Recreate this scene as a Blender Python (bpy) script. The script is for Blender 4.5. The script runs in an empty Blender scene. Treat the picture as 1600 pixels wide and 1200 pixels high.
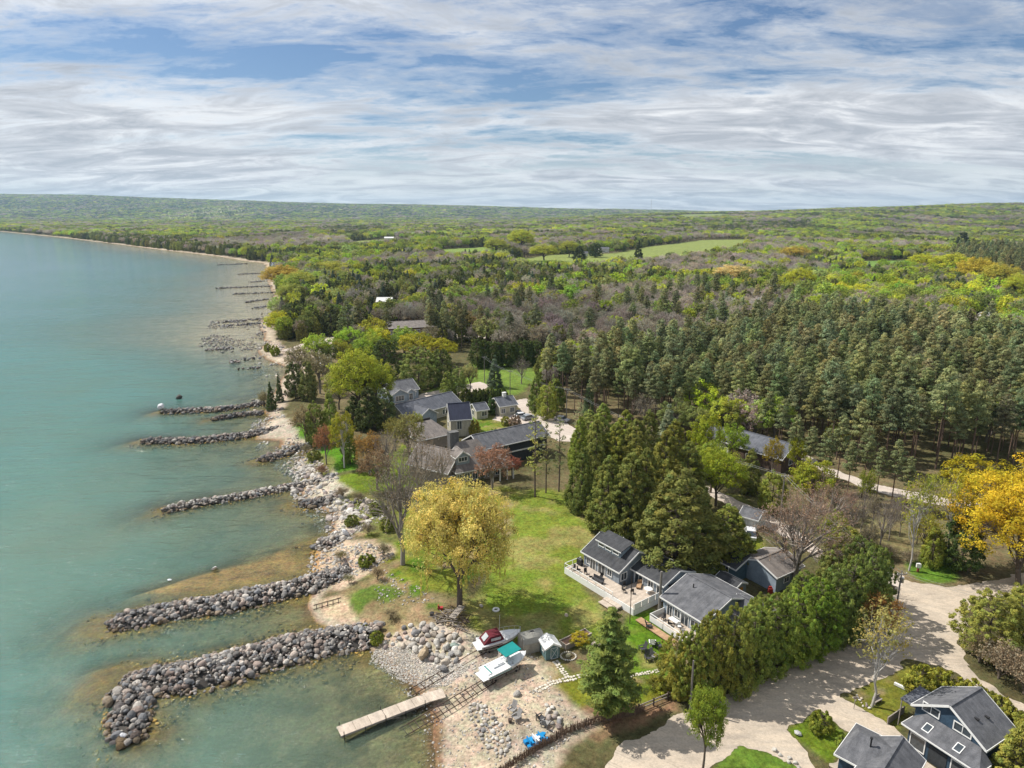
import bpy, bmesh, math, random
import numpy as np
from mathutils import Vector, Matrix
PI = math.pi
R = math.radians
random.seed(7)
rng = np.random.default_rng(11)
sc = bpy.context.scene
C = sc.collection

# ------------------------------------------------------------------ camera
CAM_H = 60.0
PITCH = R(14.05)
FPX = 1067.0                      # focal length in pixels of the 1600 px wide photograph
cam_data = bpy.data.cameras.new('camera')
cam = bpy.data.objects.new('camera', cam_data)
C.objects.link(cam)
cam.location = (0, 0, CAM_H)
cam.rotation_euler = (PI / 2 - PITCH, 0, 0)
cam_data.sensor_width = 36.0
cam_data.lens = 36.0 * FPX / 1600.0
cam_data.clip_start = 1.0
cam_data.clip_end = 60000.0
sc.camera = cam

# ------------------------------------------------------------------ sun, sky, exposure
SUN_AZ = (-0.93, 0.37)            # horizontal direction towards the sun
SUN_EL = R(51)
n = math.hypot(*SUN_AZ)
sun_dir = Vector((SUN_AZ[0] / n * math.cos(SUN_EL), SUN_AZ[1] / n * math.cos(SUN_EL), math.sin(SUN_EL)))
sl = bpy.data.lights.new('sun', 'SUN')
sl.energy = 3.8
sl.angle = R(0.6)
sl.color = (1.0, 0.95, 0.87)
so = bpy.data.objects.new('sun', sl)
C.objects.link(so)
so.rotation_euler = sun_dir.to_track_quat('Z', 'Y').to_euler()
so.location = (0, 0, 300)

world = bpy.data.worlds.new('World')
sc.world = world
world.use_nodes = True
nt = world.node_tree
nt.nodes.clear()
def N(nt, t, **kw):
    nd = nt.nodes.new(t)
    for k, v in kw.items():
        if k.startswith('i_'):
            nd.inputs[k[2:].replace('_', ' ')].default_value = v
        else:
            setattr(nd, k, v)
    return nd
def math_node(nt, op, a, b=None, c=None, clamp=False):
    nd = nt.nodes.new('ShaderNodeMath'); nd.operation = op; nd.use_clamp = clamp
    for i, v in enumerate((a, b, c)):
        if v is None: continue
        if isinstance(v, (int, float)): nd.inputs[i].default_value = v
        else: nt.links.new(v, nd.inputs[i])
    return nd.outputs[0]
def mixc(nt, f, a, b, mode='MIX'):
    nd = nt.nodes.new('ShaderNodeMix'); nd.data_type = 'RGBA'; nd.blend_type = mode; nd.clamp_factor = True
    for s, v in ((nd.inputs[0], f), (nd.inputs[6], a), (nd.inputs[7], b)):
        if isinstance(v, (int, float)): s.default_value = v
        elif isinstance(v, (tuple, list)): s.default_value = (v[0], v[1], v[2], 1.0)
        else: nt.links.new(v, s)
    return nd.outputs[2]
def ramp(nt, fac, stops, interp='LINEAR'):
    nd = nt.nodes.new('ShaderNodeValToRGB')
    nd.color_ramp.interpolation = interp
    el = nd.color_ramp.elements
    while len(el) < len(stops): el.new(0.5)
    for e, (p, c) in zip(el, stops):
        e.position = p
        e.color = (c, c, c, 1) if isinstance(c, (int, float)) else (c[0], c[1], c[2], 1)
    nt.links.new(fac, nd.inputs[0])
    return nd.outputs[0]
def noise(nt, vec, scale, detail=4, rough=0.55, dist=0.0, dim='3D'):
    nd = nt.nodes.new('ShaderNodeTexNoise'); nd.noise_dimensions = dim
    nd.inputs['Scale'].default_value = scale
    nd.inputs['Detail'].default_value = detail
    nd.inputs['Roughness'].default_value = rough
    nd.inputs['Distortion'].default_value = dist
    if vec is not None: nt.links.new(vec, nd.inputs['Vector'])
    return nd.outputs[0]

sky = N(nt, 'ShaderNodeTexSky', sky_type='NISHITA', sun_disc=False)
sky.sun_elevation = SUN_EL
sky.sun_rotation = math.atan2(SUN_AZ[0], SUN_AZ[1])
sky.air_density = 1.0; sky.dust_density = 0.6; sky.ozone_density = 2.0
tc = N(nt, 'ShaderNodeTexCoord')
sep = N(nt, 'ShaderNodeSeparateXYZ'); nt.links.new(tc.outputs['Generated'], sep.inputs[0])
zc = math_node(nt, 'MAXIMUM', sep.outputs['Z'], 0.0)
zc = math_node(nt, 'ADD', zc, 0.15)
px_ = math_node(nt, 'DIVIDE', sep.outputs['X'], zc)
py_ = math_node(nt, 'DIVIDE', sep.outputs['Y'], zc)
comb = N(nt, 'ShaderNodeCombineXYZ'); nt.links.new(px_, comb.inputs[0]); nt.links.new(py_, comb.inputs[1])
mp = N(nt, 'ShaderNodeMapping'); nt.links.new(comb.outputs[0], mp.inputs[0])
mp.inputs['Rotation'].default_value = (0, 0, R(17)); mp.inputs['Scale'].default_value = (0.36, 1.0, 1.0)
mp.inputs['Location'].default_value = (9.1, 4.65, 0.0)
cloud_a = noise(nt, mp.outputs[0], 0.80, 9, 0.62, 0.5)
mp2 = N(nt, 'ShaderNodeMapping'); nt.links.new(comb.outputs[0], mp2.inputs[0])
mp2.inputs['Rotation'].default_value = (0, 0, R(12)); mp2.inputs['Scale'].default_value = (0.5, 1.0, 1.0)
cloud_b = noise(nt, mp2.outputs[0], 3.4, 7, 0.66, 0.9)
csum = math_node(nt, 'MULTIPLY_ADD', cloud_b, 0.34, math_node(nt, 'MULTIPLY', cloud_a, 0.78))
mp3 = N(nt, 'ShaderNodeMapping'); nt.links.new(comb.outputs[0], mp3.inputs[0])
mp3.inputs['Rotation'].default_value = (0, 0, R(24)); mp3.inputs['Scale'].default_value = (0.6, 1.0, 1.0)
cloud_c = noise(nt, mp3.outputs[0], 9.0, 6, 0.7, 0.4)
csum = math_node(nt, 'ADD', csum, math_node(nt, 'MULTIPLY_ADD', cloud_c, 0.17, -0.110))
shade = math_node(nt, 'MULTIPLY_ADD', cloud_b, 0.62, math_node(nt, 'MULTIPLY_ADD', cloud_a, 0.28, math_node(nt, 'MULTIPLY', cloud_c, 0.14)))
cover = ramp(nt, csum, [(0.41, 0.0), (0.47, 0.35), (0.51, 0.78), (0.57, 1.0)])
thick = ramp(nt, shade, [(0.40, (6.5, 6.55, 6.6)), (0.48, (5.7, 5.8, 5.95)), (0.54, (4.2, 4.35, 4.65)), (0.62, (3.1, 3.3, 3.65))])
cover = math_node(nt, 'MAXIMUM', cover, ramp(nt, sep.outputs['Z'], [(0.0, 0.90), (0.045, 0.75), (0.085, 0.0)]))
skyc = mixc(nt, 1.0, sky.outputs[0], (0.42, 0.49, 0.58), 'MULTIPLY')
colr = mixc(nt, cover, skyc, thick)
bg = N(nt, 'ShaderNodeBackground'); bg.inputs['Strength'].default_value = 0.10
nt.links.new(colr, bg.inputs['Color'])
wo = N(nt, 'ShaderNodeOutputWorld'); nt.links.new(bg.outputs[0], wo.inputs['Surface'])

vs = sc.view_settings
sc.display_settings.display_device = 'sRGB'
vs.view_transform = 'Standard'; vs.look = 'None'; vs.exposure = 0.66; vs.gamma = 1.0
vs.use_curve_mapping = False
sc.cycles.max_bounces = 5
sc.cycles.diffuse_bounces = 2
sc.cycles.glossy_bounces = 2
sc.cycles.transmission_bounces = 2
sc.cycles.transparent_max_bounces = 6
sc.cycles.volume_bounces = 0
sc.cycles.caustics_reflective = False
sc.cycles.caustics_refractive = False

# ------------------------------------------------------------------ places read off the photograph
GZ = 1.6                          # height of the land above the lake
def U(px, py, z=GZ):
    """the point at height z that the photograph shows at pixel (px, py)"""
    dx = (px - 800) / FPX; dz = -(py - 600) / FPX
    y = math.cos(PITCH) + dz * math.sin(PITCH); w = -math.sin(PITCH) + dz * math.cos(PITCH)
    t = (z - CAM_H) / w
    return (dx * t, y * t, z)
def poly(pts, z=GZ): return np.array([U(*p, z)[:2] for p in pts])
def depth_at(y, z=GZ): return y * math.cos(PITCH) + (CAM_H - z) * math.sin(PITCH)
def top_height(px, py, ytop):
    """height of something standing at (px, py) whose top shows at row ytop"""
    x, y, _ = U(px, py)
    a = PITCH + math.atan((ytop - 600) / FPX)
    return CAM_H - y * math.tan(a) - GZ

_g = rng.random((256, 256))
def vnoise(x, y, s, seed=0):
    """smooth value noise, 0..1"""
    x = np.asarray(x) / s + 37.7 * seed; y = np.asarray(y) / s + 91.3 * seed
    xi = np.floor(x).astype(np.int64); yi = np.floor(y).astype(np.int64)
    fx = x - xi; fy = y - yi
    fx = fx * fx * (3 - 2 * fx); fy = fy * fy * (3 - 2 * fy)
    g = lambda a, b: _g[a % 256, b % 256]
    return (g(xi, yi) * (1 - fx) + g(xi + 1, yi) * fx) * (1 - fy) + (g(xi, yi + 1) * (1 - fx) + g(xi + 1, yi + 1) * fx) * fy
def fnoise(x, y, s, seed=0, o=3):
    r = 0; a = 1; t = 0
    for i in range(o):
        r = r + a * vnoise(x, y, s / 2 ** i, seed + i * 3); t += a; a *= 0.5
    return r / t
def sstep(a, b, x):
    t = np.clip((x - a) / (b - a), 0, 1); return t * t * (3 - 2 * t)
def sdpoly(x, y, P):
    """signed distance to polygon P, positive inside"""
    x = np.asarray(x, float).ravel(); y = np.asarray(y, float).ravel()
    d = np.full(x.shape, 1e18); ins = np.zeros(x.shape, bool)
    n = len(P)
    for i in range(n):
        ax, ay = P[i]; bx, by = P[(i + 1) % n]
        ex, ey = bx - ax, by - ay
        wx, wy = x - ax, y - ay
        t = np.clip((wx * ex + wy * ey) / (ex * ex + ey * ey + 1e-12), 0, 1)
        d = np.minimum(d, (wx - ex * t) ** 2 + (wy - ey * t) ** 2)
        if ay != by:
            c = ((ay > y) != (by > y)) & (x < (bx - ax) * (y - ay) / (by - ay) + ax)
            ins ^= c
    return np.where(ins, 1, -1) * np.sqrt(d)

SHORE = [(705, 1500), (688, 1300), (676, 1200), (672, 1160), (670, 1120), (650, 1085), (622, 1050), (592, 1028), (572, 1010),
         (560, 1000), (545, 988), (512, 984), (487, 972), (478, 945), (492, 918), (505, 908), (486, 894), (488, 866), (502, 846),
         (516, 826), (519, 808), (505, 797), (478, 786), (466, 768), (482, 752), (470, 740), (466, 718), (484, 702), (462, 694), (436, 700),
         (440, 688), (398, 687), (404, 668), (418, 655), (408, 644), (424, 632), (407, 624), (432, 612), (433, 597), (450, 574),
         (417, 561), (404, 548), (416, 535), (408, 515), (407, 500), (444, 484), (440, 474), (430, 466), (424, 452), (420, 441),
         (417, 428), (417, 417), (412, 411), (380, 407), (340, 400), (260, 391), (175, 380.5), (95, 371), (0, 361.5)]
shore_w = [tuple(p) for p in poly(SHORE, 0.0)]
LAND = np.array(shore_w + [(-3200, 2600), (-5200, 2900), (-24000, 6000), (-24000, 40000), (24000, 40000), (24000, -300), (-7, -300)])
def land_sd(x, y):
    s = np.asarray(x).shape
    d = sdpoly(x, y, LAND).reshape(s)
    return d + (fnoise(x, y, 9.0, 5) - 0.5) * np.minimum(4.0, 0.6 + np.asarray(y) * 0.01)

APRON = [([(590, 992), (572, 990), (500, 1003), (441, 1016), (322, 1050), (250, 1062), (190, 1064)], 7.6), ([(212, 1070), (207, 1095), (210, 1120), (222, 1148)], 3.6), ([(545, 893), (515, 903), (470, 916), (356, 940), (260, 955), (166, 976)], 6.0), ([(540, 742), (472, 757), (375, 775), (300, 787), (252, 797)], 3.4), ([(458, 666), (375, 681), (310, 688), (222, 689)], 4.4), ([(486, 694), (445, 707), (405, 719)], 4.5), ([(414, 629), (342, 640), (251, 643)], 3.8), ([(412, 644), (372, 648), (330, 655)], 3.6), ([(530, 775), (500, 786), (466, 786)], 5.0), ([(585, 822), (545, 838), (488, 856)], 4.6)]
def apron(x, y):
    """bed of spilled stones round the foot of each groyne: height, -9 where there is none"""
    x = np.asarray(x, float); y = np.asarray(y, float); out = np.full(x.shape, -9.0); k = (y < 330) & (x < 20)
    xs, ys = x[k], y[k]; best = np.full(xs.shape, -9.0)
    for pts, wd in APRON:
        W = [U(*p, 0.2)[:2] for p in pts]; d = np.full(xs.shape, 1e9)
        for (ax, ay), (bx, by) in zip(W[:-1], W[1:]):
            ex, ey = bx - ax, by - ay; t = np.clip(((xs - ax) * ex + (ys - ay) * ey) / (ex * ex + ey * ey), 0, 1); d = np.minimum(d, np.hypot(xs - ax - ex * t, ys - ay - ey * t))
        best = np.maximum(best, -0.10 - 0.30 * np.maximum(0, d + (fnoise(xs, ys, 3.0, 81) - .5) * 2.2 - wd / 2))
    out[k] = best; return out
hz1 = ([-900, -400, 0, 150, 300, 450, 600, 750, 900, 1000, 1100, 1300, 2200], [296, 300, 304, 306.5, 312, 317, 320, 323, 326.5, 329, 331, 333, 333])
hz2 = ([-900, 800, 1000, 1100, 1200, 1300, 1400, 1500, 1600, 2300], [348, 344, 334, 331.5, 329, 326, 323, 319.5, 318, 314])
def ridge(px, prof, y):
    py = np.interp(px, *prof)
    return CAM_H + y * np.tan(np.arctan((600 - py) / FPX) - PITCH)
def terrain(x, y, sd=None):
    x = np.asarray(x, float); y = np.asarray(y, float)
    if sd is None: sd = land_sd(x, y)
    wd = np.where(y > 330, 20.0, 11.0)
    up = GZ * sstep(0, 1, sd / wd)
    flat = sstep(230, 330, y) * (1 - sstep(1200, 1700, y))
    dn = -np.minimum(6.0, np.abs(sd) * (0.10 * (1 - flat) + 0.0065 * flat) * (1 + 0.5 * (fnoise(x, y, 14, 2) - 0.5)) + np.maximum(0, np.abs(sd) - (40 * (1 - flat) + 26 * flat) * (.6 + .8 * fnoise(x, y, 60, 91))) * (0.08 * (1 - flat) + 0.028 * flat))
    z = np.where(sd > 0, up, dn)
    yy = np.maximum(y, 1.0)
    px = 800 + FPX * x / yy / 0.97
    ok = sstep(40, 400, sd)
    roll = (fnoise(x, y, 900, 9) - 0.42) * 14 * sstep(1100, 2500, y)
    r2 = np.maximum(0, ridge(px, hz2, 4300.0) - 14) * sstep(1700, 4300, y) * (0.9 + 0.1 * fnoise(x, y, 700, 4) / 0.5)
    r1 = np.maximum(0, ridge(px, hz1, 9500.0) - 6 + (fnoise(x, y, 900, 12) - .5) * 26) * sstep(5200, 9500, y)
    return z + ok * (np.maximum(roll, -1) + np.maximum(r1, r2))

# ------------------------------------------------------------------ mesh helpers
def mesh_np(name, V, F, mats, attrs=None, smooth=False, mat_idx=None):
    V = np.asarray(V, np.float32); F = np.asarray(F, np.int32)
    me = bpy.data.meshes.new(name)
    k = F.shape[1]
    me.vertices.add(len(V)); me.vertices.foreach_set('co', V.ravel())
    me.loops.add(F.size); me.loops.foreach_set('vertex_index', F.ravel())
    me.polygons.add(len(F)); me.polygons.foreach_set('loop_start', np.arange(0, F.size, k, dtype=np.int32))
    if mat_idx is not None: me.polygons.foreach_set('material_index', np.asarray(mat_idx, np.int32))
    me.polygons.foreach_set('use_smooth', np.full(len(F), smooth))
    for m in (mats if isinstance(mats, (list, tuple)) else [mats]): me.materials.append(m)
    for an, a in (attrs or {}).items():
        a = np.asarray(a, np.float32)
        if a.ndim == 1:
            at = me.attributes.new(an, 'FLOAT', 'POINT'); at.data.foreach_set('value', a)
        else:
            at = me.attributes.new(an, 'FLOAT_COLOR', 'POINT')
            at.data.foreach_set('color', np.concatenate([a, np.ones((len(a), 1), np.float32)], 1).ravel())
    me.update(); me.validate()
    return me
def link(name, me, parent=None, loc=None, kind=None):
    o = bpy.data.objects.new(name, me); C.objects.link(o)
    if parent is not None: o.parent = parent
    if loc is not None: o.location = loc
    if kind: o['kind'] = kind
    return o
def tag(o, label=None, cat=None, group=None, kind=None):
    if label: o['label'] = label
    if cat: o['category'] = cat
    if group: o['group'] = group
    if kind: o['kind'] = kind
    return o
def thing(name, loc, rz=0.0, label=None, cat=None, group=None):
    o = bpy.data.objects.new(name, None); C.objects.link(o)
    o.location = loc; o.rotation_euler = (0, 0, rz); o.empty_display_size = 0.3
    return tag(o, label, cat, group)
def copy_tree(o, parent=None):
    c = o.copy(); C.objects.link(c); c.parent = parent
    for ch in list(o.children): copy_tree(ch, c)
    return c

class MB:
    """collects simple solids and links them as one mesh object"""
    def __init__(s): s.v = []; s.f = []
    def add(s, vs, fs, M=None):
        b = len(s.v)
        for v in vs:
            v = Vector(v)
            s.v.append(tuple(M @ v) if M is not None else tuple(v))
        for f in fs: s.f.append([b + i for i in f])
        return s
    def box(s, c, d, rz=0, ry=0, rx=0, M=None):
        x, y, z = d[0] / 2, d[1] / 2, d[2] / 2
        T = Matrix.Translation(c) @ Matrix.Rotation(rz, 4, 'Z') @ Matrix.Rotation(ry, 4, 'Y') @ Matrix.Rotation(rx, 4, 'X')
        if M is not None: T = M @ T
        vs = [(a * x, b * y, e * z) for e in (-1, 1) for a, b in ((-1, -1), (1, -1), (1, 1), (-1, 1))]
        return s.add(vs, [(3, 2, 1, 0), (4, 5, 6, 7), (0, 1, 5, 4), (1, 2, 6, 5), (2, 3, 7, 6), (3, 0, 4, 7)], T)
    def bar(s, a, b, w, h=None, M=None):
        a = Vector(a); b = Vector(b); d = b - a; L = d.length
        if L < 1e-6: return s
        q = d.to_track_quat('X', 'Z').to_matrix().to_4x4()
        T = Matrix.Translation((a + b) / 2) @ q
        if M is not None: T = M @ T
        x, y, z = L / 2, w / 2, (h or w) / 2
        vs = [(i * x, j * y, k * z) for k in (-1, 1) for i, j in ((-1, -1), (1, -1), (1, 1), (-1, 1))]
        return s.add(vs, [(3, 2, 1, 0), (4, 5, 6, 7), (0, 1, 5, 4), (1, 2, 6, 5), (2, 3, 7, 6), (3, 0, 4, 7)], T)
    def tube(s, a, b, r0, r1=None, n=8, M=None):
        r1 = r0 if r1 is None else r1
        a = Vector(a); b = Vector(b); d = b - a
        q = d.to_track_quat('Z', 'Y')
        vs = []
        for p, r in ((a, r0), (b, r1)):
            for i in range(n):
                t = 2 * PI * i / n
                vs.append(p + q @ Vector((r * math.cos(t), r * math.sin(t), 0)))
        fs = [(i, (i + 1) % n, n + (i + 1) % n, n + i) for i in range(n)]
        fs += [tuple(range(n - 1, -1, -1)), tuple(range(n, 2 * n))]
        return s.add(vs, fs, M)
    def prism(s, pts, a, b, axis='x', M=None):
        """polygon pts extruded from a to b along the axis"""
        n = len(pts)
        def mk(p, t): return (t, p[0], p[1]) if axis == 'x' else ((p[0], t, p[1]) if axis == 'y' else (p[0], p[1], t))
        vs = [mk(p, a) for p in pts] + [mk(p, b) for p in pts]
        fs = [(i, (i + 1) % n, n + (i + 1) % n, n + i) for i in range(n)]
        fs += [tuple(range(n - 1, -1, -1)), tuple(range(n, 2 * n))]
        return s.add(vs, fs, M)
    def slab(s, pts, th, M=None):
        """thin solid under the polygon pts (3D)"""
        n = len(pts)
        vs = list(pts) + [(p[0], p[1], p[2] - th) for p in pts]
        fs = [tuple(range(n)), tuple(range(2 * n - 1, n - 1, -1))] + [(i, n + i, n + (i + 1) % n, (i + 1) % n) for i in range(n)]
        return s.add(vs, fs, M)
    def build(s, name, mat, parent=None, kind=None, loc=None, smooth=False):
        me = bpy.data.meshes.new(name)
        me.from_pydata(s.v, [], s.f)
        bm = bmesh.new(); bm.from_mesh(me); bmesh.ops.recalc_face_normals(bm, faces=bm.faces); bm.to_mesh(me); bm.free()
        if smooth:
            for p in me.polygons: p.use_smooth = True
        me.materials.append(mat)
        return link(name, me, parent, loc, kind)

# ------------------------------------------------------------------ materials
def material(name, c1, c2=None, scale=3.0, rough=0.8, bump=0.0, bscale=20.0, detail=5, metal=0.0, spec=0.3, wave=None, coord='Object', stretch=None):
    m = bpy.data.materials.new(name); m.use_nodes = True
    nt = m.node_tree; b = nt.nodes['Principled BSDF']
    b.inputs['Roughness'].default_value = rough; b.inputs['Metallic'].default_value = metal
    b.inputs['Specular IOR Level'].default_value = spec
    tc = N(nt, 'ShaderNodeTexCoord'); vec = tc.outputs[coord]
    if stretch:
        mm = N(nt, 'ShaderNodeMapping'); mm.inputs['Scale'].default_value = stretch; nt.links.new(vec, mm.inputs[0]); vec = mm.outputs[0]
    if c2 is None: c2 = tuple(x * 0.72 for x in c1)
    f = ramp(nt, noise(nt, vec, scale, detail, 0.6), [(0.32, 0.0), (0.68, 1.0)])
    col = mixc(nt, f, c1, c2)
    if wave:                      # lap lines of boards or shingle courses: (scale, axis, strength)
        w = N(nt, 'ShaderNodeTexWave', wave_type='BANDS', bands_direction=wave[1], wave_profile='SAW')
        w.inputs['Scale'].default_value = wave[0]; w.inputs['Distortion'].default_value = 0.15
        nt.links.new(vec, w.inputs['Vector'])
        col = mixc(nt, ramp(nt, w.outputs['Fac'], [(0.0, wave[2]), (0.18, 0.0)]), col, tuple(x * 0.4 for x in c1))
    if bump >= 0.4 or wave:       # grain and weather stains
        g1 = ramp(nt, noise(nt, vec, 9.0, 5, 0.75), [(0.3, 0.72), (0.7, 1.25)])
        ms = N(nt, 'ShaderNodeMapping'); ms.inputs['Scale'].default_value = (2.2, 0.35, 0.35); nt.links.new(vec, ms.inputs[0])
        g2 = ramp(nt, noise(nt, ms.outputs[0], 1.0, 5, 0.65), [(0.35, 0.80), (0.65, 1.14)])
        col = mixc(nt, 1.0, mixc(nt, 1.0, col, g1, 'MULTIPLY'), g2, 'MULTIPLY')
    nt.links.new(col, b.inputs['Base Color'])
    if bump:
        bn = N(nt, 'ShaderNodeBump'); bn.inputs['Strength'].default_value = bump; bn.inputs['Distance'].default_value = 0.05
        nt.links.new(noise(nt, vec, bscale, 4, 0.6), bn.inputs['Height']); nt.links.new(bn.outputs[0], b.inputs['Normal'])
    return m
def tinted(name, rough=0.9, transl=0.0, spec=0.2, noisy=0.0, nscale=1.0):
    """colour = vertex colour 'Col' x per-object (or per-instance) 'tint'"""
    m = bpy.data.materials.new(name); m.use_nodes = True
    nt = m.node_tree
    a = N(nt, 'ShaderNodeAttribute', attribute_type='GEOMETRY', attribute_name='Col')
    t = N(nt, 'ShaderNodeAttribute', attribute_type='INSTANCER', attribute_name='tint')
    col = mixc(nt, 1.0, a.outputs['Color'], t.outputs['Color'], 'MULTIPLY')
    if noisy:
        tc = N(nt, 'ShaderNodeTexCoord')
        f = ramp(nt, noise(nt, tc.outputs['Object'], nscale, 5, 0.65), [(0.3, 1 - noisy), (0.7, 1 + noisy * 0.5)])
        col = mixc(nt, 1.0, col, f, 'MULTIPLY')
    b = nt.nodes['Principled BSDF']; out = nt.nodes['Material Output']
    b.inputs['Roughness'].default_value = rough; b.inputs['Specular IOR Level'].default_value = spec
    nt.links.new(col, b.inputs['Base Color'])
    if transl:
        tr = N(nt, 'ShaderNodeBsdfTranslucent'); nt.links.new(col, tr.inputs['Color'])
        mx = N(nt, 'ShaderNodeMixShader'); mx.inputs[0].default_value = transl
        nt.links.new(b.outputs[0], mx.inputs[1]); nt.links.new(tr.outputs[0], mx.inputs[2])
        nt.links.new(mx.outputs[0], out.inputs['Surface'])
    return m

M_leaf = tinted('leaves', 0.75, 0.45, 0.15)
M_bark = tinted('bark', 0.95, 0.0, 0.05)
M_stone = tinted('stone', 0.85, 0.0, 0.2, 0.35, 3.0)

# ------------------------------------------------------------------ ground and lake
def fan(y0, y1, ratio, ncol, k, c):
    ys = [y0]
    while ys[-1] < y1: ys.append(ys[-1] * ratio + 0.0)
    ys = np.array(ys); u = np.linspace(-1, 1, ncol); u = u + 0.9 * np.sign(u) * np.abs(u) ** 9
    Y = np.repeat(ys[:, None], ncol, 1); X = u[None, :] * (k * Y + c)
    nr = len(ys)
    i = np.arange(nr - 1)[:, None] * ncol + np.arange(ncol - 1)[None, :]
    F = np.stack([i, i + 1, i + 1 + ncol, i + ncol], -1).reshape(-1, 4)
    return X.ravel(), Y.ravel(), F

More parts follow.
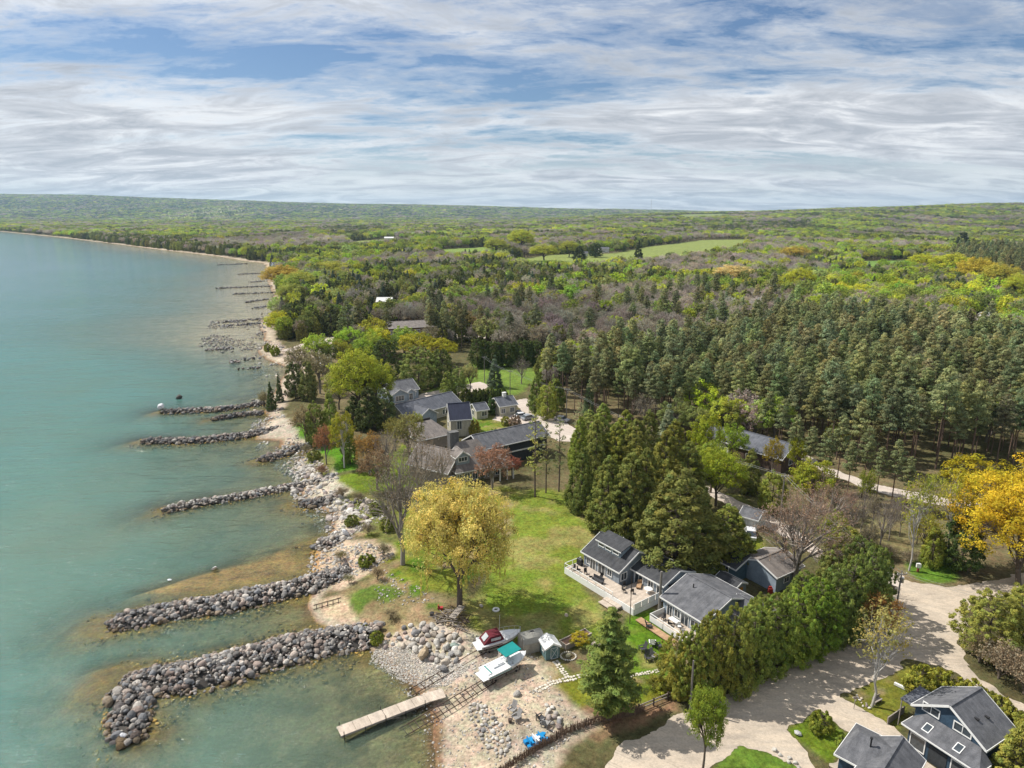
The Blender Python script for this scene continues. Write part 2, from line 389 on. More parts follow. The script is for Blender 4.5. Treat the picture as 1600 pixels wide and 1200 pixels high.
# patches of ground, traced on the photograph
P = {
 'bank_a': [(520, 775), (560, 768), (600, 790), (590, 806), (550, 800), (525, 790)],
 'bank_b': [(470, 690), (498, 700), (515, 722), (505, 740), (485, 725)],
 'bank_c': [(560, 800), (610, 800), (620, 840), (585, 846), (560, 826)],
 'road': [(930, 1330), (945, 1200), (965, 1165), (1030, 1132), (1060, 1118), (1110, 1100), (1180, 1068), (1290, 1012), (1340, 985), (1392, 950), (1398, 905), (1440, 914), (1500, 917),
          (1600, 897), (1760, 870), (1760, 930), (1600, 935), (1515, 935), (1508, 985), (1502, 1018), (1529, 1061), (1610, 1112), (1760, 1190), (1760, 1230), (1600, 1128),
          (1506, 1060), (1469, 1041), (1421, 1034), (1398, 1055), (1359, 1064), (1322, 1089), (1384, 1132), (1440, 1165), (1470, 1330), (1310, 1330), (1299, 1200), (1300, 1192), (1327, 1149),
          (1279, 1112), (1228, 1140), (1312, 1250), (1330, 1330)],
 'corner': [(1090, 1215), (1130, 1185), (1160, 1168), (1200, 1176), (1245, 1196), (1300, 1240), (1200, 1330), (1050, 1330)],
 'lane_a': [(1095, 768), (1105, 760), (1153, 782), (1190, 800), (1247, 832), (1290, 862), (1340, 885), (1410, 900), (1405, 918), (1330, 905), (1270, 866), (1235, 845), (1185, 816), (1150, 796)],
 'lane_b': [(1240, 712), (1256, 710), (1291, 728), (1342, 748), (1394, 763), (1476, 777), (1640, 805), (1640, 815), (1470, 789), (1390, 774), (1340, 759), (1290, 739)],
 'lane_c': [(800, 627), (822, 622), (845, 640), (868, 652), (915, 678), (960, 706), (1010, 735), (1000, 745), (940, 712), (900, 690), (870, 690), (835, 668), (812, 668), (770, 655), (780, 645), (815, 642)],
 'drive_d': [(606, 628), (640, 624), (660, 615), (700, 607), (750, 596), (768, 602), (745, 612), (700, 618), (655, 634), (625, 640)],
 'lane_e': [(560, 512), (640, 515), (735, 524), (830, 522), (900, 517), (955, 511), (955, 517), (900, 523), (830, 528), (700, 530), (640, 533), (590, 540), (500, 540), (470, 552), (440, 548), (500, 528), (560, 522)],
 'meadow': [(790, 770), (850, 765), (880, 770), (935, 830), (905, 895), (935, 950), (985, 985), (1030, 975), (1040, 1000), (1045, 1050), (1000, 1045), (930, 1012), (870, 1015), (780, 1000), (745, 985), (735, 950), (760, 905), (790, 850), (780, 800)],
 'lawn_b': [(975, 965), (1020, 950), (1040, 985), (1060, 1060), (1010, 1065), (975, 1040), (965, 1000)],
 'lawn_c': [(840, 1050), (872, 1032), (890, 1060), (935, 1040), (1005, 1060), (1045, 1090), (1010, 1100), (960, 1115), (905, 1110), (870, 1085), (840, 1080)],
 'lawn_d': [(548, 836), (572, 818), (610, 806), (660, 770), (800, 765), (800, 850), (720, 930), (640, 925), (575, 895), (560, 875)],
 'lawn_e': [(500, 768), (520, 742), (545, 738), (575, 735), (640, 690), (660, 760), (560, 770), (520, 775)],
 'lawn_f': [(452, 668), (470, 660), (500, 690), (545, 700), (560, 735), (520, 735), (470, 695)],
 'lawn_g': [(640, 625), (700, 612), (760, 600), (800, 600), (830, 565), (740, 565), (720, 590)],
 'lawn_h': [(740, 568), (800, 560), (880, 562), (880, 585), (840, 600), (800, 615), (760, 604), (735, 590)],
 'garden': [(715, 655), (740, 645), (800, 650), (820, 670), (800, 690), (740, 680)],
 'island_a': [(1322, 1089), (1359, 1064), (1398, 1055), (1421, 1034), (1440, 1060), (1420, 1100), (1400, 1140), (1384, 1132)],
 'island_b': [(1228, 1140), (1279, 1112), (1327, 1149), (1300, 1196)],
 'verge': [(1408, 880), (1440, 870), (1500, 880), (1500, 912), (1440, 908)],
 'verge_b': [(1125, 770), (1160, 775), (1210, 810), (1180, 795)],
 'yard': [(1150, 835), (1190, 840), (1200, 860), (1150, 868)],
 'field_a': [(800, 407), (860, 398), (960, 396), (1010, 386), (1100, 375), (1165, 374), (1165, 392), (1100, 406), (1000, 418), (930, 425), (850, 428), (800, 420)],
 'field_c': [(540, 378), (620, 372), (660, 378), (560, 392)],
 'field_d': [(1060, 349), (1130, 348), (1140, 352), (1070, 354)],
 'field_e': [(250, 343), (380, 341), (390, 347), (260, 350)],
 'field_g': [(680, 390), (760, 386), (790, 402), (700, 410)],
 'field_b': [(1340, 408), (1440, 406), (1462, 428), (1350, 432)],
 'beach': [(660, 1330), (655, 1200), (650, 1110), (600, 1050), (575, 1000), (600, 985), (680, 975), (740, 990), (800, 1010), (860, 1035), (880, 1100), (925, 1130), (870, 1170), (800, 1330)],
 'pebbles': [(575, 1020), (585, 1000), (640, 995), (690, 1020), (735, 1040), (700, 1060), (660, 1060), (620, 1045)],
 'beach_b': [(470, 985), (470, 930), (520, 925), (560, 950), (560, 985)],
 'beach_c': [(480, 905), (480, 860), (520, 820), (590, 840), (620, 870), (570, 895), (530, 910)],
 'beach_d': [(455, 800), (455, 735), (490, 700), (520, 735), (545, 765), (600, 790), (600, 812), (560, 828), (515, 825)],
 'beach_e': [(385, 700), (395, 640), (440, 640), (462, 672), (490, 706), (505, 725), (460, 740)],
 'beach_f': [(390, 640), (400, 500), (416, 470), (426, 520), (446, 546), (540, 540), (470, 590), (440, 640)],
 'scrub': [(560, 985), (540, 930), (600, 890), (680, 930), (740, 960), (700, 990), (640, 985)],
 'bark_bed': [(900, 1130), (920, 1105), (1000, 1108), (1050, 1090), (1060, 1110), (990, 1130), (930, 1150)],
 'clearing': [(1290, 770), (1340, 775), (1480, 805), (1500, 870), (1400, 880), (1330, 850)],
}
PW = {k: poly(v) for k, v in P.items()}
def ground_colour(x, y, sd):
    c = np.empty((len(x), 3)); c[:] = (0.095, 0.088, 0.042)        # forest floor and rough ground
    n1 = fnoise(x, y, 6.0, 1); n2 = fnoise(x, y, 25.0, 2); n3 = fnoise(x, y, 1.6, 3, 2)
    def lay(m, col):
        m = np.clip(m, 0, 1)[:, None]; c[:] = c * (1 - m) + np.array(col) * m
    lay(sstep(0.45, 0.75, n2) * 0.8, (0.17, 0.135, 0.08))
    lay(sstep(1500, 3500, y) * 0.9, (0.060, 0.085, 0.022))
    lay(sstep(0.5, 0.62, fnoise(x, y, 260, 21)) * sstep(1500, 3500, y), (0.10, 0.13, 0.03))
    lay(sstep(0.5, 0.6, fnoise(x, y, 400, 33)) * sstep(3000, 5000, y), (0.025, 0.040, 0.018))
    for k, col, w, am in (('scrub', (0.21, 0.17, 0.09), 1.5, 3), ('meadow', (0.150, 0.190, 0.028), 1.2, 2), ('lawn_c', (0.17, 0.185, 0.022), 0.8, 1.5), ('lawn_b', (0.09, 0.17, 0.012), 0.8, 1.5),
                          ('lawn_d', (0.15, 0.175, 0.025), 1.5, 4), ('lawn_e', (0.12, 0.17, 0.018), 1, 2), ('lawn_f', (0.08, 0.19, 0.012), 0.8, 1), ('lawn_g', (0.13, 0.19, 0.035), 1, 2),
                          ('lawn_h', (0.125, 0.19, 0.035), 2, 4), ('garden', (0.15, 0.18, 0.03), 1, 3), ('island_a', (0.13, 0.14, 0.022), 0.5, 1), ('island_b', (0.11, 0.16, 0.015), 0.3, .5),
                          ('corner', (0.09, 0.155, 0.022), 0.4, .6), ('verge', (0.085, 0.16, 0.02), 0.6, 1.5), ('verge_b', (0.15, 0.17, 0.03), 1, 2), ('yard', (0.15, 0.19, 0.02), 1, 1), ('clearing', (0.17, 0.15, 0.075), 2, 5),
                          ('field_a', (0.19, 0.23, 0.07), 6, 10), ('field_b', (0.13, 0.22, 0.05), 6, 10), ('field_c', (0.20, 0.24, 0.08), 8, 20), ('field_d', (0.17, 0.20, 0.08), 20, 30), ('field_e', (0.24, 0.26, 0.12), 20, 30), ('field_g', (0.17, 0.24, 0.06), 6, 10), ('bark_bed', (0.20, 0.13, 0.08), 0.6, 1.6)):
        s = sdpoly(x, y, PW[k]) + (n1 - 0.5) * am * 2
        lay(sstep(-w, w, s), col)
    lawn = sstep(-1, 1, sdpoly(x, y, PW['meadow']))
    lay(lawn * sstep(0.52, 0.70, fnoise(x, y, 5, 14)) * 0.75, (0.25, 0.22, 0.085))
    lay(lawn * sstep(0.55, 0.70, fnoise(x, y, 7, 15)) * 0.8, (0.12, 0.18, 0.02))
    lay(lawn * sstep(0.58, 0.66, fnoise(x, y, 11, 24)) * 0.45, (0.30, 0.24, 0.13))
    for k in ('lawn_c', 'lawn_d', 'scrub', 'garden', 'island_a'):
        lay(sstep(-1, 1, sdpoly(x, y, PW[k])) * sstep(0.50, 0.68, fnoise(x, y, 3.5, 16)) * 0.8, (0.27, 0.20, 0.125))
        lay(sstep(-1, 1, sdpoly(x, y, PW[k])) * sstep(0.60, 0.70, fnoise(x, y, 4.5, 18)) * 0.8, (0.07, 0.15, 0.012))
    for k, col in (('beach', (0.40, 0.335, 0.265)), ('beach_b', (0.45, 0.355, 0.255)), ('beach_c', (0.44, 0.35, 0.27)), ('beach_d', (0.44, 0.40, 0.34)), ('beach_e', (0.40, 0.35, 0.30)), ('beach_f', (0.34, 0.28, 0.24)), ('pebbles', (0.47, 0.43, 0.41))):
        s = sdpoly(x, y, PW[k]) + (n1 - 0.5) * 4
        lay(sstep(-0.8, 0.8, s), col)
    lay(sstep(0.55, 0.66, n1) * sstep(-1, 1, sdpoly(x, y, PW['beach'])) * 0.6, (0.34, 0.30, 0.26))
    band = np.clip(1.5 + y * 0.012, 2, 9)
    lay(1 - sstep(band * 0.6, band * 1.3, sd + (n1 - .5) * band), (0.40, 0.34, 0.28))
    for k in ('bank_a', 'bank_b', 'bank_c'): lay(sstep(-1, 1, sdpoly(x, y, PW[k]) + (n1 - .5) * 7), (0.15, 0.16, 0.05))
    lay((1 - sstep(0.3, 1.6, sd + (n1 - .5) * 2)) * (sd > -3), (0.20, 0.125, 0.075))           # wet sand at the water's edge
    # lake bed
    bed = sstep(0.2, 1.5, -sd)
    flat = sstep(230, 330, y)
    lay(bed * (1 - flat), (0.27, 0.22, 0.12)); lay(bed * flat, (0.54, 0.42, 0.34))
    lay(bed * (1 - flat * .8) * sstep(0.5, 0.62, fnoise(x, y, 4, 8)) * 0.8, (0.10, 0.085, 0.045))
    shelf = sstep(-2, 2, sdpoly(x, y, poly([(205, 928), (300, 900), (400, 874), (495, 845), (500, 902), (400, 920), (290, 944)], -0.3)) + (n1 - .5) * 4)
    lay(shelf, (0.44, 0.26, 0.11))
    return c * (0.86 + 0.28 * n3[:, None])

X, Y, F = fan(34.0, 15000.0, 1.0076, 500, 0.90, 58.0)
sdg = land_sd(X, Y)
Z = terrain(X, Y, sdg)
shelf_p = poly([(205, 928), (300, 900), (400, 874), (495, 845), (500, 902), (400, 920), (290, 944)], -0.3)
ss = sdpoly(X, Y, shelf_p)
Z = np.where(sdg < 0, np.maximum(Z, -0.35 - 3 * sstep(2, -3, ss)), Z) if False else np.where((sdg < 0), Z * (1 - sstep(-4, 2, ss)) + np.maximum(Z, -0.15) * sstep(-4, 2, ss), Z)
ap_ = apron(X, Y); Z = np.where(sdg < 0, np.maximum(Z, np.minimum(ap_, -0.08)), Z)
col = ground_colour(X, Y, sdg)
m_ = (sstep(-1.6, -0.25, ap_) * (sdg < 0.3))[:, None]; ov = fnoise(X, Y, 1.3, 83, 2)[:, None]; col = col * (1 - m_) + m_ * (np.array([(0.30, 0.19, 0.06)]) * (1 - ov) + np.array([(0.16, 0.12, 0.05)]) * ov)
Mg = bpy.data.materials.new('ground'); Mg.use_nodes = True
g = Mg.node_tree; b = g.nodes['Principled BSDF']; b.inputs['Roughness'].default_value = 0.95; b.inputs['Specular IOR Level'].default_value = 0.1
at = N(g, 'ShaderNodeAttribute', attribute_name='Col'); tcg = N(g, 'ShaderNodeTexCoord')
nf = ramp(g, noise(g, tcg.outputs['Object'], 2.2, 6, 0.7), [(0.30, 0.50), (0.70, 1.50)])
nl = ramp(g, noise(g, tcg.outputs['Object'], 0.22, 5, 0.65), [(0.30, 0.72), (0.70, 1.28)])
nh = ramp(g, noise(g, tcg.outputs['Object'], 0.8, 4, 0.6), [(0.35, (1.12, 0.98, 0.95)), (0.65, (0.92, 1.03, 0.9))])
cc = mixc(g, 1.0, mixc(g, 1.0, mixc(g, 1.0, at.outputs['Color'], nf, 'MULTIPLY'), nl, 'MULTIPLY'), nh, 'MULTIPLY')
g.links.new(cc, b.inputs['Base Color'])
bn = N(g, 'ShaderNodeBump'); bn.inputs['Strength'].default_value = 0.7; bn.inputs['Distance'].default_value = 0.25
g.links.new(noise(g, tcg.outputs['Object'], 3.0, 5, 0.7), bn.inputs['Height']); g.links.new(bn.outputs[0], b.inputs['Normal'])
link('ground', mesh_np('ground', np.stack([X, Y, Z], 1), F, Mg, {'Col': col}, smooth=True), kind='structure')

# lake: a thin sheet whose cloudiness grows with the depth of water under it
X, Y, F = fan(30.0, 5600.0, 1.010, 370, 0.98, 62.0)
keep = (X < 60) | (Y > 400)
sdl = land_sd(X, Y)
ok = (sdl < 3)
F = F[ok[F].any(1)]
used = np.unique(F); remap = np.full(len(X), -1); remap[used] = np.arange(len(used))
X, Y, sdl = X[used], Y[used], sdl[used]; F = remap[F]
dep = np.maximum(0, -terrain(X, Y, sdl))
ss = sdpoly(X, Y, shelf_p); dep = dep * (1 - sstep(-4, 2, ss)) + np.minimum(dep, 0.15) * sstep(-4, 2, ss)
dep = np.minimum(dep, np.maximum(.05, -apron(X, Y)))
off = np.maximum(0, -sdl)
Mw = bpy.data.materials.new('lake_water'); Mw.use_nodes = True
w = Mw.node_tree; w.nodes.clear()
ad = N(w, 'ShaderNodeAttribute', attribute_name='depth'); ao = N(w, 'ShaderNodeAttribute', attribute_name='offshore')
tcw = N(w, 'ShaderNodeTexCoord')
big = noise(w, tcw.outputs['Object'], 0.012, 4, 0.6)
tq = math_node(w, 'MULTIPLY_ADD', ao.outputs['Fac'], 1 / 260.0, math_node(w, 'MULTIPLY_ADD', big, 0.9, -0.42))
body = ramp(w, tq, [(0.0, (0.115, 0.175, 0.125)), (0.18, (0.082, 0.180, 0.145)), (0.42, (0.068, 0.205, 0.192)), (1.0, (0.115, 0.235, 0.280))])
cloudy = math_node(w, 'SUBTRACT', 1.0, math_node(w, 'EXPONENT', math_node(w, 'MULTIPLY', ad.outputs['Fac'], -0.52)))
mw = N(w, 'ShaderNodeMapping'); mw.inputs['Rotation'].default_value = (0, 0, R(-14)); mw.inputs['Scale'].default_value = (0.42, 1.0, 1.0)
w.links.new(tcw.outputs['Object'], mw.inputs[0])
h1 = noise(w, mw.outputs[0], 0.55, 3, 0.55, 0.4); h2 = noise(w, mw.outputs[0], 2.4, 5, 0.68, 0.5); h3 = noise(w, mw.outputs[0], 0.16, 3, 0.5)
hh = math_node(w, 'ADD', math_node(w, 'MULTIPLY', h1, 0.36), math_node(w, 'MULTIPLY_ADD', h2, 0.15, math_node(w, 'MULTIPLY', h3, 1.0)))
bw = N(w, 'ShaderNodeBump'); bw.inputs['Strength'].default_value = 1.0; bw.inputs['Distance'].default_value = 1.0
w.links.new(hh, bw.inputs['Height'])
fo = noise(w, mw.outputs[0], 0.42, 6, 0.62, 0.8); fp = noise(w, tcw.outputs['Object'], 0.03, 3, 0.5)
foam = math_node(w, 'MULTIPLY', ramp(w, fo, [(0.70, 0.0), (0.735, 0.75)]), ramp(w, fp, [(0.45, 0.0), (0.6, 1.0)]))
body = mixc(w, foam, body, (0.75, 0.78, 0.78)); cloudy = math_node(w, 'MAXIMUM', cloudy, foam)
trn = N(w, 'ShaderNodeBsdfTransparent'); trn.inputs['Color'].default_value = (0.86, 0.93, 0.86, 1)
dif = N(w, 'ShaderNodeBsdfDiffuse'); w.links.new(body, dif.inputs['Color']); w.links.new(bw.outputs[0], dif.inputs['Normal'])
m1 = N(w, 'ShaderNodeMixShader'); w.links.new(cloudy, m1.inputs[0]); w.links.new(trn.outputs[0], m1.inputs[1]); w.links.new(dif.outputs[0], m1.inputs[2])
gl = N(w, 'ShaderNodeBsdfGlossy'); gl.inputs['Roughness'].default_value = 0.07; w.links.new(bw.outputs[0], gl.inputs['Normal'])
fr = N(w, 'ShaderNodeFresnel'); fr.inputs['IOR'].default_value = 1.33; w.links.new(bw.outputs[0], fr.inputs['Normal'])
m2 = N(w, 'ShaderNodeMixShader'); w.links.new(fr.outputs[0], m2.inputs[0]); w.links.new(m1.outputs[0], m2.inputs[1]); w.links.new(gl.outputs[0], m2.inputs[2])
ow = N(w, 'ShaderNodeOutputMaterial'); w.links.new(m2.outputs[0], ow.inputs['Surface'])
link('lake', mesh_np('lake', np.stack([X, Y, np.zeros_like(X)], 1), F, Mw, {'depth': dep, 'offshore': off}, smooth=True), kind='structure')

# ------------------------------------------------------------------ roads, lanes and drives
def road_mat(name, c1, c2, c3, track=0.0):
    m = bpy.data.materials.new(name); m.use_nodes = True; nt = m.node_tree; b = nt.nodes['Principled BSDF']
    b.inputs['Roughness'].default_value = 0.95; b.inputs['Specular IOR Level'].default_value = 0.1
    tc = N(nt, 'ShaderNodeTexCoord'); v = tc.outputs['Object']
    mm = N(nt, 'ShaderNodeMapping'); mm.inputs['Rotation'].default_value = (0, 0, R(-38)); mm.inputs['Scale'].default_value = (0.35, 1.6, 1); nt.links.new(v, mm.inputs[0])
    a = ramp(nt, noise(nt, v, 0.16, 6, 0.6), [(0.35, 0.0), (0.62, 1.0)])
    t = ramp(nt, noise(nt, mm.outputs[0], 0.7, 6, 0.7), [(0.35, 0.0), (0.65, 1.0)])
    f = ramp(nt, noise(nt, v, 4.0, 5, 0.75), [(0.3, 0.78), (0.7, 1.18)])
    c = mixc(nt, math_node(nt, 'MULTIPLY', t, 0.7), mixc(nt, a, c1, c2), c3)
    m2 = N(nt, 'ShaderNodeMapping'); m2.inputs['Rotation'].default_value = (0, 0, R(-52)); nt.links.new(v, m2.inputs[0])
    wv = N(nt, 'ShaderNodeTexWave', wave_type='BANDS', bands_direction='X'); wv.inputs['Scale'].default_value = 0.16; wv.inputs['Distortion'].default_value = 5.0; wv.inputs['Detail'].default_value = 1.0; wv.inputs['Detail Scale'].default_value = 0.25
    nt.links.new(m2.outputs[0], wv.inputs['Vector']); rut = ramp(nt, wv.outputs['Fac'], [(0.80, 0.0), (0.93, 1.0), (0.97, 0.2)])
    c = mixc(nt, math_node(nt, 'MULTIPLY', rut, ramp(nt, noise(nt, v, 0.35, 4, 0.6), [(0.4, 0.1), (0.6, 0.8)])), c, tuple(q * 0.66 for q in c1))
    nt.links.new(mixc(nt, 1.0, c, f, 'MULTIPLY'), b.inputs['Base Color'])
    bn = N(nt, 'ShaderNodeBump'); bn.inputs['Strength'].default_value = 0.5; bn.inputs['Distance'].default_value = 0.15
    nt.links.new(noise(nt, mm.outputs[0], 2.0, 5, 0.7), bn.inputs['Height']); nt.links.new(bn.outputs[0], b.inputs['Normal'])
    return m
M_gravel = road_mat('gravel', (0.49, 0.425, 0.345), (0.33, 0.285, 0.235), (0.58, 0.48, 0.37))
M_pale = road_mat('pale_gravel', (0.56, 0.50, 0.44), (0.44, 0.38, 0.33), (0.50, 0.42, 0.36))
def road(name, key, mat, cell, holes=(), dz=0.02, rag=1.0):
    pw = PW[key]; x0, y0 = pw.min(0) - 1; x1, y1 = pw.max(0) + 1
    y0 = max(y0, 35)
    xs = np.arange(x0, x1, cell); ys = np.arange(y0, y1, cell * 1.25)
    X, Y = np.meshgrid(xs, ys); X = X.ravel(); Y = Y.ravel(); nc = len(xs)
    s = sdpoly(X, Y, pw) + (fnoise(X, Y, 2.2, 6) - 0.5) * rag * 2 + (fnoise(X, Y, 9, 7) - 0.5) * rag
    for h in holes: s = np.minimum(s, -sdpoly(X, Y, PW[h]) + (fnoise(X, Y, 1.5, 6) - 0.5) * rag)
    i = np.arange(len(ys) - 1)[:, None] * nc + np.arange(nc - 1)[None, :]
    F = np.stack([i, i + 1, i + 1 + nc, i + nc], -1).reshape(-1, 4)
    S2 = s.reshape(len(ys), nc); gy, gx = np.gradient(S2, cell * 1.25, cell); g2 = (gx ** 2 + gy ** 2).ravel() + 0.05
    F = F[(s[F] > 0).any(1)]
    out = s < 0; k = np.clip(-s / g2, 0, cell * 1.6) * out      # pull the outermost points in to the edge line
    X = X + k * gx.ravel(); Y = Y + k * gy.ravel()
    used = np.unique(F); rm = np.full(len(X), -1); rm[used] = np.arange(len(used))
    V = np.stack([X[used], Y[used], np.full(len(used), GZ + dz)], 1)
    return link(name, mesh_np(name, V, rm[F], mat, smooth=True), kind='structure')
road('gravel_road', 'road', M_gravel, 0.3, ('island_a', 'island_b', 'corner'))
road('gravel_lane', 'lane_a', M_pale, 0.4, dz=0.03, rag=.6)
road('forest_lane', 'lane_b', M_pale, 0.6, rag=.7)
road('village_lane', 'lane_c', M_pale, 0.7, rag=.8)
road('driveway', 'drive_d', M_pale, 0.7, rag=.6)
road('far_lane', 'lane_e', M_pale, 1.2, rag=1)

# ------------------------------------------------------------------ stones
def ico(sub, seed, flat=0.7):
    bm = bmesh.new(); bmesh.ops.create_icosphere(bm, subdivisions=sub, radius=1.0)
    r = np.random.default_rng(seed)
    a = r.normal(size=(5, 3)); a /= np.linalg.norm(a, axis=1)[:, None]; k = r.uniform(0.62, 0.92, 5)
    V = np.array([v.co[:] for v in bm.verts])
    for d, c in zip(a, k):                     # cut flats into the ball
        t = V @ d; V = V - np.maximum(0, t - c)[:, None] * d * 0.9
    V *= np.array([1.0, r.uniform(0.65, 0.95), r.uniform(0.5, 0.8) * flat / 0.7])
    V *= 1 + r.normal(size=(len(V), 1)) * 0.04
    F = np.array([[v.index for v in f.verts] for f in bm.faces]); bm.free()
    return V, F
ICO2 = [ico(2, 40 + i) for i in range(7)]
ICO1 = [ico(1, 60 + i) for i in range(6)]
ROCKM = []
for i, (V, F) in enumerate(ICO2):
    r = np.random.default_rng(i)
    ROCKM.append(mesh_np('stone', V, F, M_stone, {'Col': np.ones((len(V), 3)) * r.uniform(0.85, 1.1, (len(V), 1))}, smooth=False))
def rot_batch(n, r, tilt=0.5):
    a = r.uniform(0, 2 * PI, n); b = r.normal(0, tilt, n); c = r.normal(0, tilt, n)
    ca, sa, cb, sb, cc_, sc_ = np.cos(a), np.sin(a), np.cos(b), np.sin(b), np.cos(c), np.sin(c)
    M = np.empty((n, 3, 3))
    M[:, 0, 0] = ca * cb; M[:, 0, 1] = ca * sb * sc_ - sa * cc_; M[:, 0, 2] = ca * sb * cc_ + sa * sc_
    M[:, 1, 0] = sa * cb; M[:, 1, 1] = sa * sb * sc_ + ca * cc_; M[:, 1, 2] = sa * sb * cc_ - ca * sc_
    M[:, 2, 0] = -sb; M[:, 2, 1] = cb * sc_; M[:, 2, 2] = cb * cc_
    return M, np.stack([c, b, a], 1)
def rubble(name, pos, size, colr, parent=None, lod=1, seed=0, kind='stuff', mat=None):
    r = np.random.default_rng(seed); n = len(pos)
    if n == 0: return None
    M, _ = rot_batch(n, r)
    Vs, Fs, Cs = [], [], []; base = 0; which = r.integers(0, 6, n); src = ICO1 if lod == 1 else ICO2
    for k in range(6):
        idx = np.where(which == k)[0]
        if not len(idx): continue
        V, F = src[k]
        W = np.einsum('nij,vj->nvi', M[idx], V) * size[idx, None, None] + pos[idx][:, None, :]
        Vs.append(W.reshape(-1, 3)); Cs.append(np.repeat(colr[idx], len(V), 0))
        Fs.append((F[None] + (base + np.arange(len(idx)) * len(V))[:, None, None]).reshape(-1, 3)); base += len(idx) * len(V)
    o = link(name, mesh_np(name, np.concatenate(Vs), np.concatenate(Fs), mat or M_stone, {'Col': np.concatenate(Cs)}), parent, kind=kind)
    o['tint'] = (1.0, 1.0, 1.0)
    return o
ROCKC = np.array([(0.24, 0.235, 0.235), (0.30, 0.29, 0.28), (0.17, 0.165, 0.165), (0.36, 0.31, 0.28), (0.27, 0.22, 0.20), (0.21, 0.22, 0.24), (0.42, 0.40, 0.38), (0.12, 0.11, 0.11)])
PALEC = np.array([(0.50, 0.47, 0.42), (0.43, 0.405, 0.365), (0.60, 0.57, 0.52), (0.36, 0.335, 0.30), (0.50, 0.43, 0.35)])
def one_stone(name, p, s, c, parent, r, sq=1.0):
    o = bpy.data.objects.new(name, ROCKM[r.integers(0, len(ROCKM))]); C.objects.link(o); o.parent = parent
    o.location = p; o.scale = (s, s, s * sq); o.rotation_euler = (r.normal(0, .4), r.normal(0, .4), r.uniform(0, 6.28)); o['tint'] = tuple(float(v) for v in c)
    return o
def spine_pts(pts, n, z=0.3):
    W = np.array([U(*p, z)[:2] for p in pts]); d = np.r_[0, np.cumsum(np.linalg.norm(np.diff(W, axis=0), axis=1))]
    t = np.linspace(0, d[-1], n); return np.stack([np.interp(t, d, W[:, 0]), np.interp(t, d, W[:, 1])], 1), d[-1]
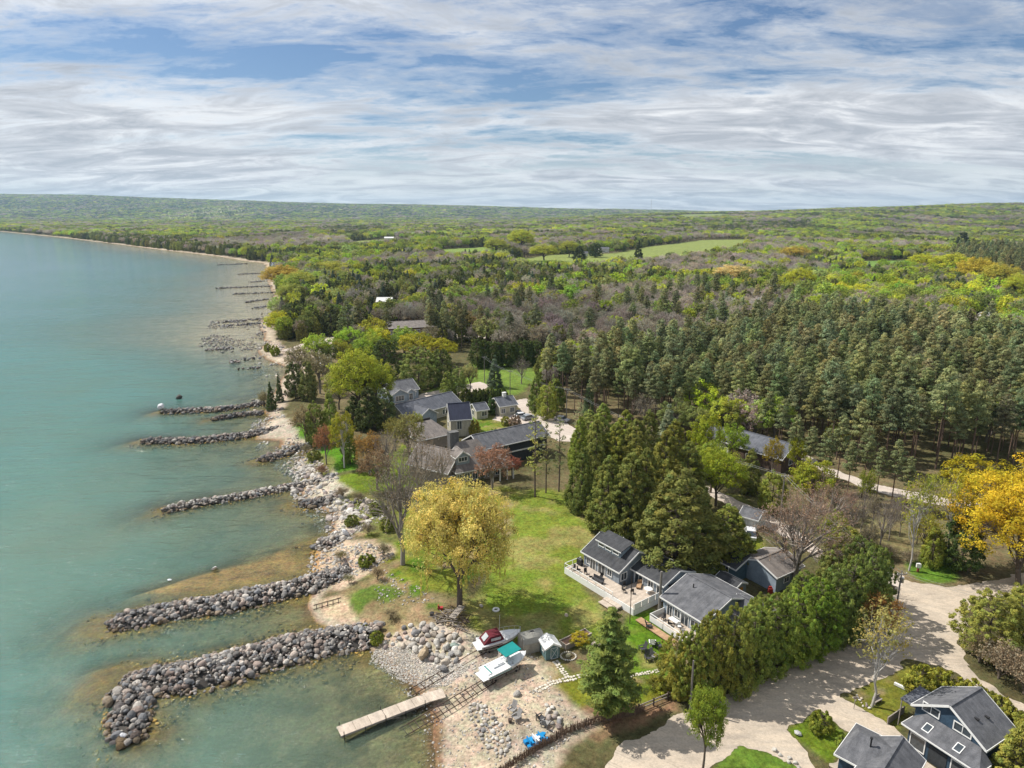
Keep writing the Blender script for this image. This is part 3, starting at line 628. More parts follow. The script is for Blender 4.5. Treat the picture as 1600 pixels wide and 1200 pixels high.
def groyne(label, pts, width, height, size, nparts, seed, dark=0.0, group='stone groynes running out into the lake', ochre=True, pale=0.0):
    r = np.random.default_rng(seed)
    S, L = spine_pts(pts, 200)
    T = np.gradient(S, axis=0); T /= np.linalg.norm(T, axis=1)[:, None] + 1e-9; Nn = np.stack([-T[:, 1], T[:, 0]], 1)
    root = thing('stone_groyne', (float(S[0, 0]), float(S[0, 1]), 0.0), 0, label, 'groyne', group); o3 = np.array([S[0, 0], S[0, 1], 0])
    n = int(L * width / (size * size) * 3.0)
    i = r.uniform(0, 199, n); lo = i.astype(int); t = r.uniform(-1, 1, n)
    wv = width / 2 * (0.85 + 0.3 * vnoise(i, i * 0, 18, seed)); endt = np.clip((199 - i) / 199 * L / (width * 0.5), 0.25, 1)
    p2 = S[lo] + (S[np.minimum(lo + 1, 199)] - S[lo]) * (i - lo)[:, None] + Nn[lo] * (t * wv * np.sqrt(endt))[:, None]
    h = height * (1 - np.abs(t) ** 1.8) * np.sqrt(endt)
    z = h + r.normal(0, 0.08, n) - 0.12
    sz = size * r.choice([0.30, 0.42, 0.55, 0.78, 1.0], n, p=[.30, .36, .22, .10, .02]) * r.uniform(0.85, 1.15, n)
    cl = ROCKC[r.integers(0, len(ROCKC), n)] * r.uniform(0.7, 1.5, (n, 1)) * np.array([1.0, 0.97, 0.92])
    if pale: m = r.random(n) < pale; cl[m] = PALEC[r.integers(0, 5, m.sum())]
    tip = np.clip((i / 199 - 0.72) / 0.28, 0, 1)
    cl = cl * (1 - (0.45 * tip + dark) * r.uniform(0.5, 1, n))[:, None]
    wet = (z < 0.30) & (r.random(n) < 0.7); cl[wet] = cl[wet] * 0.45 + np.array([0.08, 0.05, 0.015])
    pos = np.stack([p2[:, 0], p2[:, 1], z], 1) - o3
    order = np.argsort(-sz * (z > 0.1)); big = order[:nparts]; rest = order[nparts:]
    for k in big: one_stone('stone', pos[k], float(sz[k]), cl[k], root, r)
    rubble('small_stones', pos[rest], sz[rest], cl[rest], root, 2 if size > 0.7 and pts[0][1] > 850 else 1, seed)
    # core that fills the gaps between the stones
    m = MB(); k = 24
    Sk, _ = spine_pts(pts, k); Tk = np.gradient(Sk, axis=0); Tk /= np.linalg.norm(Tk, axis=1)[:, None]
    vs = []; fs = []
    for a in range(k):
        e = min(1, (k - 1 - a) / (k - 1) * L / (width * .5) + .2); nn = np.array([-Tk[a, 1], Tk[a, 0]])
        for q, hh in ((-0.48, -0.6), (-0.25, height * .45 * e), (0.25, height * .45 * e), (0.48, -0.6)):
            p = Sk[a] + nn * q * width * e; vs.append((p[0] - o3[0], p[1] - o3[1], hh))
    for a in range(k - 1):
        for j in range(3): fs.append((a * 4 + j, a * 4 + j + 1, a * 4 + 5 + j, a * 4 + 4 + j))
    m.add(vs, fs); m.build('rubble_core', M_core, root)
    if ochre:                                  # weed-coated stones under water along the foot
        n2 = int(L * 7 / (size * size) * 1.1 * min(1.6, width / 5)); i2 = r.uniform(0, 199, n2); lo = i2.astype(int); sgn = r.choice([-1, 1], n2)
        off = sgn * width / 2 * r.uniform(0.9, 1.0 + 1.4 * r.random(n2) ** 2, n2)
        extra = np.where(i2 > 185, r.uniform(0, 3.5, n2), 0)
        q = S[lo] + Nn[lo] * off[:, None] + T[lo] * extra[:, None]
        zz = -0.02 - 0.30 * r.random(n2) - 0.22 * (np.abs(off) / width)
        oc = np.array([(0.44, 0.28, 0.07), (0.34, 0.22, 0.06), (0.46, 0.33, 0.11), (0.22, 0.15, 0.07)])[r.integers(0, 4, n2)] * r.uniform(.7, 1.2, (n2, 1))
        rubble('weedy_stones', np.stack([q[:, 0], q[:, 1], zz], 1) - o3, size * r.uniform(0.3, 0.6, n2), oc, root, 1, seed + 5)
    return root
M_core = material('wet_rubble', (0.075, 0.068, 0.06), (0.045, 0.04, 0.036), 2.0, 0.9)
groyne('broad grey boulder groyne with a hooked end, beside the wooden dock', [(590, 992), (572, 990), (500, 1003), (441, 1016), (322, 1050), (250, 1062), (190, 1064)], 7.6, 1.35, 0.66, 295, 1)
groyne('short dark stone spur bent off the end of the hooked groyne', [(205, 1070), (200, 1095), (203, 1125), (207, 1158)], 5.2, 0.9, 0.8, 90, 2, dark=0.35)
groyne('long grey boulder groyne with a black blunt tip, beyond the hooked one', [(545, 893), (515, 903), (470, 916), (356, 940), (260, 955), (166, 976)], 6.0, 1.3, 0.64, 290, 3)
groyne('narrow pale stone groyne between two open bays, off the rocky bank', [(540, 742), (472, 757), (375, 775), (300, 787), (252, 797)], 3.4, 0.9, 0.72, 150, 4, pale=0.35)
groyne('thick dark groyne ending short of the pale slab beach', [(458, 666), (375, 681), (310, 688), (222, 689)], 4.4, 1.0, 0.85, 120, 5, dark=0.25)
groyne('stubby dark spur of stones below the slab beach', [(486, 694), (445, 707), (405, 719)], 4.5, 0.9, 0.85, 70, 6, dark=0.3)
groyne('thin dark groyne with a white rock at its tip', [(414, 629), (342, 640), (251, 643)], 3.8, 0.9, 0.9, 60, 7, dark=0.3)
groyne('short dark spur behind the thin groyne', [(412, 644), (372, 648), (330, 655)], 3.6, 0.8, 0.9, 50, 8, dark=0.35, ochre=False)
groyne('dark boulder spur on the corner of the rocky bank', [(530, 775), (500, 786), (466, 786)], 5.0, 1.0, 0.8, 70, 9, dark=0.35)
groyne('heap of dark and white boulders by the brown shallows', [(585, 822), (545, 838), (488, 856)], 4.6, 0.9, 0.75, 110, 10, pale=0.3)
far_groynes = [([(409, 498), (351, 503)], 5), ([(409, 505), (348, 509)], 4), ([(420, 447), (344, 450)], 6), ([(425, 457), (369, 459)], 4), ([(420, 467), (383, 472)], 5), ([(444, 476), (397, 481)], 6),
               ([(418, 427), (375, 428)], 5), ([(385, 412), (340, 413.5)], 5), ([(410, 439), (390, 441)], 4), ([(370, 542), (325, 547)], 3), ([(398, 560), (355, 566)], 3), ([(405, 574), (385, 576)], 2)]
for k, (pts, wd) in enumerate(far_groynes):
    S, L = spine_pts(pts, 60); r = np.random.default_rng(90 + k); n = int(L * wd * 0.8); i = r.integers(0, 60, n); t = r.uniform(-1, 1, n)
    root = thing('stone_groyne', (float(S[0, 0]), float(S[0, 1]), 0), 0, 'thin dark line of stones across the sandy shallows far along the shore', 'groyne', 'small far groynes on the sandy shallows')
    pos = np.stack([S[i, 0] + r.normal(0, 1.2, n) - S[0, 0], S[i, 1] + t * wd * .6 - S[0, 1], 0.75 * (1 - t * t) * r.uniform(.3, 1, n)], 1)
    rubble('dark_stones', pos, r.uniform(0.4, 0.9, n), ROCKC[r.integers(0, 8, n)] * 0.85, root, 1, k)

# loose stones along the shore: nobody could count them
def scatter(n, key, size, cols, seed, name='shore_rubble', label='loose stones and slabs spread along the water', thr=0.0, z=None, lod=1, sc_=10):
    r = np.random.default_rng(seed); pw = PW[key] if isinstance(key, str) else np.array(key); x0, y0 = pw.min(0); x1, y1 = pw.max(0)
    x = r.uniform(x0, x1, n * 4); y = r.uniform(y0, y1, n * 4); k = (sdpoly(x, y, pw) > 0) & (fnoise(x, y, sc_, seed) > thr); x, y = x[k][:n], y[k][:n]
    zz = terrain(x, y) + 0.03
    if z is not None: zz = np.maximum(zz, z)
    o = rubble(name, np.stack([x, y, zz], 1), size[0] + (size[1] - size[0]) * r.random(len(x)) ** 2.5, cols[r.integers(0, len(cols), len(x))] * r.uniform(.8, 1.15, (len(x), 1)), None, lod, seed)
    return tag(o, label, None, None, 'stuff')
mixc_ = np.concatenate([ROCKC[:5] * 1.1, PALEC, PALEC, PALEC])
scatter(230, 'beach_d', (0.5, 1.2), mixc_, 41, name='pale_slabs', label='pale flat slabs lying along the rocky bank', thr=0.42, sc_=9)
scatter(1100, 'beach_d', (0.12, 0.5), mixc_, 31, label='pale stones and slabs covering the rocky bank', thr=0.46, sc_=7)
scatter(1000, 'beach_e', (0.2, 0.7), mixc_, 32, label='pale slabs on the bank by the thick groyne', thr=0.45)
scatter(1500, 'beach_f', (0.3, 1.1), mixc_, 33, label='dark and pale stones on the far flats', thr=0.5)
scatter(700, 'beach_c', (0.12, 0.5), mixc_, 34, label='small stones on the sand by the brown shallows', thr=0.55)
scatter(4200, 'pebbles', (0.07, 0.18), PALEC, 35, name='pebbles', label='grey pebbles on the beach beside the groyne')
scatter(1800, 'beach', (0.06, 0.22), mixc_, 36, name='pebbles', label='small stones strewn over the sandy beach', thr=0.45)
scatter(260, 'scrub', (0.1, 0.3), mixc_, 37, label='small stones in the dry scrub', thr=0.5)
scatter(900, poly([(330, 500), (410, 500), (410, 545), (380, 560), (310, 540)], 0), (0.25, 0.8), np.concatenate([ROCKC * .9, PALEC * .8]), 38, label='dark stones breaking the sandy shallows', thr=0.5, z=0.0)
scatter(1500, poly([(235, 922), (330, 900), (440, 878), (490, 862), (490, 898), (400, 915), (300, 938)], 0), (0.15, 0.5), np.array([(0.3, .19, .06), (.2, .13, .06), (.36, .27, .15)]), 39, label='weedy stones in the brown shallows', thr=0.42)

# single boulders
def boulder(px, py, wpx, colr, label, group=None, sq=0.8, zoff=0.0, cat='boulder', z=None, name='boulder'):
    r = np.random.default_rng(int(px * 7 + py * 3)); x, y, _ = U(px, py, GZ if z is None else z)
    s = wpx / FPX * depth_at(y) / 2
    zz = float(terrain(np.array([x]), np.array([y]))[0]) if z is None else z
    o = one_stone(name, (x, y, zz + s * 0.3 + zoff), s, colr, None, r, sq); return tag(o, label, cat, group)
boulder(662, 1015, 30, (0.42, 0.33, 0.22), 'big orange-tinted boulder at the edge of the pale boulder heap')
boulder(713, 1010, 21, (0.25, 0.31, 0.27), 'green-grey boulder at the inland corner of the pale boulder heap')
boulder(808, 1086, 15, (0.36, 0.34, 0.31), 'round grey boulder on the beach below the teal-topped boat', sq=1.0)
boulder(1246, 1147, 14, (0.42, 0.42, 0.41), 'round pale boulder in the small roadside lawn')
boulder(752, 948, 9, (.5, .45, .4), 'pale stone lying by the willow shadow'); boulder(885, 962, 8, (.55, .45, .35), 'pale stone on the lawn beyond the raised bed')
boulder(252, 637, 14, (0.75, 0.76, 0.78), 'white rock at the tip of the thin groyne', z=0.4); boulder(280, 622, 12, (0.10, 0.09, 0.08), 'dark rock alone in the shallows off the thin groyne', z=0.1)
boulder(265, 907, 9, (0.8, 0.8, 0.82), 'white rock in the brown shallows', z=0.0, sq=.4); boulder(335, 890, 13, (0.7, 0.68, 0.66), 'pale slab in the middle of the brown shallows', z=0.0, sq=.5)
boulder(195, 1152, 17, (0.62, 0.63, 0.66), 'whitish rock at the foot of the dark spur', z=0.1, sq=.6); boulder(373, 577, 6, (0.08, .07, .06), 'small black rock on the far sand flats', z=0.2)
boulder(540, 830, 18, (0.7, 0.7, 0.72), 'big white rock on the dark heap by the bank', zoff=.4)
boulder(545, 982, 10, (.6, .5, .38), 'tan boulder on the small sandy cove')
r = np.random.default_rng(5)
def inside_pts(P_, n, seed, dmin):
    r = np.random.default_rng(seed); pw = poly(P_); x0, y0 = pw.min(0); x1, y1 = pw.max(0); out = []
    for _ in range(n * 60):
        x, y = r.uniform(x0, x1), r.uniform(y0, y1)
        if sdpoly([x], [y], pw)[0] > 0 and all((x - a) ** 2 + (y - b) ** 2 > dmin ** 2 for a, b in out): out.append((x, y))
        if len(out) >= n: break
    return out
for (P_, n, s0, s1, lab, grp, dmin) in (
    ([(640, 985), (660, 975), (700, 985), (722, 1000), (718, 1030), (690, 1040), (672, 1018), (640, 1005)], 80, 0.32, 0.82, 'pale rounded boulder in the heap below the driftwood pile', 'boulders heaped below the driftwood pile', 0.78),
    ([(590, 985), (640, 972), (660, 985), (640, 1000), (600, 1000)], 22, 0.3, 0.6, 'rounded stone strung out from the groyne root to the boulder heap', 'stones from the groyne root to the heap', 1.0),
    ([(732, 1092), (750, 1090), (778, 1120), (800, 1160), (785, 1182), (752, 1150), (735, 1115)], 120, 0.14, 0.40, 'pale stone in the loose row beside the railway ties', 'pale stones beside the boat railway', 0.45),
    ([(850, 1098), (865, 1105), (880, 1135), (868, 1140), (855, 1120)], 14, 0.25, 0.5, 'grey stone of the cluster near the beach chairs', 'grey stones near the beach chairs', 0.6),
    ([(1205, 1172), (1215, 1172), (1245, 1190), (1250, 1202), (1235, 1196)], 9, 0.28, 0.4, 'stone edging the corner lawn along the road', 'stones edging the corner lawn', 0.6),
    ([(1330, 1090), (1340, 1085), (1365, 1105), (1355, 1110)], 12, 0.12, 0.25, 'white stone at the foot of the sparse birch', 'white stones by the sparse birch', 0.4),
    ([(878, 1028), (900, 1019), (902, 1030), (885, 1037)], 0, .2, .3, '', '', 1)):
    for x, y in inside_pts(P_, n, n, dmin):
        s = r.uniform(s0, s1); c = (PALEC if r.random() < .75 else ROCKC[:5])[r.integers(0, 5)]
        zz = float(terrain(np.array([x]), np.array([y]))[0])
        tag(one_stone('boulder', (x, y, zz + s * .35), s, c, None, r), lab, 'boulder', grp)

# ------------------------------------------------------------------ building materials
M_white = material('white_paint', (0.78, 0.78, 0.76), (0.70, 0.70, 0.68), 3, 0.5)
M_glass = material('window_glass', (0.03, 0.04, 0.05), (0.06, 0.075, 0.085), 1.2, 0.08, spec=0.8)
M_dark = material('dark_metal', (0.03, 0.03, 0.032), rough=0.5)
M_shingle_dark = material('dark_shingles', (0.040, 0.042, 0.047), (0.075, 0.077, 0.082), 1.1, 0.9, 0.5, 14, detail=8, wave=(3.0, 'Y', 0.5))
M_shingle_grey = material('grey_shingles', (0.155, 0.157, 0.168), (0.085, 0.088, 0.098), 1.0, 0.9, 0.5, 14, detail=9, wave=(3.0, 'Y', 0.4))
M_shingle_brown = material('weathered_shingles', (0.24, 0.21, 0.19), (0.15, 0.135, 0.125), 0.8, 0.9, 0.5, 12, detail=9, wave=(2.0, 'Y', 0.4))
M_slate = material('slate_shingles', (0.135, 0.142, 0.165), (0.085, 0.092, 0.11), 0.9, 0.85, 0.4, 12, wave=(2.4, 'Y', 0.4))
M_metalroof = material('dark_metal_roof', (0.040, 0.045, 0.075), (0.030, 0.033, 0.056), 0.6, 0.5, wave=(1.2, 'X', 0.4))
M_siding = material('grey_blue_siding', (0.26, 0.30, 0.34), (0.21, 0.25, 0.29), 1.5, 0.7, wave=(4.0, 'Z', 0.5))
M_siding2 = material('pale_blue_siding', (0.30, 0.36, 0.42), (0.25, 0.31, 0.37), 1.5, 0.7, wave=(4.0, 'Z', 0.4))
M_navy = material('navy_boards', (0.042, 0.078, 0.118), (0.030, 0.056, 0.090), 2.0, 0.65, wave=(3.5, 'X', 0.6))
M_cream = material('cream_siding', (0.50, 0.47, 0.37), (0.43, 0.40, 0.31), 1.5, 0.75, wave=(3.0, 'Z', 0.3))
M_charcoal = material('charcoal_siding', (0.045, 0.05, 0.055), (0.03, 0.034, 0.038), 1.5, 0.75, wave=(3.0, 'Z', 0.4))
M_tanwall = material('tan_siding', (0.33, 0.28, 0.23), (0.25, 0.21, 0.17), 1.2, 0.8)
M_brownwall = material('brown_boards', (0.11, 0.075, 0.055), (0.075, 0.05, 0.038), 1.2, 0.85, wave=(2.0, 'X', 0.5))
M_deck = material('sun_bleached_decking', (0.54, 0.46, 0.38), (0.44, 0.37, 0.30), 1.2, 0.85, wave=(2.2, 'X', 0.6), stretch=(1, 1, 1))
M_tanboards = material('tan_boardwalk', (0.45, 0.29, 0.17), (0.36, 0.23, 0.13), 1.5, 0.85, wave=(2.0, 'X', 0.5))
M_greywood = material('weathered_wood', (0.34, 0.30, 0.26), (0.24, 0.21, 0.18), 2, 0.9, 0.3, stretch=(0.4, 3, 3))
M_darkwood = material('dark_wood', (0.09, 0.065, 0.05), (0.06, 0.045, 0.035), 2, 0.9)
M_redwood = material('red_brown_boards', (0.33, 0.10, 0.045), (0.25, 0.075, 0.035), 3, 0.8, wave=(5.0, 'X', 0.5))
M_orange = material('orange_door', (0.55, 0.24, 0.04), rough=0.7)
M_stonework = material('chimney_stone', (0.16, 0.155, 0.15), (0.10, 0.10, 0.10), 5, 0.9, 0.6)
M_wallwhite = material('white_siding', (0.66, 0.66, 0.62), (0.58, 0.58, 0.55), 1.5, 0.75, wave=(3.0, 'Z', 0.3))

def opening(root, M, x, z, w, h, door=False, mull=1, frame=None, name=None):
    """window or door in the plane y = 0 of M, facing -y; frame with its pane as a sub-part"""
    m = MB(); t = 0.11
    m.box((x, -0.03, z + h / 2 + t / 2), (w + 2 * t, 0.1, t)); m.box((x, -0.03, z - h / 2 - t / 2), (w + 2 * t, 0.1, t))
    for s in (-1, 1): m.box((x + s * (w / 2 + t / 2), -0.03, z), (t, 0.1, h))
    for k in range(mull): m.box((x - w / 2 + w * (k + 1) / (mull + 1), -0.028, z), (0.07, 0.06, h))
    f = m.build(name or ('door' if door else 'window'), frame or M_white, root); f.matrix_local = M
    p = MB().box((x, -0.004, z), (w, 0.024, h)).build('pane', M_glass, f)
    return f
def face(cx, cy, rz): return Matrix.Translation((cx, cy, 0)) @ Matrix.Rotation(rz, 4, 'Z')
class Wing:
    """one gabled volume: ridge along local X, eaves at y = -W/2 and +W/2"""
    def __init__(s, root, L, W, zw, rise, roofm, wallm, M=None, oh=0.4, z0=0.0, trim=None, roof_name='roof', hip=0.0, off=0.0, wall=True):
        s.root, s.L, s.W, s.zw, s.M = root, L, W, zw, (M or Matrix.Identity(4)); M = s.M; l = L / 2; w = W / 2
        if wall:
            if hip: m = MB().box((0, 0, (z0 + zw) / 2), (L, W, zw - z0))
            else: m = MB().prism([(-w, z0), (w, z0), (w, zw), (off, zw + rise * (1 - 0.0)), (-w, zw)], -l, l, 'x')
            o = m.build('wall', wallm, root); o.matrix_local = M
        k1 = rise / (w + off); k2 = rise / (w - off); th = 0.16
        e1, e2 = zw - oh * k1 + 0.02, zw - oh * k2 + 0.02; r = zw + rise + 0.02; a = l + oh; hx = hip * l
        ra = a - hx
        if hip:
            pts = [(-a, -w - oh, e1), (a, -w - oh, e1), (a, w + oh, e2), (-a, w + oh, e2), (-ra, off, r), (ra, off, r)]
            fs = [(0, 1, 5, 4), (1, 2, 5), (2, 3, 4, 5), (3, 0, 4), (3, 2, 1, 0)]
            m = MB().add([(p[0], p[1], p[2] + th) for p in pts[:6]], fs)
            o = m.build(roof_name, roofm, root); o.matrix_local = M
            for (q0, q1) in (((-a, -w - oh, e1), (a, -w - oh, e1)), ((a, -w - oh, e1), (a, w + oh, e2)), ((a, w + oh, e2), (-a, w + oh, e2)), ((-a, w + oh, e2), (-a, -w - oh, e1))):
                pass
            m = MB().box((0, -w - oh - .03, e1 + .08), (2 * a + .1, .06, .2)).box((0, w + oh + .03, e2 + .08), (2 * a + .1, .06, .2)).box((-a - .03, 0, e1 + .08), (.06, W + 2 * oh, .2)).box((a + .03, 0, e1 + .08), (.06, W + 2 * oh, .2))
            m.build('fascia', trim or M_white, root).matrix_local = M
        else:
            for sy, e, y0 in ((-1, e1, -w - oh), (1, e2, w + oh)):
                m = MB().slab([(-a, y0, e + th), (a, y0, e + th), (a, off, r + th), (-a, off, r + th)] if sy < 0 else [(-a, off, r + th), (a, off, r + th), (a, y0, e + th), (-a, y0, e + th)], th)
                o = m.build(roof_name, roofm, root); o.matrix_local = M
            m = MB().box((0, -w - oh - 0.03, e1 + .06), (2 * a + .12, .06, .22)).box((0, w + oh + 0.03, e2 + .06), (2 * a + .12, .06, .22))
            for sx in (-1, 1):
                m.bar((sx * (a + .03), -w - oh, e1 + .06), (sx * (a + .03), off, r + .06), 0.06, 0.24); m.bar((sx * (a + .03), w + oh, e2 + .06), (sx * (a + .03), off, r + .06), 0.06, 0.24)
            m.build('fascia', trim or M_white, root).matrix_local = M
            m = MB().bar((-a, off, r + th + .02), (a, off, r + th + .02), 0.3, 0.06); m.build('ridge_cap', roofm, root).matrix_local = M
    def front(s): return s.M @ face(0, -s.W / 2, 0)
    def back(s): return s.M @ face(0, s.W / 2, PI)
    def left(s): return s.M @ face(-s.L / 2, 0, -PI / 2)
    def right(s): return s.M @ face(s.L / 2, 0, PI / 2)
def chimney(root, x, y, z0, z1, w=0.8, d=0.8, mat=None, M=None):
    o = MB().box((x, y, (z0 + z1) / 2), (w, d, z1 - z0)).box((x, y, z1 + .06), (w + .16, d + .16, .12)).build('chimney', mat or M_stonework, root)
    if M is not None: o.matrix_local = M
    return o
def eave_frame(A, B, z):
    """origin and yaw of a front eave seen from pixel A to pixel B at height z"""
    a = U(*A, z); b = U(*B, z); return a, b, math.atan2(b[1] - a[1], b[0] - a[0]), math.hypot(b[0] - a[0], b[1] - a[1])
def house_at(name, A, B, ze, W, label, cat='house', group=None, oh=0.4):
    """root on the ground under the middle of a house whose FRONT eave line is A-B; returns root, length along eave, width"""
    a, b, yaw, L = eave_frame(A, B, ze)
    cx, cy = (a[0] + b[0]) / 2, (a[1] + b[1]) / 2
    cx -= math.sin(yaw) * (W / 2 + oh); cy += math.cos(yaw) * (W / 2 + oh)
    return thing(name, (cx, cy, GZ), yaw, label, cat, group), L - 2 * oh

# 1 the grey-blue cottage with the clerestory dormer and the big deck
hr, L = house_at('cottage', (907.5, 862), (967.5, 896), 4.7, 8.2, 'grey-blue cottage with dark roof, dormer strip of windows and wide pale deck')
w1 = Wing(hr, L, 8.2, 3.2, 2.1, M_shingle_dark, M_siding)
for x, w, d in ((-2.9, .7, 0), (-1.9, 1.2, 1), (0.2, 1.5, 1), (2.0, .9, 0)): opening(hr, w1.front(), x, 1.75 if d else 2.0, w, 1.9 if d else 1.1, bool(d), 1)
opening(hr, w1.right(), -3.0, 1.9, 1.2, 1.2)
m = MB().prism([(-2.4, 3.3), (0.0, 3.3), (0.0, 6.1), (-2.4, 5.42)], -2.6, 2.6, 'x'); m.build('dormer_wall', M_siding2, hr)
MB().slab([(-2.9, -2.66, 5.48), (2.9, -2.66, 5.48), (2.9, 0.3, 6.3), (-2.9, 0.3, 6.3)], .14).build('dormer_roof', M_shingle_dark, hr)
MB().box((0, -2.69, 5.40), (5.9, .06, .16)).build('dormer_fascia', M_white, hr)
for x in (-1.75, -0.1, 1.6): opening(hr, face(0, -2.42, 0), x, 4.85, 1.2, 0.42, mull=0)
MB().tube((1.5, 2.0, 4.4), (1.5, 2.0, 5.5), .09).build('vent_pipe', M_dark, hr); MB().tube((-0.3, 1.2, 5.0), (-0.3, 1.2, 5.7), .1).build('vent_pipe', M_white, hr)
# wing towards the road
Mx = Matrix.Translation((L / 2 + 3.6, 2.1, 0))
w2 = Wing(hr, 6.2, 6.8, 2.9, 1.3, M_shingle_dark, M_siding, M=Mx)
opening(hr, w2.front(), -1.9, 1.5, 1.6, 1.9, True); opening(hr, w2.front(), 0.6, 1.8, 1.0, 1.2); opening(hr, w2.front(), 2.3, 1.5, 0.8, 1.7, True, 0)
MB().slab([(L / 2 + 6.7, -0.2, 2.5), (L / 2 + 8.0, -0.2, 2.2), (L / 2 + 8.0, 2.2, 2.2), (L / 2 + 6.7, 2.2, 2.5)], .1).build('awning', M_shingle_dark, hr)
MB().box((L / 2 + 7.2, 1.0, 1.1), (.9, 2.0, 2.2)).build('wood_store', M_redwood, hr)
# deck
def wl(o, px, py, z): 
    p = o.matrix_basis.inverted() @ Vector(U(px, py, z)); return p
hr_l = L
dk = MB(); x0, x1, x2, y0, y1 = -L / 2 - 0.8, L / 2 + 1.2, L / 2 + 6.6, -4.1 - 3.6, -4.1
dk.box(((x0 + x1) / 2, (y0 + y1) / 2 - .02, 0.85), (x1 - x0, y1 - y0, 0.12)); dk.box(((x1 + x2) / 2, (y0 + 0.2 - 1.3) / 2, 0.85), (x2 - x1 - .01, 1.5 - y0 - 2.8, 0.12))
dk.build('deck_floor', M_deck, hr)
sk = MB(); sk.box(((x0 + x2) / 2, y0 + .02, .55), (x2 - x0, .1, 1.1)); sk.box((x2, (y0 - 1.3) / 2, .4), (.1, -1.3 - y0, .8)); sk.box((x0, (y0 + y1) / 2, .5), (.1, y1 - y0, 1.0)); sk.build('deck_skirt', M_white, hr)
rl = MB()
for a, b in (((x0, y0), (x1 + 1, y0)), ((x2, y0), (x2, -1.4)), ((x0, y0), (x0, y1))):
    rl.bar((a[0], a[1], 1.85), (b[0], b[1], 1.85), .08, .06); d = math.hypot(b[0] - a[0], b[1] - a[1]); n = max(2, int(d / 1.6))
    for k in range(n + 1): p = (a[0] + (b[0] - a[0]) * k / n, a[1] + (b[1] - a[1]) * k / n); rl.bar((p[0], p[1], .9), (p[0], p[1], 1.9), .08)
rl.build('railing', M_white, hr)
for k in range(4): 
    q = y0 + 0.1 + (-1.5 - y0) * k / 4; MB().box((x2 + .02, q + (-1.5 - y0) / 8, 1.35), (.05, (-1.5 - y0) / 4 - .12, .9)).build('screen_panel', M_white, hr)
MB().box(((x1 + x2) / 2 - 1.2, y0 - 1.0, 0.3), (3.2, 1.9, .12)).box(((x1 + x2) / 2 - 1.2, y0 - .5, .45), (3.2, .9, .12)).build('deck_step', M_deck, hr)

# 2 grey-roofed cottage behind the cedar hedge
h2, L = house_at('cottage', (1037, 936), (1094, 971), 4.5, 10.6, 'low pale-blue cottage with broad grey roof, half hidden by the cedar hedge')
w3 = Wing(h2, L + 1.5, 10.6, 2.9, 1.9, M_shingle_grey, M_siding2)
for x, w, d in ((-2.5, .9, 1), (-1.0, 1.0, 0), (0.4, 1.3, 1), (2.2, 1.3, 0)): opening(h2, w3.front(), x, 1.3 if d else 1.6, w, 1.9 if d else 1.1, bool(d))
Wing(h2, 6.0, 5.0, 2.7, 1.2, M_shingle_grey, M_siding2, M=Matrix.Translation((L / 2 + 3.2, 3.0, 0)))
MB().tube((-1.5, -1.6, 3.9), (-1.5, -1.6, 5.0), .09).build('vent_pipe', M_dark, h2)
MB().box((0, -5.3 - 1.5, .45), (L + 1.0, 3.0, .12)).build('deck_floor', M_deck, h2)
m = MB(); yy = -5.3 - 3.0
m.bar((-L / 2 - .5, yy, 1.4), (L / 2 + .5, yy, 1.4), .1, .08); m.box((0, yy, .6), (L + 1, .06, .9))
m.build('railing', M_white, h2)
MB().box((-L / 2 - .5, -5.3 - 1.5, .8), (.08, 3.0, 1.1)).build('railing', M_white, h2)
MB().box((0, yy - 1.1, .25), (L + 3.5, 1.2, .1)).build('boardwalk', M_tanboards, h2)

# 3 pale-blue garage with its gable to the lake, and the dark-roofed cabin beside it
h3, L = house_at('garage', (1154, 872), (1213, 902), 4.6, 6.2, 'pale-blue garage with grey-brown roof beside the bare reddish tree', 'garage')
w4 = Wing(h3, 6.2, L + .4, 2.9, 1.3, M_shingle_brown, M_siding2, M=Matrix.Rotation(PI / 2, 4, 'Z'))
opening(h3, w4.left(), 0.9, 1.6, .8, .9) if False else None
opening(h3, face(L / 2 + .2, 0, PI / 2), -0.5, 1.6, 1.2, .8)
h3b, L = house_at('cabin', (1102, 864), (1150, 889), 4.4, 6.0, 'blue cabin with near-black roof and white-framed windows under the cedars', 'cabin')
w5 = Wing(h3b, L, 6.0, 2.6, 1.2, M_shingle_dark, material('blue_siding', (0.10, 0.17, 0.22)))
for x in (-2.0, -.8): opening(h3b, w5.front(), x, 1.5, .9, 1.5, mull=0)
opening(h3b, w5.front(), 0.9, 1.4, 1.0, 1.8, True)
# 4 little shed with the arched orange door
h4, L = house_at('shed', (1116, 900), (1150, 918), 3.9, 2.6, 'small dark-roofed shed with an orange door behind the grey-roofed cottage', 'shed', oh=.15)
w6 = Wing(h4, L, 2.6, 2.0, .6, M_shingle_dark, M_siding, oh=.15)
MB().box((L / 2 + .03, -.1, .9), (.06, 1.1, 1.7)).build('door', M_orange, h4)
# 5 garage by the lane
h5, L = house_at('garage', (1158, 806), (1180, 812), 4.0, 4.6, 'small white garage with grey roof by the gravel lane', 'garage', oh=.3)
Wing(h5, L + 1.2, 4.6, 2.3, 1.0, M_shingle_grey, M_wallwhite, oh=.3)

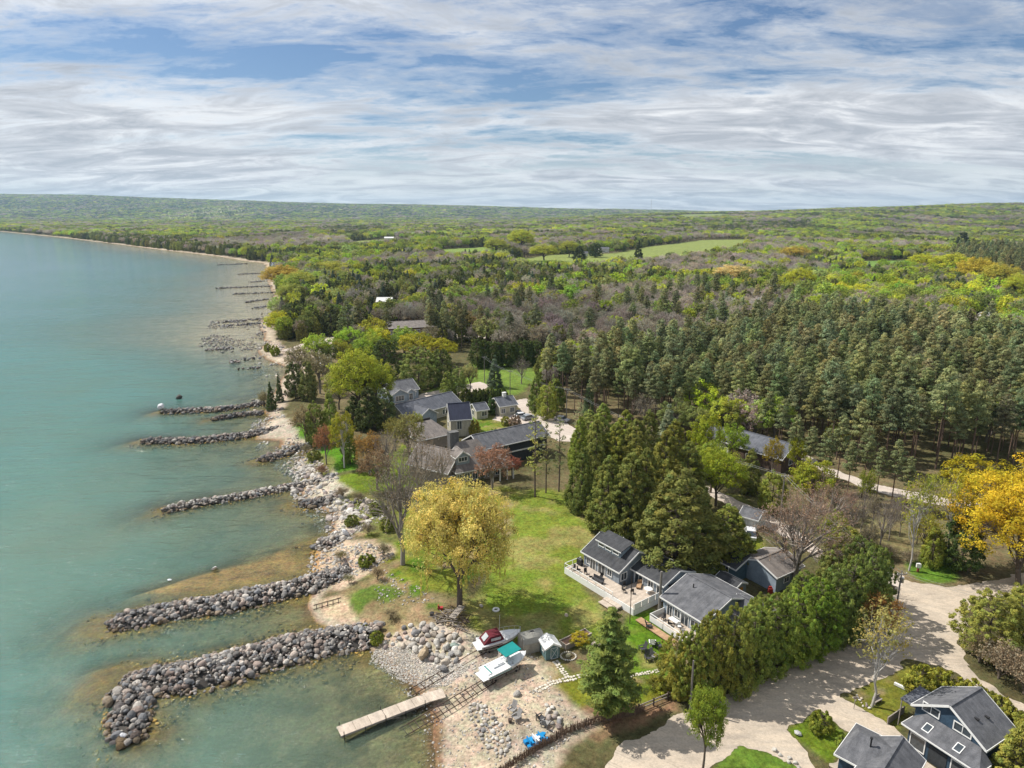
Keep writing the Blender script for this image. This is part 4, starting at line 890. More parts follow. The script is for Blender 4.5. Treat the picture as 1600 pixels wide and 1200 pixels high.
# 6 the navy house
h6 = thing('house', (0, 0, GZ), 0, 'tall navy house with white-framed windows, skylights and grey roofs', 'house')
a = Vector(U(1425.6, 1093.6, 6.4)); b = Vector(U(1541, 1176, 5.6)); yaw = math.atan2(b.y - a.y, b.x - a.x); Wg = (b - a).length
mid = (a + b) / 2; dirb = Vector((-math.sin(yaw), math.cos(yaw), 0)); Lr = 5.4
h6.location = (mid.x, mid.y, GZ); h6.rotation_euler = (0, 0, yaw)         # local x along the gable wall, y going back
Mg6 = Matrix.Translation((0, Lr / 2 + .3, 0)) @ Matrix.Rotation(PI / 2, 4, 'Z')
w7 = Wing(h6, Lr, Wg - .7, 4.3, 2.35, M_shingle_grey, M_navy, M=Mg6, off=0.1, oh=.35)
gf = face(0, .3, 0)
opening(h6, gf, -2.0, 4.75, 1.7, 0.9, mull=1); opening(h6, gf, 1.35, 4.7, 1.7, 0.9, mull=1)
for q in (.9, 2.4): MB().box((1.6 + q * .2, q + 1, 6.62 - (1.6 + q * .2 - .1) * .52), (.45, .28, .16)).build('roof_vent', M_dark, h6)
# lean-to along the gable
lx0, lx1 = -Wg / 2 + .4, Wg / 2 + .6; ly = -2.2
MB().box(((lx0 + lx1) / 2 + .1, (ly + .55 + .28) / 2, 1.4), (lx1 - lx0 - 1.0, .28 - ly - .55, 2.8)).build('wall', M_navy, h6)
MB().add([(lx0, ly, 2.9), (lx1, ly, 2.9), (lx1 - 1.2, .28, 4.0), (lx0 + 1.2, .28, 4.0), (lx0, .28, 2.9), (lx1, .28, 2.9)], [(0, 1, 2, 3), (0, 3, 4), (1, 5, 2), (0, 4, 5, 1), (3, 2, 5, 4)]).build('lean_to_roof', M_shingle_grey, h6)
MB().box(((lx0 + lx1) / 2, ly - .03, 2.85), (lx1 - lx0, .06, .18)).box((lx0 - .03, ly / 2, 2.85), (.06, -ly, .18)).box((lx1 + .03, ly / 2, 2.85), (.06, -ly, .18)).build('fascia', M_white, h6)
lf = face(0, ly + .55, 0)
opening(h6, lf, lx0 + 1.7, 1.35, 1.5, 1.6, mull=0); opening(h6, lf, lx0 + 6.1, 1.2, 1.5, 1.9, True, mull=0)
MB().box((lx0 + 3.9, ly + .52, 1.1), (1.9, .08, 2.1)).build('door', M_charcoal, h6)
for q in (-1.4, 1.9):
    zz = 2.9 + (-1.1 - ly) * 1.1 / 2.5; T6 = Matrix.Translation((q, -1.1, zz + .04)) @ Matrix.Rotation(math.atan2(1.1, 2.5), 4, 'X')
    f6 = MB().box((0, 0, 0), (.8, 1.1, .10)).build('skylight', M_white, h6); f6.matrix_local = T6; MB().box((0, 0, .06), (.62, .9, .03)).build('pane', M_glass, f6)
# porch roof at the far end
MB().slab([(-Wg / 2 - 1.6, .6, 3.7), (-Wg / 2 + .4, .6, 3.7), (-Wg / 2 + .4, 4.4, 3.9), (-Wg / 2 - 1.6, 4.4, 3.9)], .16).build('porch_roof', M_slate, h6)
MB().tube((-Wg / 2 - 1.5, .8, 0), (-Wg / 2 - 1.5, .8, 3.6), .07).tube((-Wg / 2 - 1.5, 4.2, 0), (-Wg / 2 - 1.5, 4.2, 3.8), .07).build('porch_post', M_greywood, h6)
MB().box((-2.0, ly - 1.1, .12), (8.5, 2.4, .24)).build('patio', M_deck, h6)
MB().box((3.6, ly - 1.6, .75), (.1, 2.4, 1.1)).build('patio_screen', M_greywood, h6)
# 7 low navy cottage in front of it
a = Vector(U(1302, 1172, 4.2)); b = Vector(U(1370, 1208, 4.2)); yaw = math.atan2(b.y - a.y, b.x - a.x)
h7 = thing('cottage', (a.x, a.y, GZ), yaw, 'low navy cottage with grey roof and stove pipe below the tall navy house', 'cottage')
w8 = Wing(h7, 5.2, 5.6, 2.4, 1.3, M_shingle_grey, M_navy, M=Matrix.Translation((3.2, 3.0, 0)), hip=.5, oh=.4)
w9 = Wing(h7, 6.4, 4.2, 2.4, 1.3, M_shingle_grey, M_navy, M=Matrix.Translation((4.9, 2.2, 0)) @ Matrix.Rotation(PI * .5, 4, 'Z'), oh=.35)
opening(h7, face(4.9, 2.2 - 3.2, 0), -1.0, 1.3, 2.4, 1.4, mull=0)
m = MB().tube((2.9, 2.2, 3.0), (2.9, 2.2, 4.5), .09); m.tube((2.9, 2.2, 4.5), (2.9, 2.2, 4.65), .16); m.build('stove_pipe', M_dark, h7)
m = MB(); 
for k in range(14): m.box((.2 + k * .2, -1.0, .75), (.1, .04, .9))
m.box((1.5, -1.0, 1.25), (3.0, .07, .07)); m.build('railing', M_brownwall, h7)

# mid-distance group -------------------------------------------------
h8 = thing('house', (*U(722, 742, GZ)[:2], GZ), 0, 'big shingle-roofed house with stone chimney, dormer and long charcoal wing', 'house')
a = Vector(U(666, 709, 4.8)); b = Vector(U(715, 738, 4.8)); c = Vector(U(797, 722, 4.8))
yaw = math.atan2(b.y - a.y, b.x - a.x) ; Lf = (b - a).length; Ls = (c - b).length
h8.location = (b.x, b.y, GZ); yl = math.atan2(c.y - b.y, c.x - b.x); h8.rotation_euler = (0, 0, yl)      # x along the long porch side, y going back
w10 = Wing(h8, Ls * .78, 11.0, 3.2, 4.6, M_shingle_brown, M_tanwall, M=Matrix.Translation((Ls * .40, 6.0, 0)), oh=.5, hip=.62)
Wing(h8, 11.0, 8.0, 3.2, 3.4, M_shingle_brown, M_tanwall, M=Matrix.Translation((-1.0, 8.0, 0)) @ Matrix.Rotation(PI / 2 + .5, 4, 'Z'), oh=.5)
Wing(h8, 3.4, 3.2, 6.0, 1.2, M_shingle_brown, M_siding2, M=Matrix.Translation((2.0, 3.2, 0)) @ Matrix.Rotation(PI / 2, 4, 'Z'), oh=.3)
opening(h8, face(2.0, 1.5, 0), 0, 5.4, 2.0, .9, mull=2)
chimney(h8, 2.4, 7.5, 5.5, 10.0, 2.2, 1.6)
w11 = Wing(h8, 19.0, 8.0, 5.2, 2.2, M_shingle_grey, M_charcoal, M=Matrix.Translation((Ls + 5.0, 11.0, 0)) @ Matrix.Rotation(.10, 4, 'Z'), oh=.5)
for x in (-5.5, -3.2): opening(h8, w11.front(), x, 4.1, 1.8, 1.2, mull=2)
opening(h8, w11.front(), -4.2, 1.6, 1.6, 1.6, mull=1)
MB().box((0, -.05, 2.8), (19, .12, .3)).build('belt_trim', M_white, h8).matrix_local = w11.front()
for k in range(7): opening(h8, w10.front(), -6.5 + k * 1.9, 1.5, 1.1, 1.7, mull=1)
MB().slab([(Ls * .55, -2.2, 3.3), (Ls * 1.0, -2.2, 3.3), (Ls * 1.0, 2.5, 4.6), (Ls * .55, 2.5, 4.6)], .2).build('porch_roof', M_shingle_brown, h8)
m = MB()
for q in (.58, .72, .86, .98): m.box((Ls * q, -2.0, 1.6), (.25, .25, 3.2))
m.box((Ls * .78, -2.1, 3.0), (Ls * .45, .15, .3)); m.build('porch_frame', M_white, h8)

def simple(name, A, B, ze, W, rise, roofm, wallm, label, cat='house', wins=(), hip=0.0, oh=.35, chim=None, extra=0.0, group=None):
    h, L = house_at(name, A, B, ze, W, label, cat, group, oh)
    w = Wing(h, max(1.5, L + extra), W, ze - GZ + .1, rise, roofm, wallm, hip=hip, oh=oh)
    for f, x, z, ww, hh in wins: opening(h, getattr(w, f)(), x, z, ww, hh, mull=1)
    if chim: chimney(h, *chim)
    return h, w
simple('house', (702.5, 657), (738, 654.5), 6.4, 7.0, 3.4, M_metalroof, M_cream, 'cream two-storey house with steep blue-black roof', wins=(('front', -.4, 3.2, 1.2, 2.2), ('left', -1.2, 2.2, 1.2, 1.4), ('left', 1.2, 4.6, 1.2, 1.2)))
h, w = simple('house', (633, 652), (722, 629), 4.6, 9.0, 2.4, M_slate, M_cream, 'long low house with slate-blue roof below the bungalow', wins=(('front', -8, 1.5, 1.4, 1.3), ('front', 4, 1.5, 1.4, 1.3)))
Wing(h, 7.0, 6.0, 3.0, 1.8, M_slate, M_siding2, M=Matrix.Translation((-4.5, -4.0, 0)) @ Matrix.Rotation(PI / 2, 4, 'Z'))
h, w = simple('house', (655, 690), (708, 678), 4.6, 12.0, 2.6, M_shingle_brown, M_tanwall, 'low hipped house with mossy grey-brown roof beside the steep-roofed one', hip=.55)
chimney(h, 1.5, 1.5, 4.6, 5.9, 2.6, .3, M_dark)
simple('garden_house', (744, 643), (765, 640), 4.2, 5.0, 1.4, M_slate, M_cream, 'small cream garden house with slate roof beside a thin cypress', 'garden house', wins=(('front', .6, 1.5, 1.6, 1.3), ('left', 0, 1.5, 1.2, 1.4)))
simple('cottage', (780.6, 636.5), (810, 632), 4.6, 6.5, 1.8, M_slate, M_cream, 'cream cottage with slate roof and small white chimney', 'cottage', wins=(('front', -1.8, 1.6, 1.3, 1.3), ('front', 1.2, 1.6, 1.3, 1.3), ('left', 0, 1.6, 1.4, 1.3)), chim=(0.3, 0, 4.6, 6.2, 1.0, .8, M_white))
h, w = simple('bungalow', (607, 616), (656, 608), 4.5, 9.5, 2.4, M_shingle_grey, M_siding2, 'grey bungalow with twin porch gables at the end of the drive', 'bungalow', wins=(('front', 3.4, 1.5, 1.2, 1.3),))
Wing(h, 4.0, 5.0, 2.9, 1.4, M_shingle_grey, M_siding2, M=Matrix.Translation((-2.4, -4.6, 0)) @ Matrix.Rotation(PI / 2, 4, 'Z')); Wing(h, 2.5, 3.0, 2.7, 1.0, M_shingle_grey, M_siding2, M=Matrix.Translation((1.9, -4.6, 0)) @ Matrix.Rotation(PI / 2, 4, 'Z'))
opening(h, face(-2.4, -6.6, 0), 0, 1.4, 2.8, 1.6, mull=2); opening(h, face(1.9, -5.85, 0), 0, 1.2, 1.2, 1.9, True)
simple('house', (602, 514), (683, 510), 5.6, 13.0, 2.2, M_shingle_brown, M_brownwall, 'long dark brown building with weathered roof among the pines', wins=tuple(('front', x, 2.0, 2.4, 1.6) for x in (-9, -5, -1, 3, 7)))
h, w = simple('house', (1160, 701), (1204, 714), 5.0, 9.0, 2.6, M_slate, M_brownwall, 'long slate-roofed house with a brown gable at the edge of the pine wood', extra=6, wins=(('front', -2, 1.8, 1.6, 1.2), ('right', 0, 2.2, 2.6, 1.8)))
Wing(h, 7.0, 7.0, 3.0, 2.0, M_slate, M_wallwhite, M=Matrix.Translation((-12.5, 1.0, 0)))
FAR = [((936, 389), (952, 389), 7, 9, 'white farmhouse with grey roof by the green field', M_wallwhite, M_shingle_grey), ((910, 396), (919, 396), 5.5, 7, 'small white house among dark round trees near the field', M_wallwhite, M_shingle_grey),
       ((748, 396), (764, 396), 5, 9, 'long pale house with blue-grey roof beyond the lime willows', M_siding2, M_slate), ((587, 472), (612, 472), 4.6, 8, 'white-roofed building in the cedar wood', M_wallwhite, M_white),
       ((1024, 405), (1042, 404), 5, 8, 'low brown house with red-brown roof behind bare woods', M_brownwall, M_shingle_brown), ((427, 414), (450, 413), 5.5, 9, 'pale house with grey-blue roof on the far shore point', M_siding2, M_slate),
       ((66, 358), (76, 358), 5, 9, 'tiny white cottage on the farthest shore', M_wallwhite, M_shingle_grey), ((128, 365), (140, 365), 5, 9, 'dark-roofed cottage half hidden on the far shore', M_cream, M_shingle_brown),
       ((600, 372), (615, 372), 6, 12, 'white roof beyond the orange maples', M_wallwhite, M_white), ((515, 343), (528, 343), 8, 16, 'long white building near the far ridge', M_wallwhite, M_white),
       ((1540, 497), (1556, 497), 5, 8, 'white roof in the pines beyond the plantation', M_wallwhite, M_white), ((500, 562), (520, 560), 4.5, 8, 'pale-roofed shelter behind the shore cedars', M_wallwhite, M_white)]
for A, B, ze, W, lab, wm, rm in FAR: simple('far_house', A, B, ze, W, 2.4, rm, wm, lab, 'house', wins=(('front', 0, 2, 2, 1.5),))

# ------------------------------------------------------------------ dock, boat railways, boats, sheds
def at(px, py, z=GZ): return Vector(U(px, py, z))
def yaw_of(a, b): return math.atan2(b.y - a.y, b.x - a.x)
a = at(529, 1143, 0.75); b = at(667, 1090, 0.75)
dock = thing('wooden_dock', (a.x, a.y, 0), yaw_of(a, b), 'long pale wooden dock on posts with a short ramp onto the sand', 'dock')
DL = (b - a).length; ns = 6
for k in range(ns):
    s0 = DL * k / ns; o = MB().box((s0 + DL / ns / 2, 0, .72), (DL / ns - .05, 1.75, .08)).build('deck_section', M_deck, dock)
m = MB()
for s_ in (-1, 1): m.box((DL / 2, s_ * .86, .60), (DL, .07, .20))
m.build('side_beam', M_greywood, dock)
for k in range(5):
    for s_ in (-1, 1): MB().tube((DL * (k + .15) / 4.4, s_ * .93, -1.4), (DL * (k + .15) / 4.4, s_ * .93, 1.25 if k % 2 == 0 else .8), .05).build('post', M_dark, dock)
rmp = MB().slab([(DL, -.87, .76), (DL + 1.9, -1.6, 1.15), (DL + 2.2, .15, 1.15), (DL, .87, .76)], .12); rmp.build('ramp', M_deck, dock)

def railway(label, A, B, gauge, ntie, z0, z1):
    a = at(*A, z0); b = at(*B, z1); L = math.hypot(b.x - a.x, b.y - a.y)
    t = thing('boat_railway', (a.x, a.y, 0), yaw_of(a, b), label, 'boat railway', 'rusty boat railways running into the lake')
    for s_ in (-1, 1): MB().bar((0, s_ * gauge / 2, z0 + .12), (L, s_ * gauge / 2, z1 + .14), .08, .09).build('rail', M_rust, t)
    for k in range(ntie):
        f = (k + .5) / ntie; MB().box((L * f, 0, z0 + (z1 - z0) * f + .06), (.08, gauge + .1, .07)).build('tie', M_darkwood, t)
M_rust = material('rusty_steel', (0.085, 0.05, 0.035), (0.05, 0.035, 0.03), 4, 0.8)
railway('boat railway with wide ties leading up to the teal-topped boat', (628, 1146), (770, 1062), 1.5, 16, -0.25, 1.55)
railway('thin boat railway leading up to the burgundy-topped boat', (640, 1084), (757, 1016), 1.2, 9, -0.05, 1.6)
railway('short pair of old rails in the small sandy cove', (490, 950), (533, 938), 1.2, 5, 0.0, 0.7)

M_hull = material('white_gelcoat', (0.74, 0.75, 0.75), (0.66, 0.67, 0.68), 1.5, 0.25, spec=0.5)
M_hull2 = material('off_white_deck', (0.62, 0.62, 0.60), (0.54, 0.54, 0.52), 2.5, 0.5)
M_teal = material('teal_canvas', (0.005, 0.22, 0.21), (0.004, 0.18, 0.175), 1.5, 0.8)
M_burg = material('burgundy_canvas', (0.12, 0.012, 0.022), (0.085, 0.010, 0.016), 2, 0.8)
M_clear = material('clear_vinyl', (0.45, 0.47, 0.48), (0.35, 0.37, 0.38), 2, 0.2)
M_tealp = material('teal_stripe', (0.03, 0.28, 0.25), rough=0.4)
M_chrome = material('steel_rail', (0.6, 0.6, 0.6), rough=0.3, metal=0.8)
def hull(L, Bm, name, parent, mat, zk, zd, n=14):
    """planing hull: x from stern 0 to bow L"""
    vs = []; fs = []; prof = 7
    for i in range(n + 1):
        t = i / n; x = L * t
        w = Bm / 2 * (1 - max(0, (t - .45) / .55) ** 2.2) ** .75 if t < 1 else 0.02
        w = max(w, .02); sh = zd + .28 * t * t; keel = zk + .62 * max(0, (t - .62) / .38) ** 2
        ch = zk + .42 + .4 * max(0, (t - .5) / .5) ** 1.5
        row = [(-w, sh), (-w * .93, ch + .12), (-w * .82, ch), (0, keel), (w * .82, ch), (w * .93, ch + .12), (w, sh)]
        vs += [(x + (.35 * (sh_ - zk) * t * t * .6), y_, sh_) for y_, sh_ in row]
    for i in range(n):
        for j in range(prof - 1): fs.append((i * prof + j, i * prof + j + 1, (i + 1) * prof + j + 1, (i + 1) * prof + j))
        fs.append((i * prof + prof - 1, i * prof, (i + 1) * prof, (i + 1) * prof + prof - 1))
    fs.append(tuple(range(prof))); m = MB(); m.add(vs, fs); return m.build(name, mat, parent)
def half(t, Bm): return max(.02, Bm / 2 * (1 - max(0, (t - .45) / .55) ** 2.2) ** .75)
def deckring(L, Bm, zd, x0, x1, inset, m, th=.06, n=10):
    for i in range(n):
        ta, tb = x0 + (x1 - x0) * i / n, x0 + (x1 - x0) * (i + 1) / n
        for s_ in (-1, 1):
            A_ = (L * ta, s_ * half(ta, Bm), zd + .28 * ta * ta + th); B_ = (L * tb, s_ * half(tb, Bm), zd + .28 * tb * tb + th)
            C_ = (L * tb, s_ * max(0, half(tb, Bm) - inset), B_[2]); D_ = (L * ta, s_ * max(0, half(ta, Bm) - inset), A_[2])
            m.slab([A_, B_, C_, D_] if s_ < 0 else [D_, C_, B_, A_], th)
def cradle(parent_label, loc, yaw, L, zk, group):
    t = thing('boat_cradle', loc, yaw, parent_label, 'boat cradle', group)
    for s_ in (-1, 1): MB().box((L * .45, s_ * .7, .28), (L * .8, .12, .14)).build('bunk', M_greywood, t)
    for q in (.12, .45, .78):
        MB().box((L * q, 0, .2), (.12, 1.7, .12)).build('cross_beam', M_rust, t)
        for s_ in (-1, 1): MB().bar((L * q, s_ * .8, .2), (L * q, s_ * .95, zk + .5), .08).build('arm', M_rust, t); 
    for q in (.2, .7):
        for s_ in (-1, 1): MB().tube((L * q, s_ * .72, .14), (L * q, s_ * .9, .14), .14, n=10).build('wheel', M_dark, t)
# teal-topped boat
a = at(762, 1062, GZ + .9); b = at(826, 1032, GZ + .9)
yw = yaw_of(a, b); L = (b - a).length; ax = Vector((math.cos(yw), math.sin(yw), 0)); c0 = a + Vector((-math.sin(yw), math.cos(yw), 0)) * .9
boat = thing('motor_boat', (c0.x, c0.y, GZ), yw, 'white motor boat with a flat teal top, hauled out on its cradle', 'boat')
Bm = 2.5; hull(L, Bm, 'hull', boat, M_hull, .45, 1.35)
m = MB(); deckring(L, Bm, 1.35, 0, .62, .34, m); m.build('gunwale', M_hull, boat)
m = MB(); vs = []; ts = [0.60, .7, .8, .88, .95, .995]
for t in ts: w_ = half(t, Bm); vs += [(L * t + .25 * t, -w_, 1.42 + .28 * t * t), (L * t + .25 * t, 0, 1.55 + .30 * t * t), (L * t + .25 * t, w_, 1.42 + .28 * t * t)]
fs = []
for i in range(len(ts) - 1):
    for j in (0, 1): fs.append((i * 3 + j, i * 3 + j + 1, i * 3 + 4 + j, i * 3 + 3 + j))
m.add(vs, fs); m.build('foredeck', M_hull, boat)
MB().box((L * .32, 0, 1.06), (L * .60, Bm - .7, .06)).build('cockpit_floor', M_hull2, boat)
MB().box((L * .06, 0, 1.3), (.5, Bm - .75, .45)).build('stern_bench', M_hull, boat); MB().box((L * .10, 0, 1.55), (.12, Bm - .8, .12)).build('backrest_trim', M_tealp, boat)
MB().box((L * .36, .3, 1.32), (L * .26, .9, .5)).box((L * .40, .3, 1.6), (L * .14, .7, .12)).build('engine_cover', M_hull, boat)
MB().box((L * .22, -.72, 1.2), (.9, .5, .3)).build('side_seat', M_hull, boat)
MB().add([(L * .56, -1.0, 1.5), (L * .56, 1.0, 1.5), (L * .62, .8, 1.95), (L * .62, -.8, 1.95), (L * .70, 0, 1.5)], [(0, 1, 2, 3), (0, 3, 4), (3, 2, 4), (2, 1, 4), (0, 4, 1)]).build('windscreen', M_clear, boat)
MB().box((-.35, 0, .95), (.7, Bm - .5, .08)).build('swim_platform', M_hull, boat)
m = MB()
for s_ in (-1, 1): m.bar((L * .02, s_ * (Bm / 2 + .01), 1.2), (L * .55, s_ * (Bm / 2 + .01), 1.2), .03, .07)
m.build('side_stripe', M_tealp, boat)
MB().slab([(L * .44, -.85, 2.95), (L * .82, -.85, 3.12), (L * .82, 1.15, 3.12), (L * .44, 1.15, 2.95)], .10).build('canvas_top', M_teal, boat)
m = MB()
for q in (.46, .80):
    for y_ in (-.8, 1.1): m.tube((L * (q + .03), y_, 1.5), (L * q, y_, 2.98), .025, n=6)
m.build('top_frame', M_chrome, boat)
cradle('rusty cradle under the teal-topped boat', (c0.x, c0.y, GZ), yw, L, .45, None)
# burgundy-topped boat
a = at(752, 1015, GZ + .9); b = at(815, 998, GZ + .9); yw2 = yaw_of(a, b); L2 = (b - a).length; c1 = a + Vector((-math.sin(yw2), math.cos(yw2), 0)) * .9
bt = thing('cabin_cruiser', (c1.x, c1.y, GZ), yw2, 'white cabin cruiser with a burgundy canvas cover, hauled out beside the sheds', 'boat')
hull(L2, 2.4, 'hull', bt, M_hull, .45, 1.35); m = MB(); deckring(L2, 2.4, 1.35, 0, .5, .3, m); m.build('gunwale', M_hull, bt)
m = MB(); vs = []; ts = [0.48, .6, .7, .8, .88, .95, .995]
for t in ts: w_ = half(t, 2.4); vs += [(L2 * t + .25 * t, -w_, 1.42 + .28 * t * t), (L2 * t + .25 * t, 0, 1.62 + .25 * t * t), (L2 * t + .25 * t, w_, 1.42 + .28 * t * t)]
fs = []
for i in range(len(ts) - 1):
    for j in (0, 1): fs.append((i * 3 + j, i * 3 + j + 1, i * 3 + 4 + j, i * 3 + 3 + j))
MB().add(vs, fs).build('foredeck', M_hull, bt)
MB().add([(L2 * .06, -.95, 1.45), (L2 * .06, .95, 1.45), (L2 * .22, .85, 2.35), (L2 * .22, -.85, 2.35), (L2 * .50, .85, 2.45), (L2 * .50, -.85, 2.45), (L2 * .56, .95, 1.55), (L2 * .56, -.95, 1.55)],
         [(0, 1, 2, 3), (3, 2, 4, 5), (5, 4, 6, 7), (0, 3, 5, 7), (1, 6, 4, 2), (0, 7, 6, 1)]).build('canvas_cover', M_burg, bt)
MB().add([(L2 * .09, -.5, 1.75), (L2 * .09, .5, 1.75), (L2 * .205, .5, 2.38), (L2 * .205, -.5, 2.38)], [(0, 1, 2, 3)]).build('rear_window', M_clear, bt)
MB().box((L2 * .36, -.93, 1.95), (L2 * .24, .04, .38)).build('side_window', M_clear, bt)
MB().box((-.3, 0, .95), (.6, 2.0, .08)).build('swim_platform', M_hull, bt)
m = MB()
for s_ in (-1, 1): m.bar((.1, s_ * 1.21, 1.15), (L2 * .5, s_ * 1.21, 1.18), .03, .09)
m.build('side_stripe', material('burgundy_stripe', (0.12, 0.02, 0.03), rough=.4), bt)
m = MB(); pr = None
for k in range(9):
    t = .55 + .45 * k / 8
    for s_ in (-1, 1):
        p = (L2 * t + .25 * t, s_ * (half(t, 2.4) - .05), 1.95 + .28 * t * t); q = (L2 * (t - .056) + .25 * t, s_ * (half(t - .056, 2.4) - .05), 1.95 + .28 * t * t)
        if k: m.tube(q, p, .02, n=5)
        if k % 2 == 0: m.tube((p[0], p[1], 1.45), p, .018, n=5)
m.build('bow_rail', M_chrome, bt)
MB().tube((L2 * .55, .7, 1.6), (L2 * .57, .75, 4.4), .022, .012, 5).build('antenna', M_white, bt)
cradle('cradle under the burgundy-topped cruiser', (c1.x, c1.y, GZ), yw2, L2, .45, None)
# step ladder leaning on the boat
a = at(779, 1028); ld = thing('ladder', (a.x, a.y, GZ), yw + PI / 2, 'pale wooden ladder leaning between the two boats', 'ladder')
for s_ in (-1, 1): MB().bar((s_ * .0 + .0, s_ * .28, 0), (-.9, s_ * .28, 2.2), .07).build('rail', M_deck, ld)
for k in range(6): MB().bar((-.9 * (k + .6) / 6.5, -.28, 2.2 * (k + .6) / 6.5), (-.9 * (k + .6) / 6.5, .28, 2.2 * (k + .6) / 6.5), .16, .05).build('step', M_deck, ld)

# sheds
M_vinyl = material('beige_vinyl', (0.40, 0.37, 0.31), (0.33, 0.305, 0.26), 2, 0.7, wave=(5, 'X', .5)); M_vroof = material('grey_vinyl', (0.33, 0.32, 0.28), (0.27, 0.26, 0.23), 2, .7)
M_teals = material('teal_grey_boards', (0.12, 0.20, 0.20), (0.09, 0.155, 0.16), 2.5, .75, wave=(5, 'X', .5))
a = at(815, 1020); sh = thing('storage_shed', (a.x + 1.3, a.y + 1.1, GZ), R(22), 'beige plastic shed with a rounded grey roof behind the boats', 'shed')
pr = [(-1.15, 0), (1.15, 0), (1.15, 1.6), (.85, 2.15), (.35, 2.42), (-.35, 2.42), (-.85, 2.15), (-1.15, 1.6)]
MB().prism(pr, -1.5, 1.5, 'x').build('wall', M_vinyl, sh)
ro = [(1.2, 1.55), (.89, 2.2), (.37, 2.49), (-.37, 2.49), (-.89, 2.2), (-1.2, 1.55), (-1.13, 1.55), (-.84, 2.13), (-.34, 2.40), (.34, 2.40), (.84, 2.13), (1.13, 1.55)]
m = MB(); n = 6
for i in range(5): m.slab([(-1.56, ro[i][0], ro[i][1]), (-1.56, ro[i + 1][0], ro[i + 1][1]), (1.56, ro[i + 1][0], ro[i + 1][1]), (1.56, ro[i][0], ro[i][1])], .05)
m.build('roof', M_vroof, sh); MB().box((.2, .1, 2.5), (.5, .3, .06)).build('roof_vent', M_dark, sh)
MB().box((-1.53, 0, .95), (.05, 1.2, 1.8)).build('door', M_vroof, sh)
a = at(857, 1031); s2 = thing('garden_shed', (a.x + .2, a.y + 1.2, GZ), R(20), 'small teal-grey shed with a white gable roof and crossed white door', 'shed')
wg = Wing(s2, 2.2, 2.0, 1.75, .55, M_white, M_teals, M=Matrix.Rotation(PI / 2, 4, 'Z'), oh=.14, trim=M_white)
dr = MB().box((.2, -1.13, .9), (1.0, .05, 1.6)).build('door', M_teals, s2)
m = MB(); y_ = -1.17
for p, q in (((-.3, .1), (.7, .1)), ((-.3, 1.7), (.7, 1.7)), ((-.3, .1), (-.3, 1.7)), ((.7, .1), (.7, 1.7)), ((-.3, .1), (.7, 1.7)), ((-.3, 1.7), (.7, .1))): m.bar((p[0], y_, p[1]), (q[0], y_, q[1]), .07, .03)
m.build('door_cross', M_white, dr); opening(s2, face(-1.0, -.2, -PI / 2), 0, 1.2, .4, .5, mull=0)
# raised garden bed
a = at(884, 1016); b = at(924, 997); yy = yaw_of(a, b); L = (b - a).length; bed = thing('raised_bed', (a.x, a.y, GZ), yy, 'long raised garden bed of wood with brown soil on the lawn', 'planter')
m = MB()
for y_ in (0, 1.3): m.box((L / 2, y_, .4), (L, .1, .8))
for x_ in (0.05, L - .05): m.box((x_, .65, .4), (.1, 1.2, .8))
m.build('bed_side', M_greywood, bed); MB().box((L / 2, .65, .33), (L - .2, 1.2, .66)).build('soil', material('garden_soil', (0.28, 0.17, 0.12), (0.2, 0.12, 0.085), 3, .95), bed)
m = MB()
for y_ in (-.02, 1.32): m.box((L / 2, y_, .83), (L + .1, .16, .05))
m.build('cap_board', M_deck, bed)
a = at(935, 1008); MBo = MB().box((0, 0, .08), (1.9, .9, .16)).build('pallet', M_deck, None); MBo.location = (a.x, a.y, GZ); MBo.rotation_euler = (0, 0, R(-25)); tag(MBo, 'low board platform beside the raised bed', 'platform')

# stone paths and the ring of stones
M_flag = tinted('flagstone', .9, 0, .1, .3, 4.0)
FLG = []
for i in range(4):
    r = np.random.default_rng(70 + i); k = 6; an = np.sort(np.linspace(0, 2 * PI, k, endpoint=False) + r.uniform(-.3, .3, k)); pp = [(math.cos(t) * r.uniform(.8, 1), math.sin(t) * r.uniform(.7, .95)) for t in an]
    V = [(x, y, 0) for x, y in pp] + [(x, y, .09) for x, y in pp]; Fq = []
    me = bpy.data.meshes.new('flagstone'); me.from_pydata(V, [], [tuple(range(k, 2 * k))] + [(j, (j + 1) % k, k + (j + 1) % k, k + j) for j in range(k)])
    me.materials.append(M_flag); ca = me.attributes.new('Col', 'FLOAT_COLOR', 'POINT'); ca.data.foreach_set('color', [1.0] * (4 * len(V))); FLG.append(me)
def path(label, pts, width, step, s, colr=(0.62, 0.57, 0.48)):
    S, L = spine_pts(pts, 100, GZ); r = np.random.default_rng(int(pts[0][0])); root = tag(bpy.data.objects.new('stone_path', None), label, None, None, None); C.objects.link(root); root['kind'] = 'structure'
    root.location = (S[0, 0], S[0, 1], GZ)
    T = np.gradient(S, axis=0); T /= np.linalg.norm(T, axis=1)[:, None]
    d = 0
    while d < L:
        i = min(99, int(d / L * 99)); nw = max(1, int(round(width / step)))
        for j in range(nw):
            off = ((j + .5) / nw - .5) * width + r.normal(0, .04)
            p = S[i] + np.array([-T[i, 1], T[i, 0]]) * off + r.normal(0, .04, 2)
            o = bpy.data.objects.new('flagstone', FLG[r.integers(0, 4)]); C.objects.link(o); o.parent = root
            o.location = (p[0] - S[0, 0], p[1] - S[0, 1], .0); q = s * r.uniform(.8, 1.05); o.scale = (q, q, 1); o.rotation_euler = (0, 0, r.uniform(0, 6.28))
            k = r.uniform(.75, 1.1); o['tint'] = tuple(float(v * k) for v in colr)
        d += step
path('pale flagstone path curving across the dry lawn', [(838, 1080), (860, 1068), (885, 1062), (912, 1056), (945, 1052)], .95, .42, .25)
path('flagstone path from the small shed to the curved path', [(868, 1034), (876, 1045), (888, 1060)], .85, .42, .25)
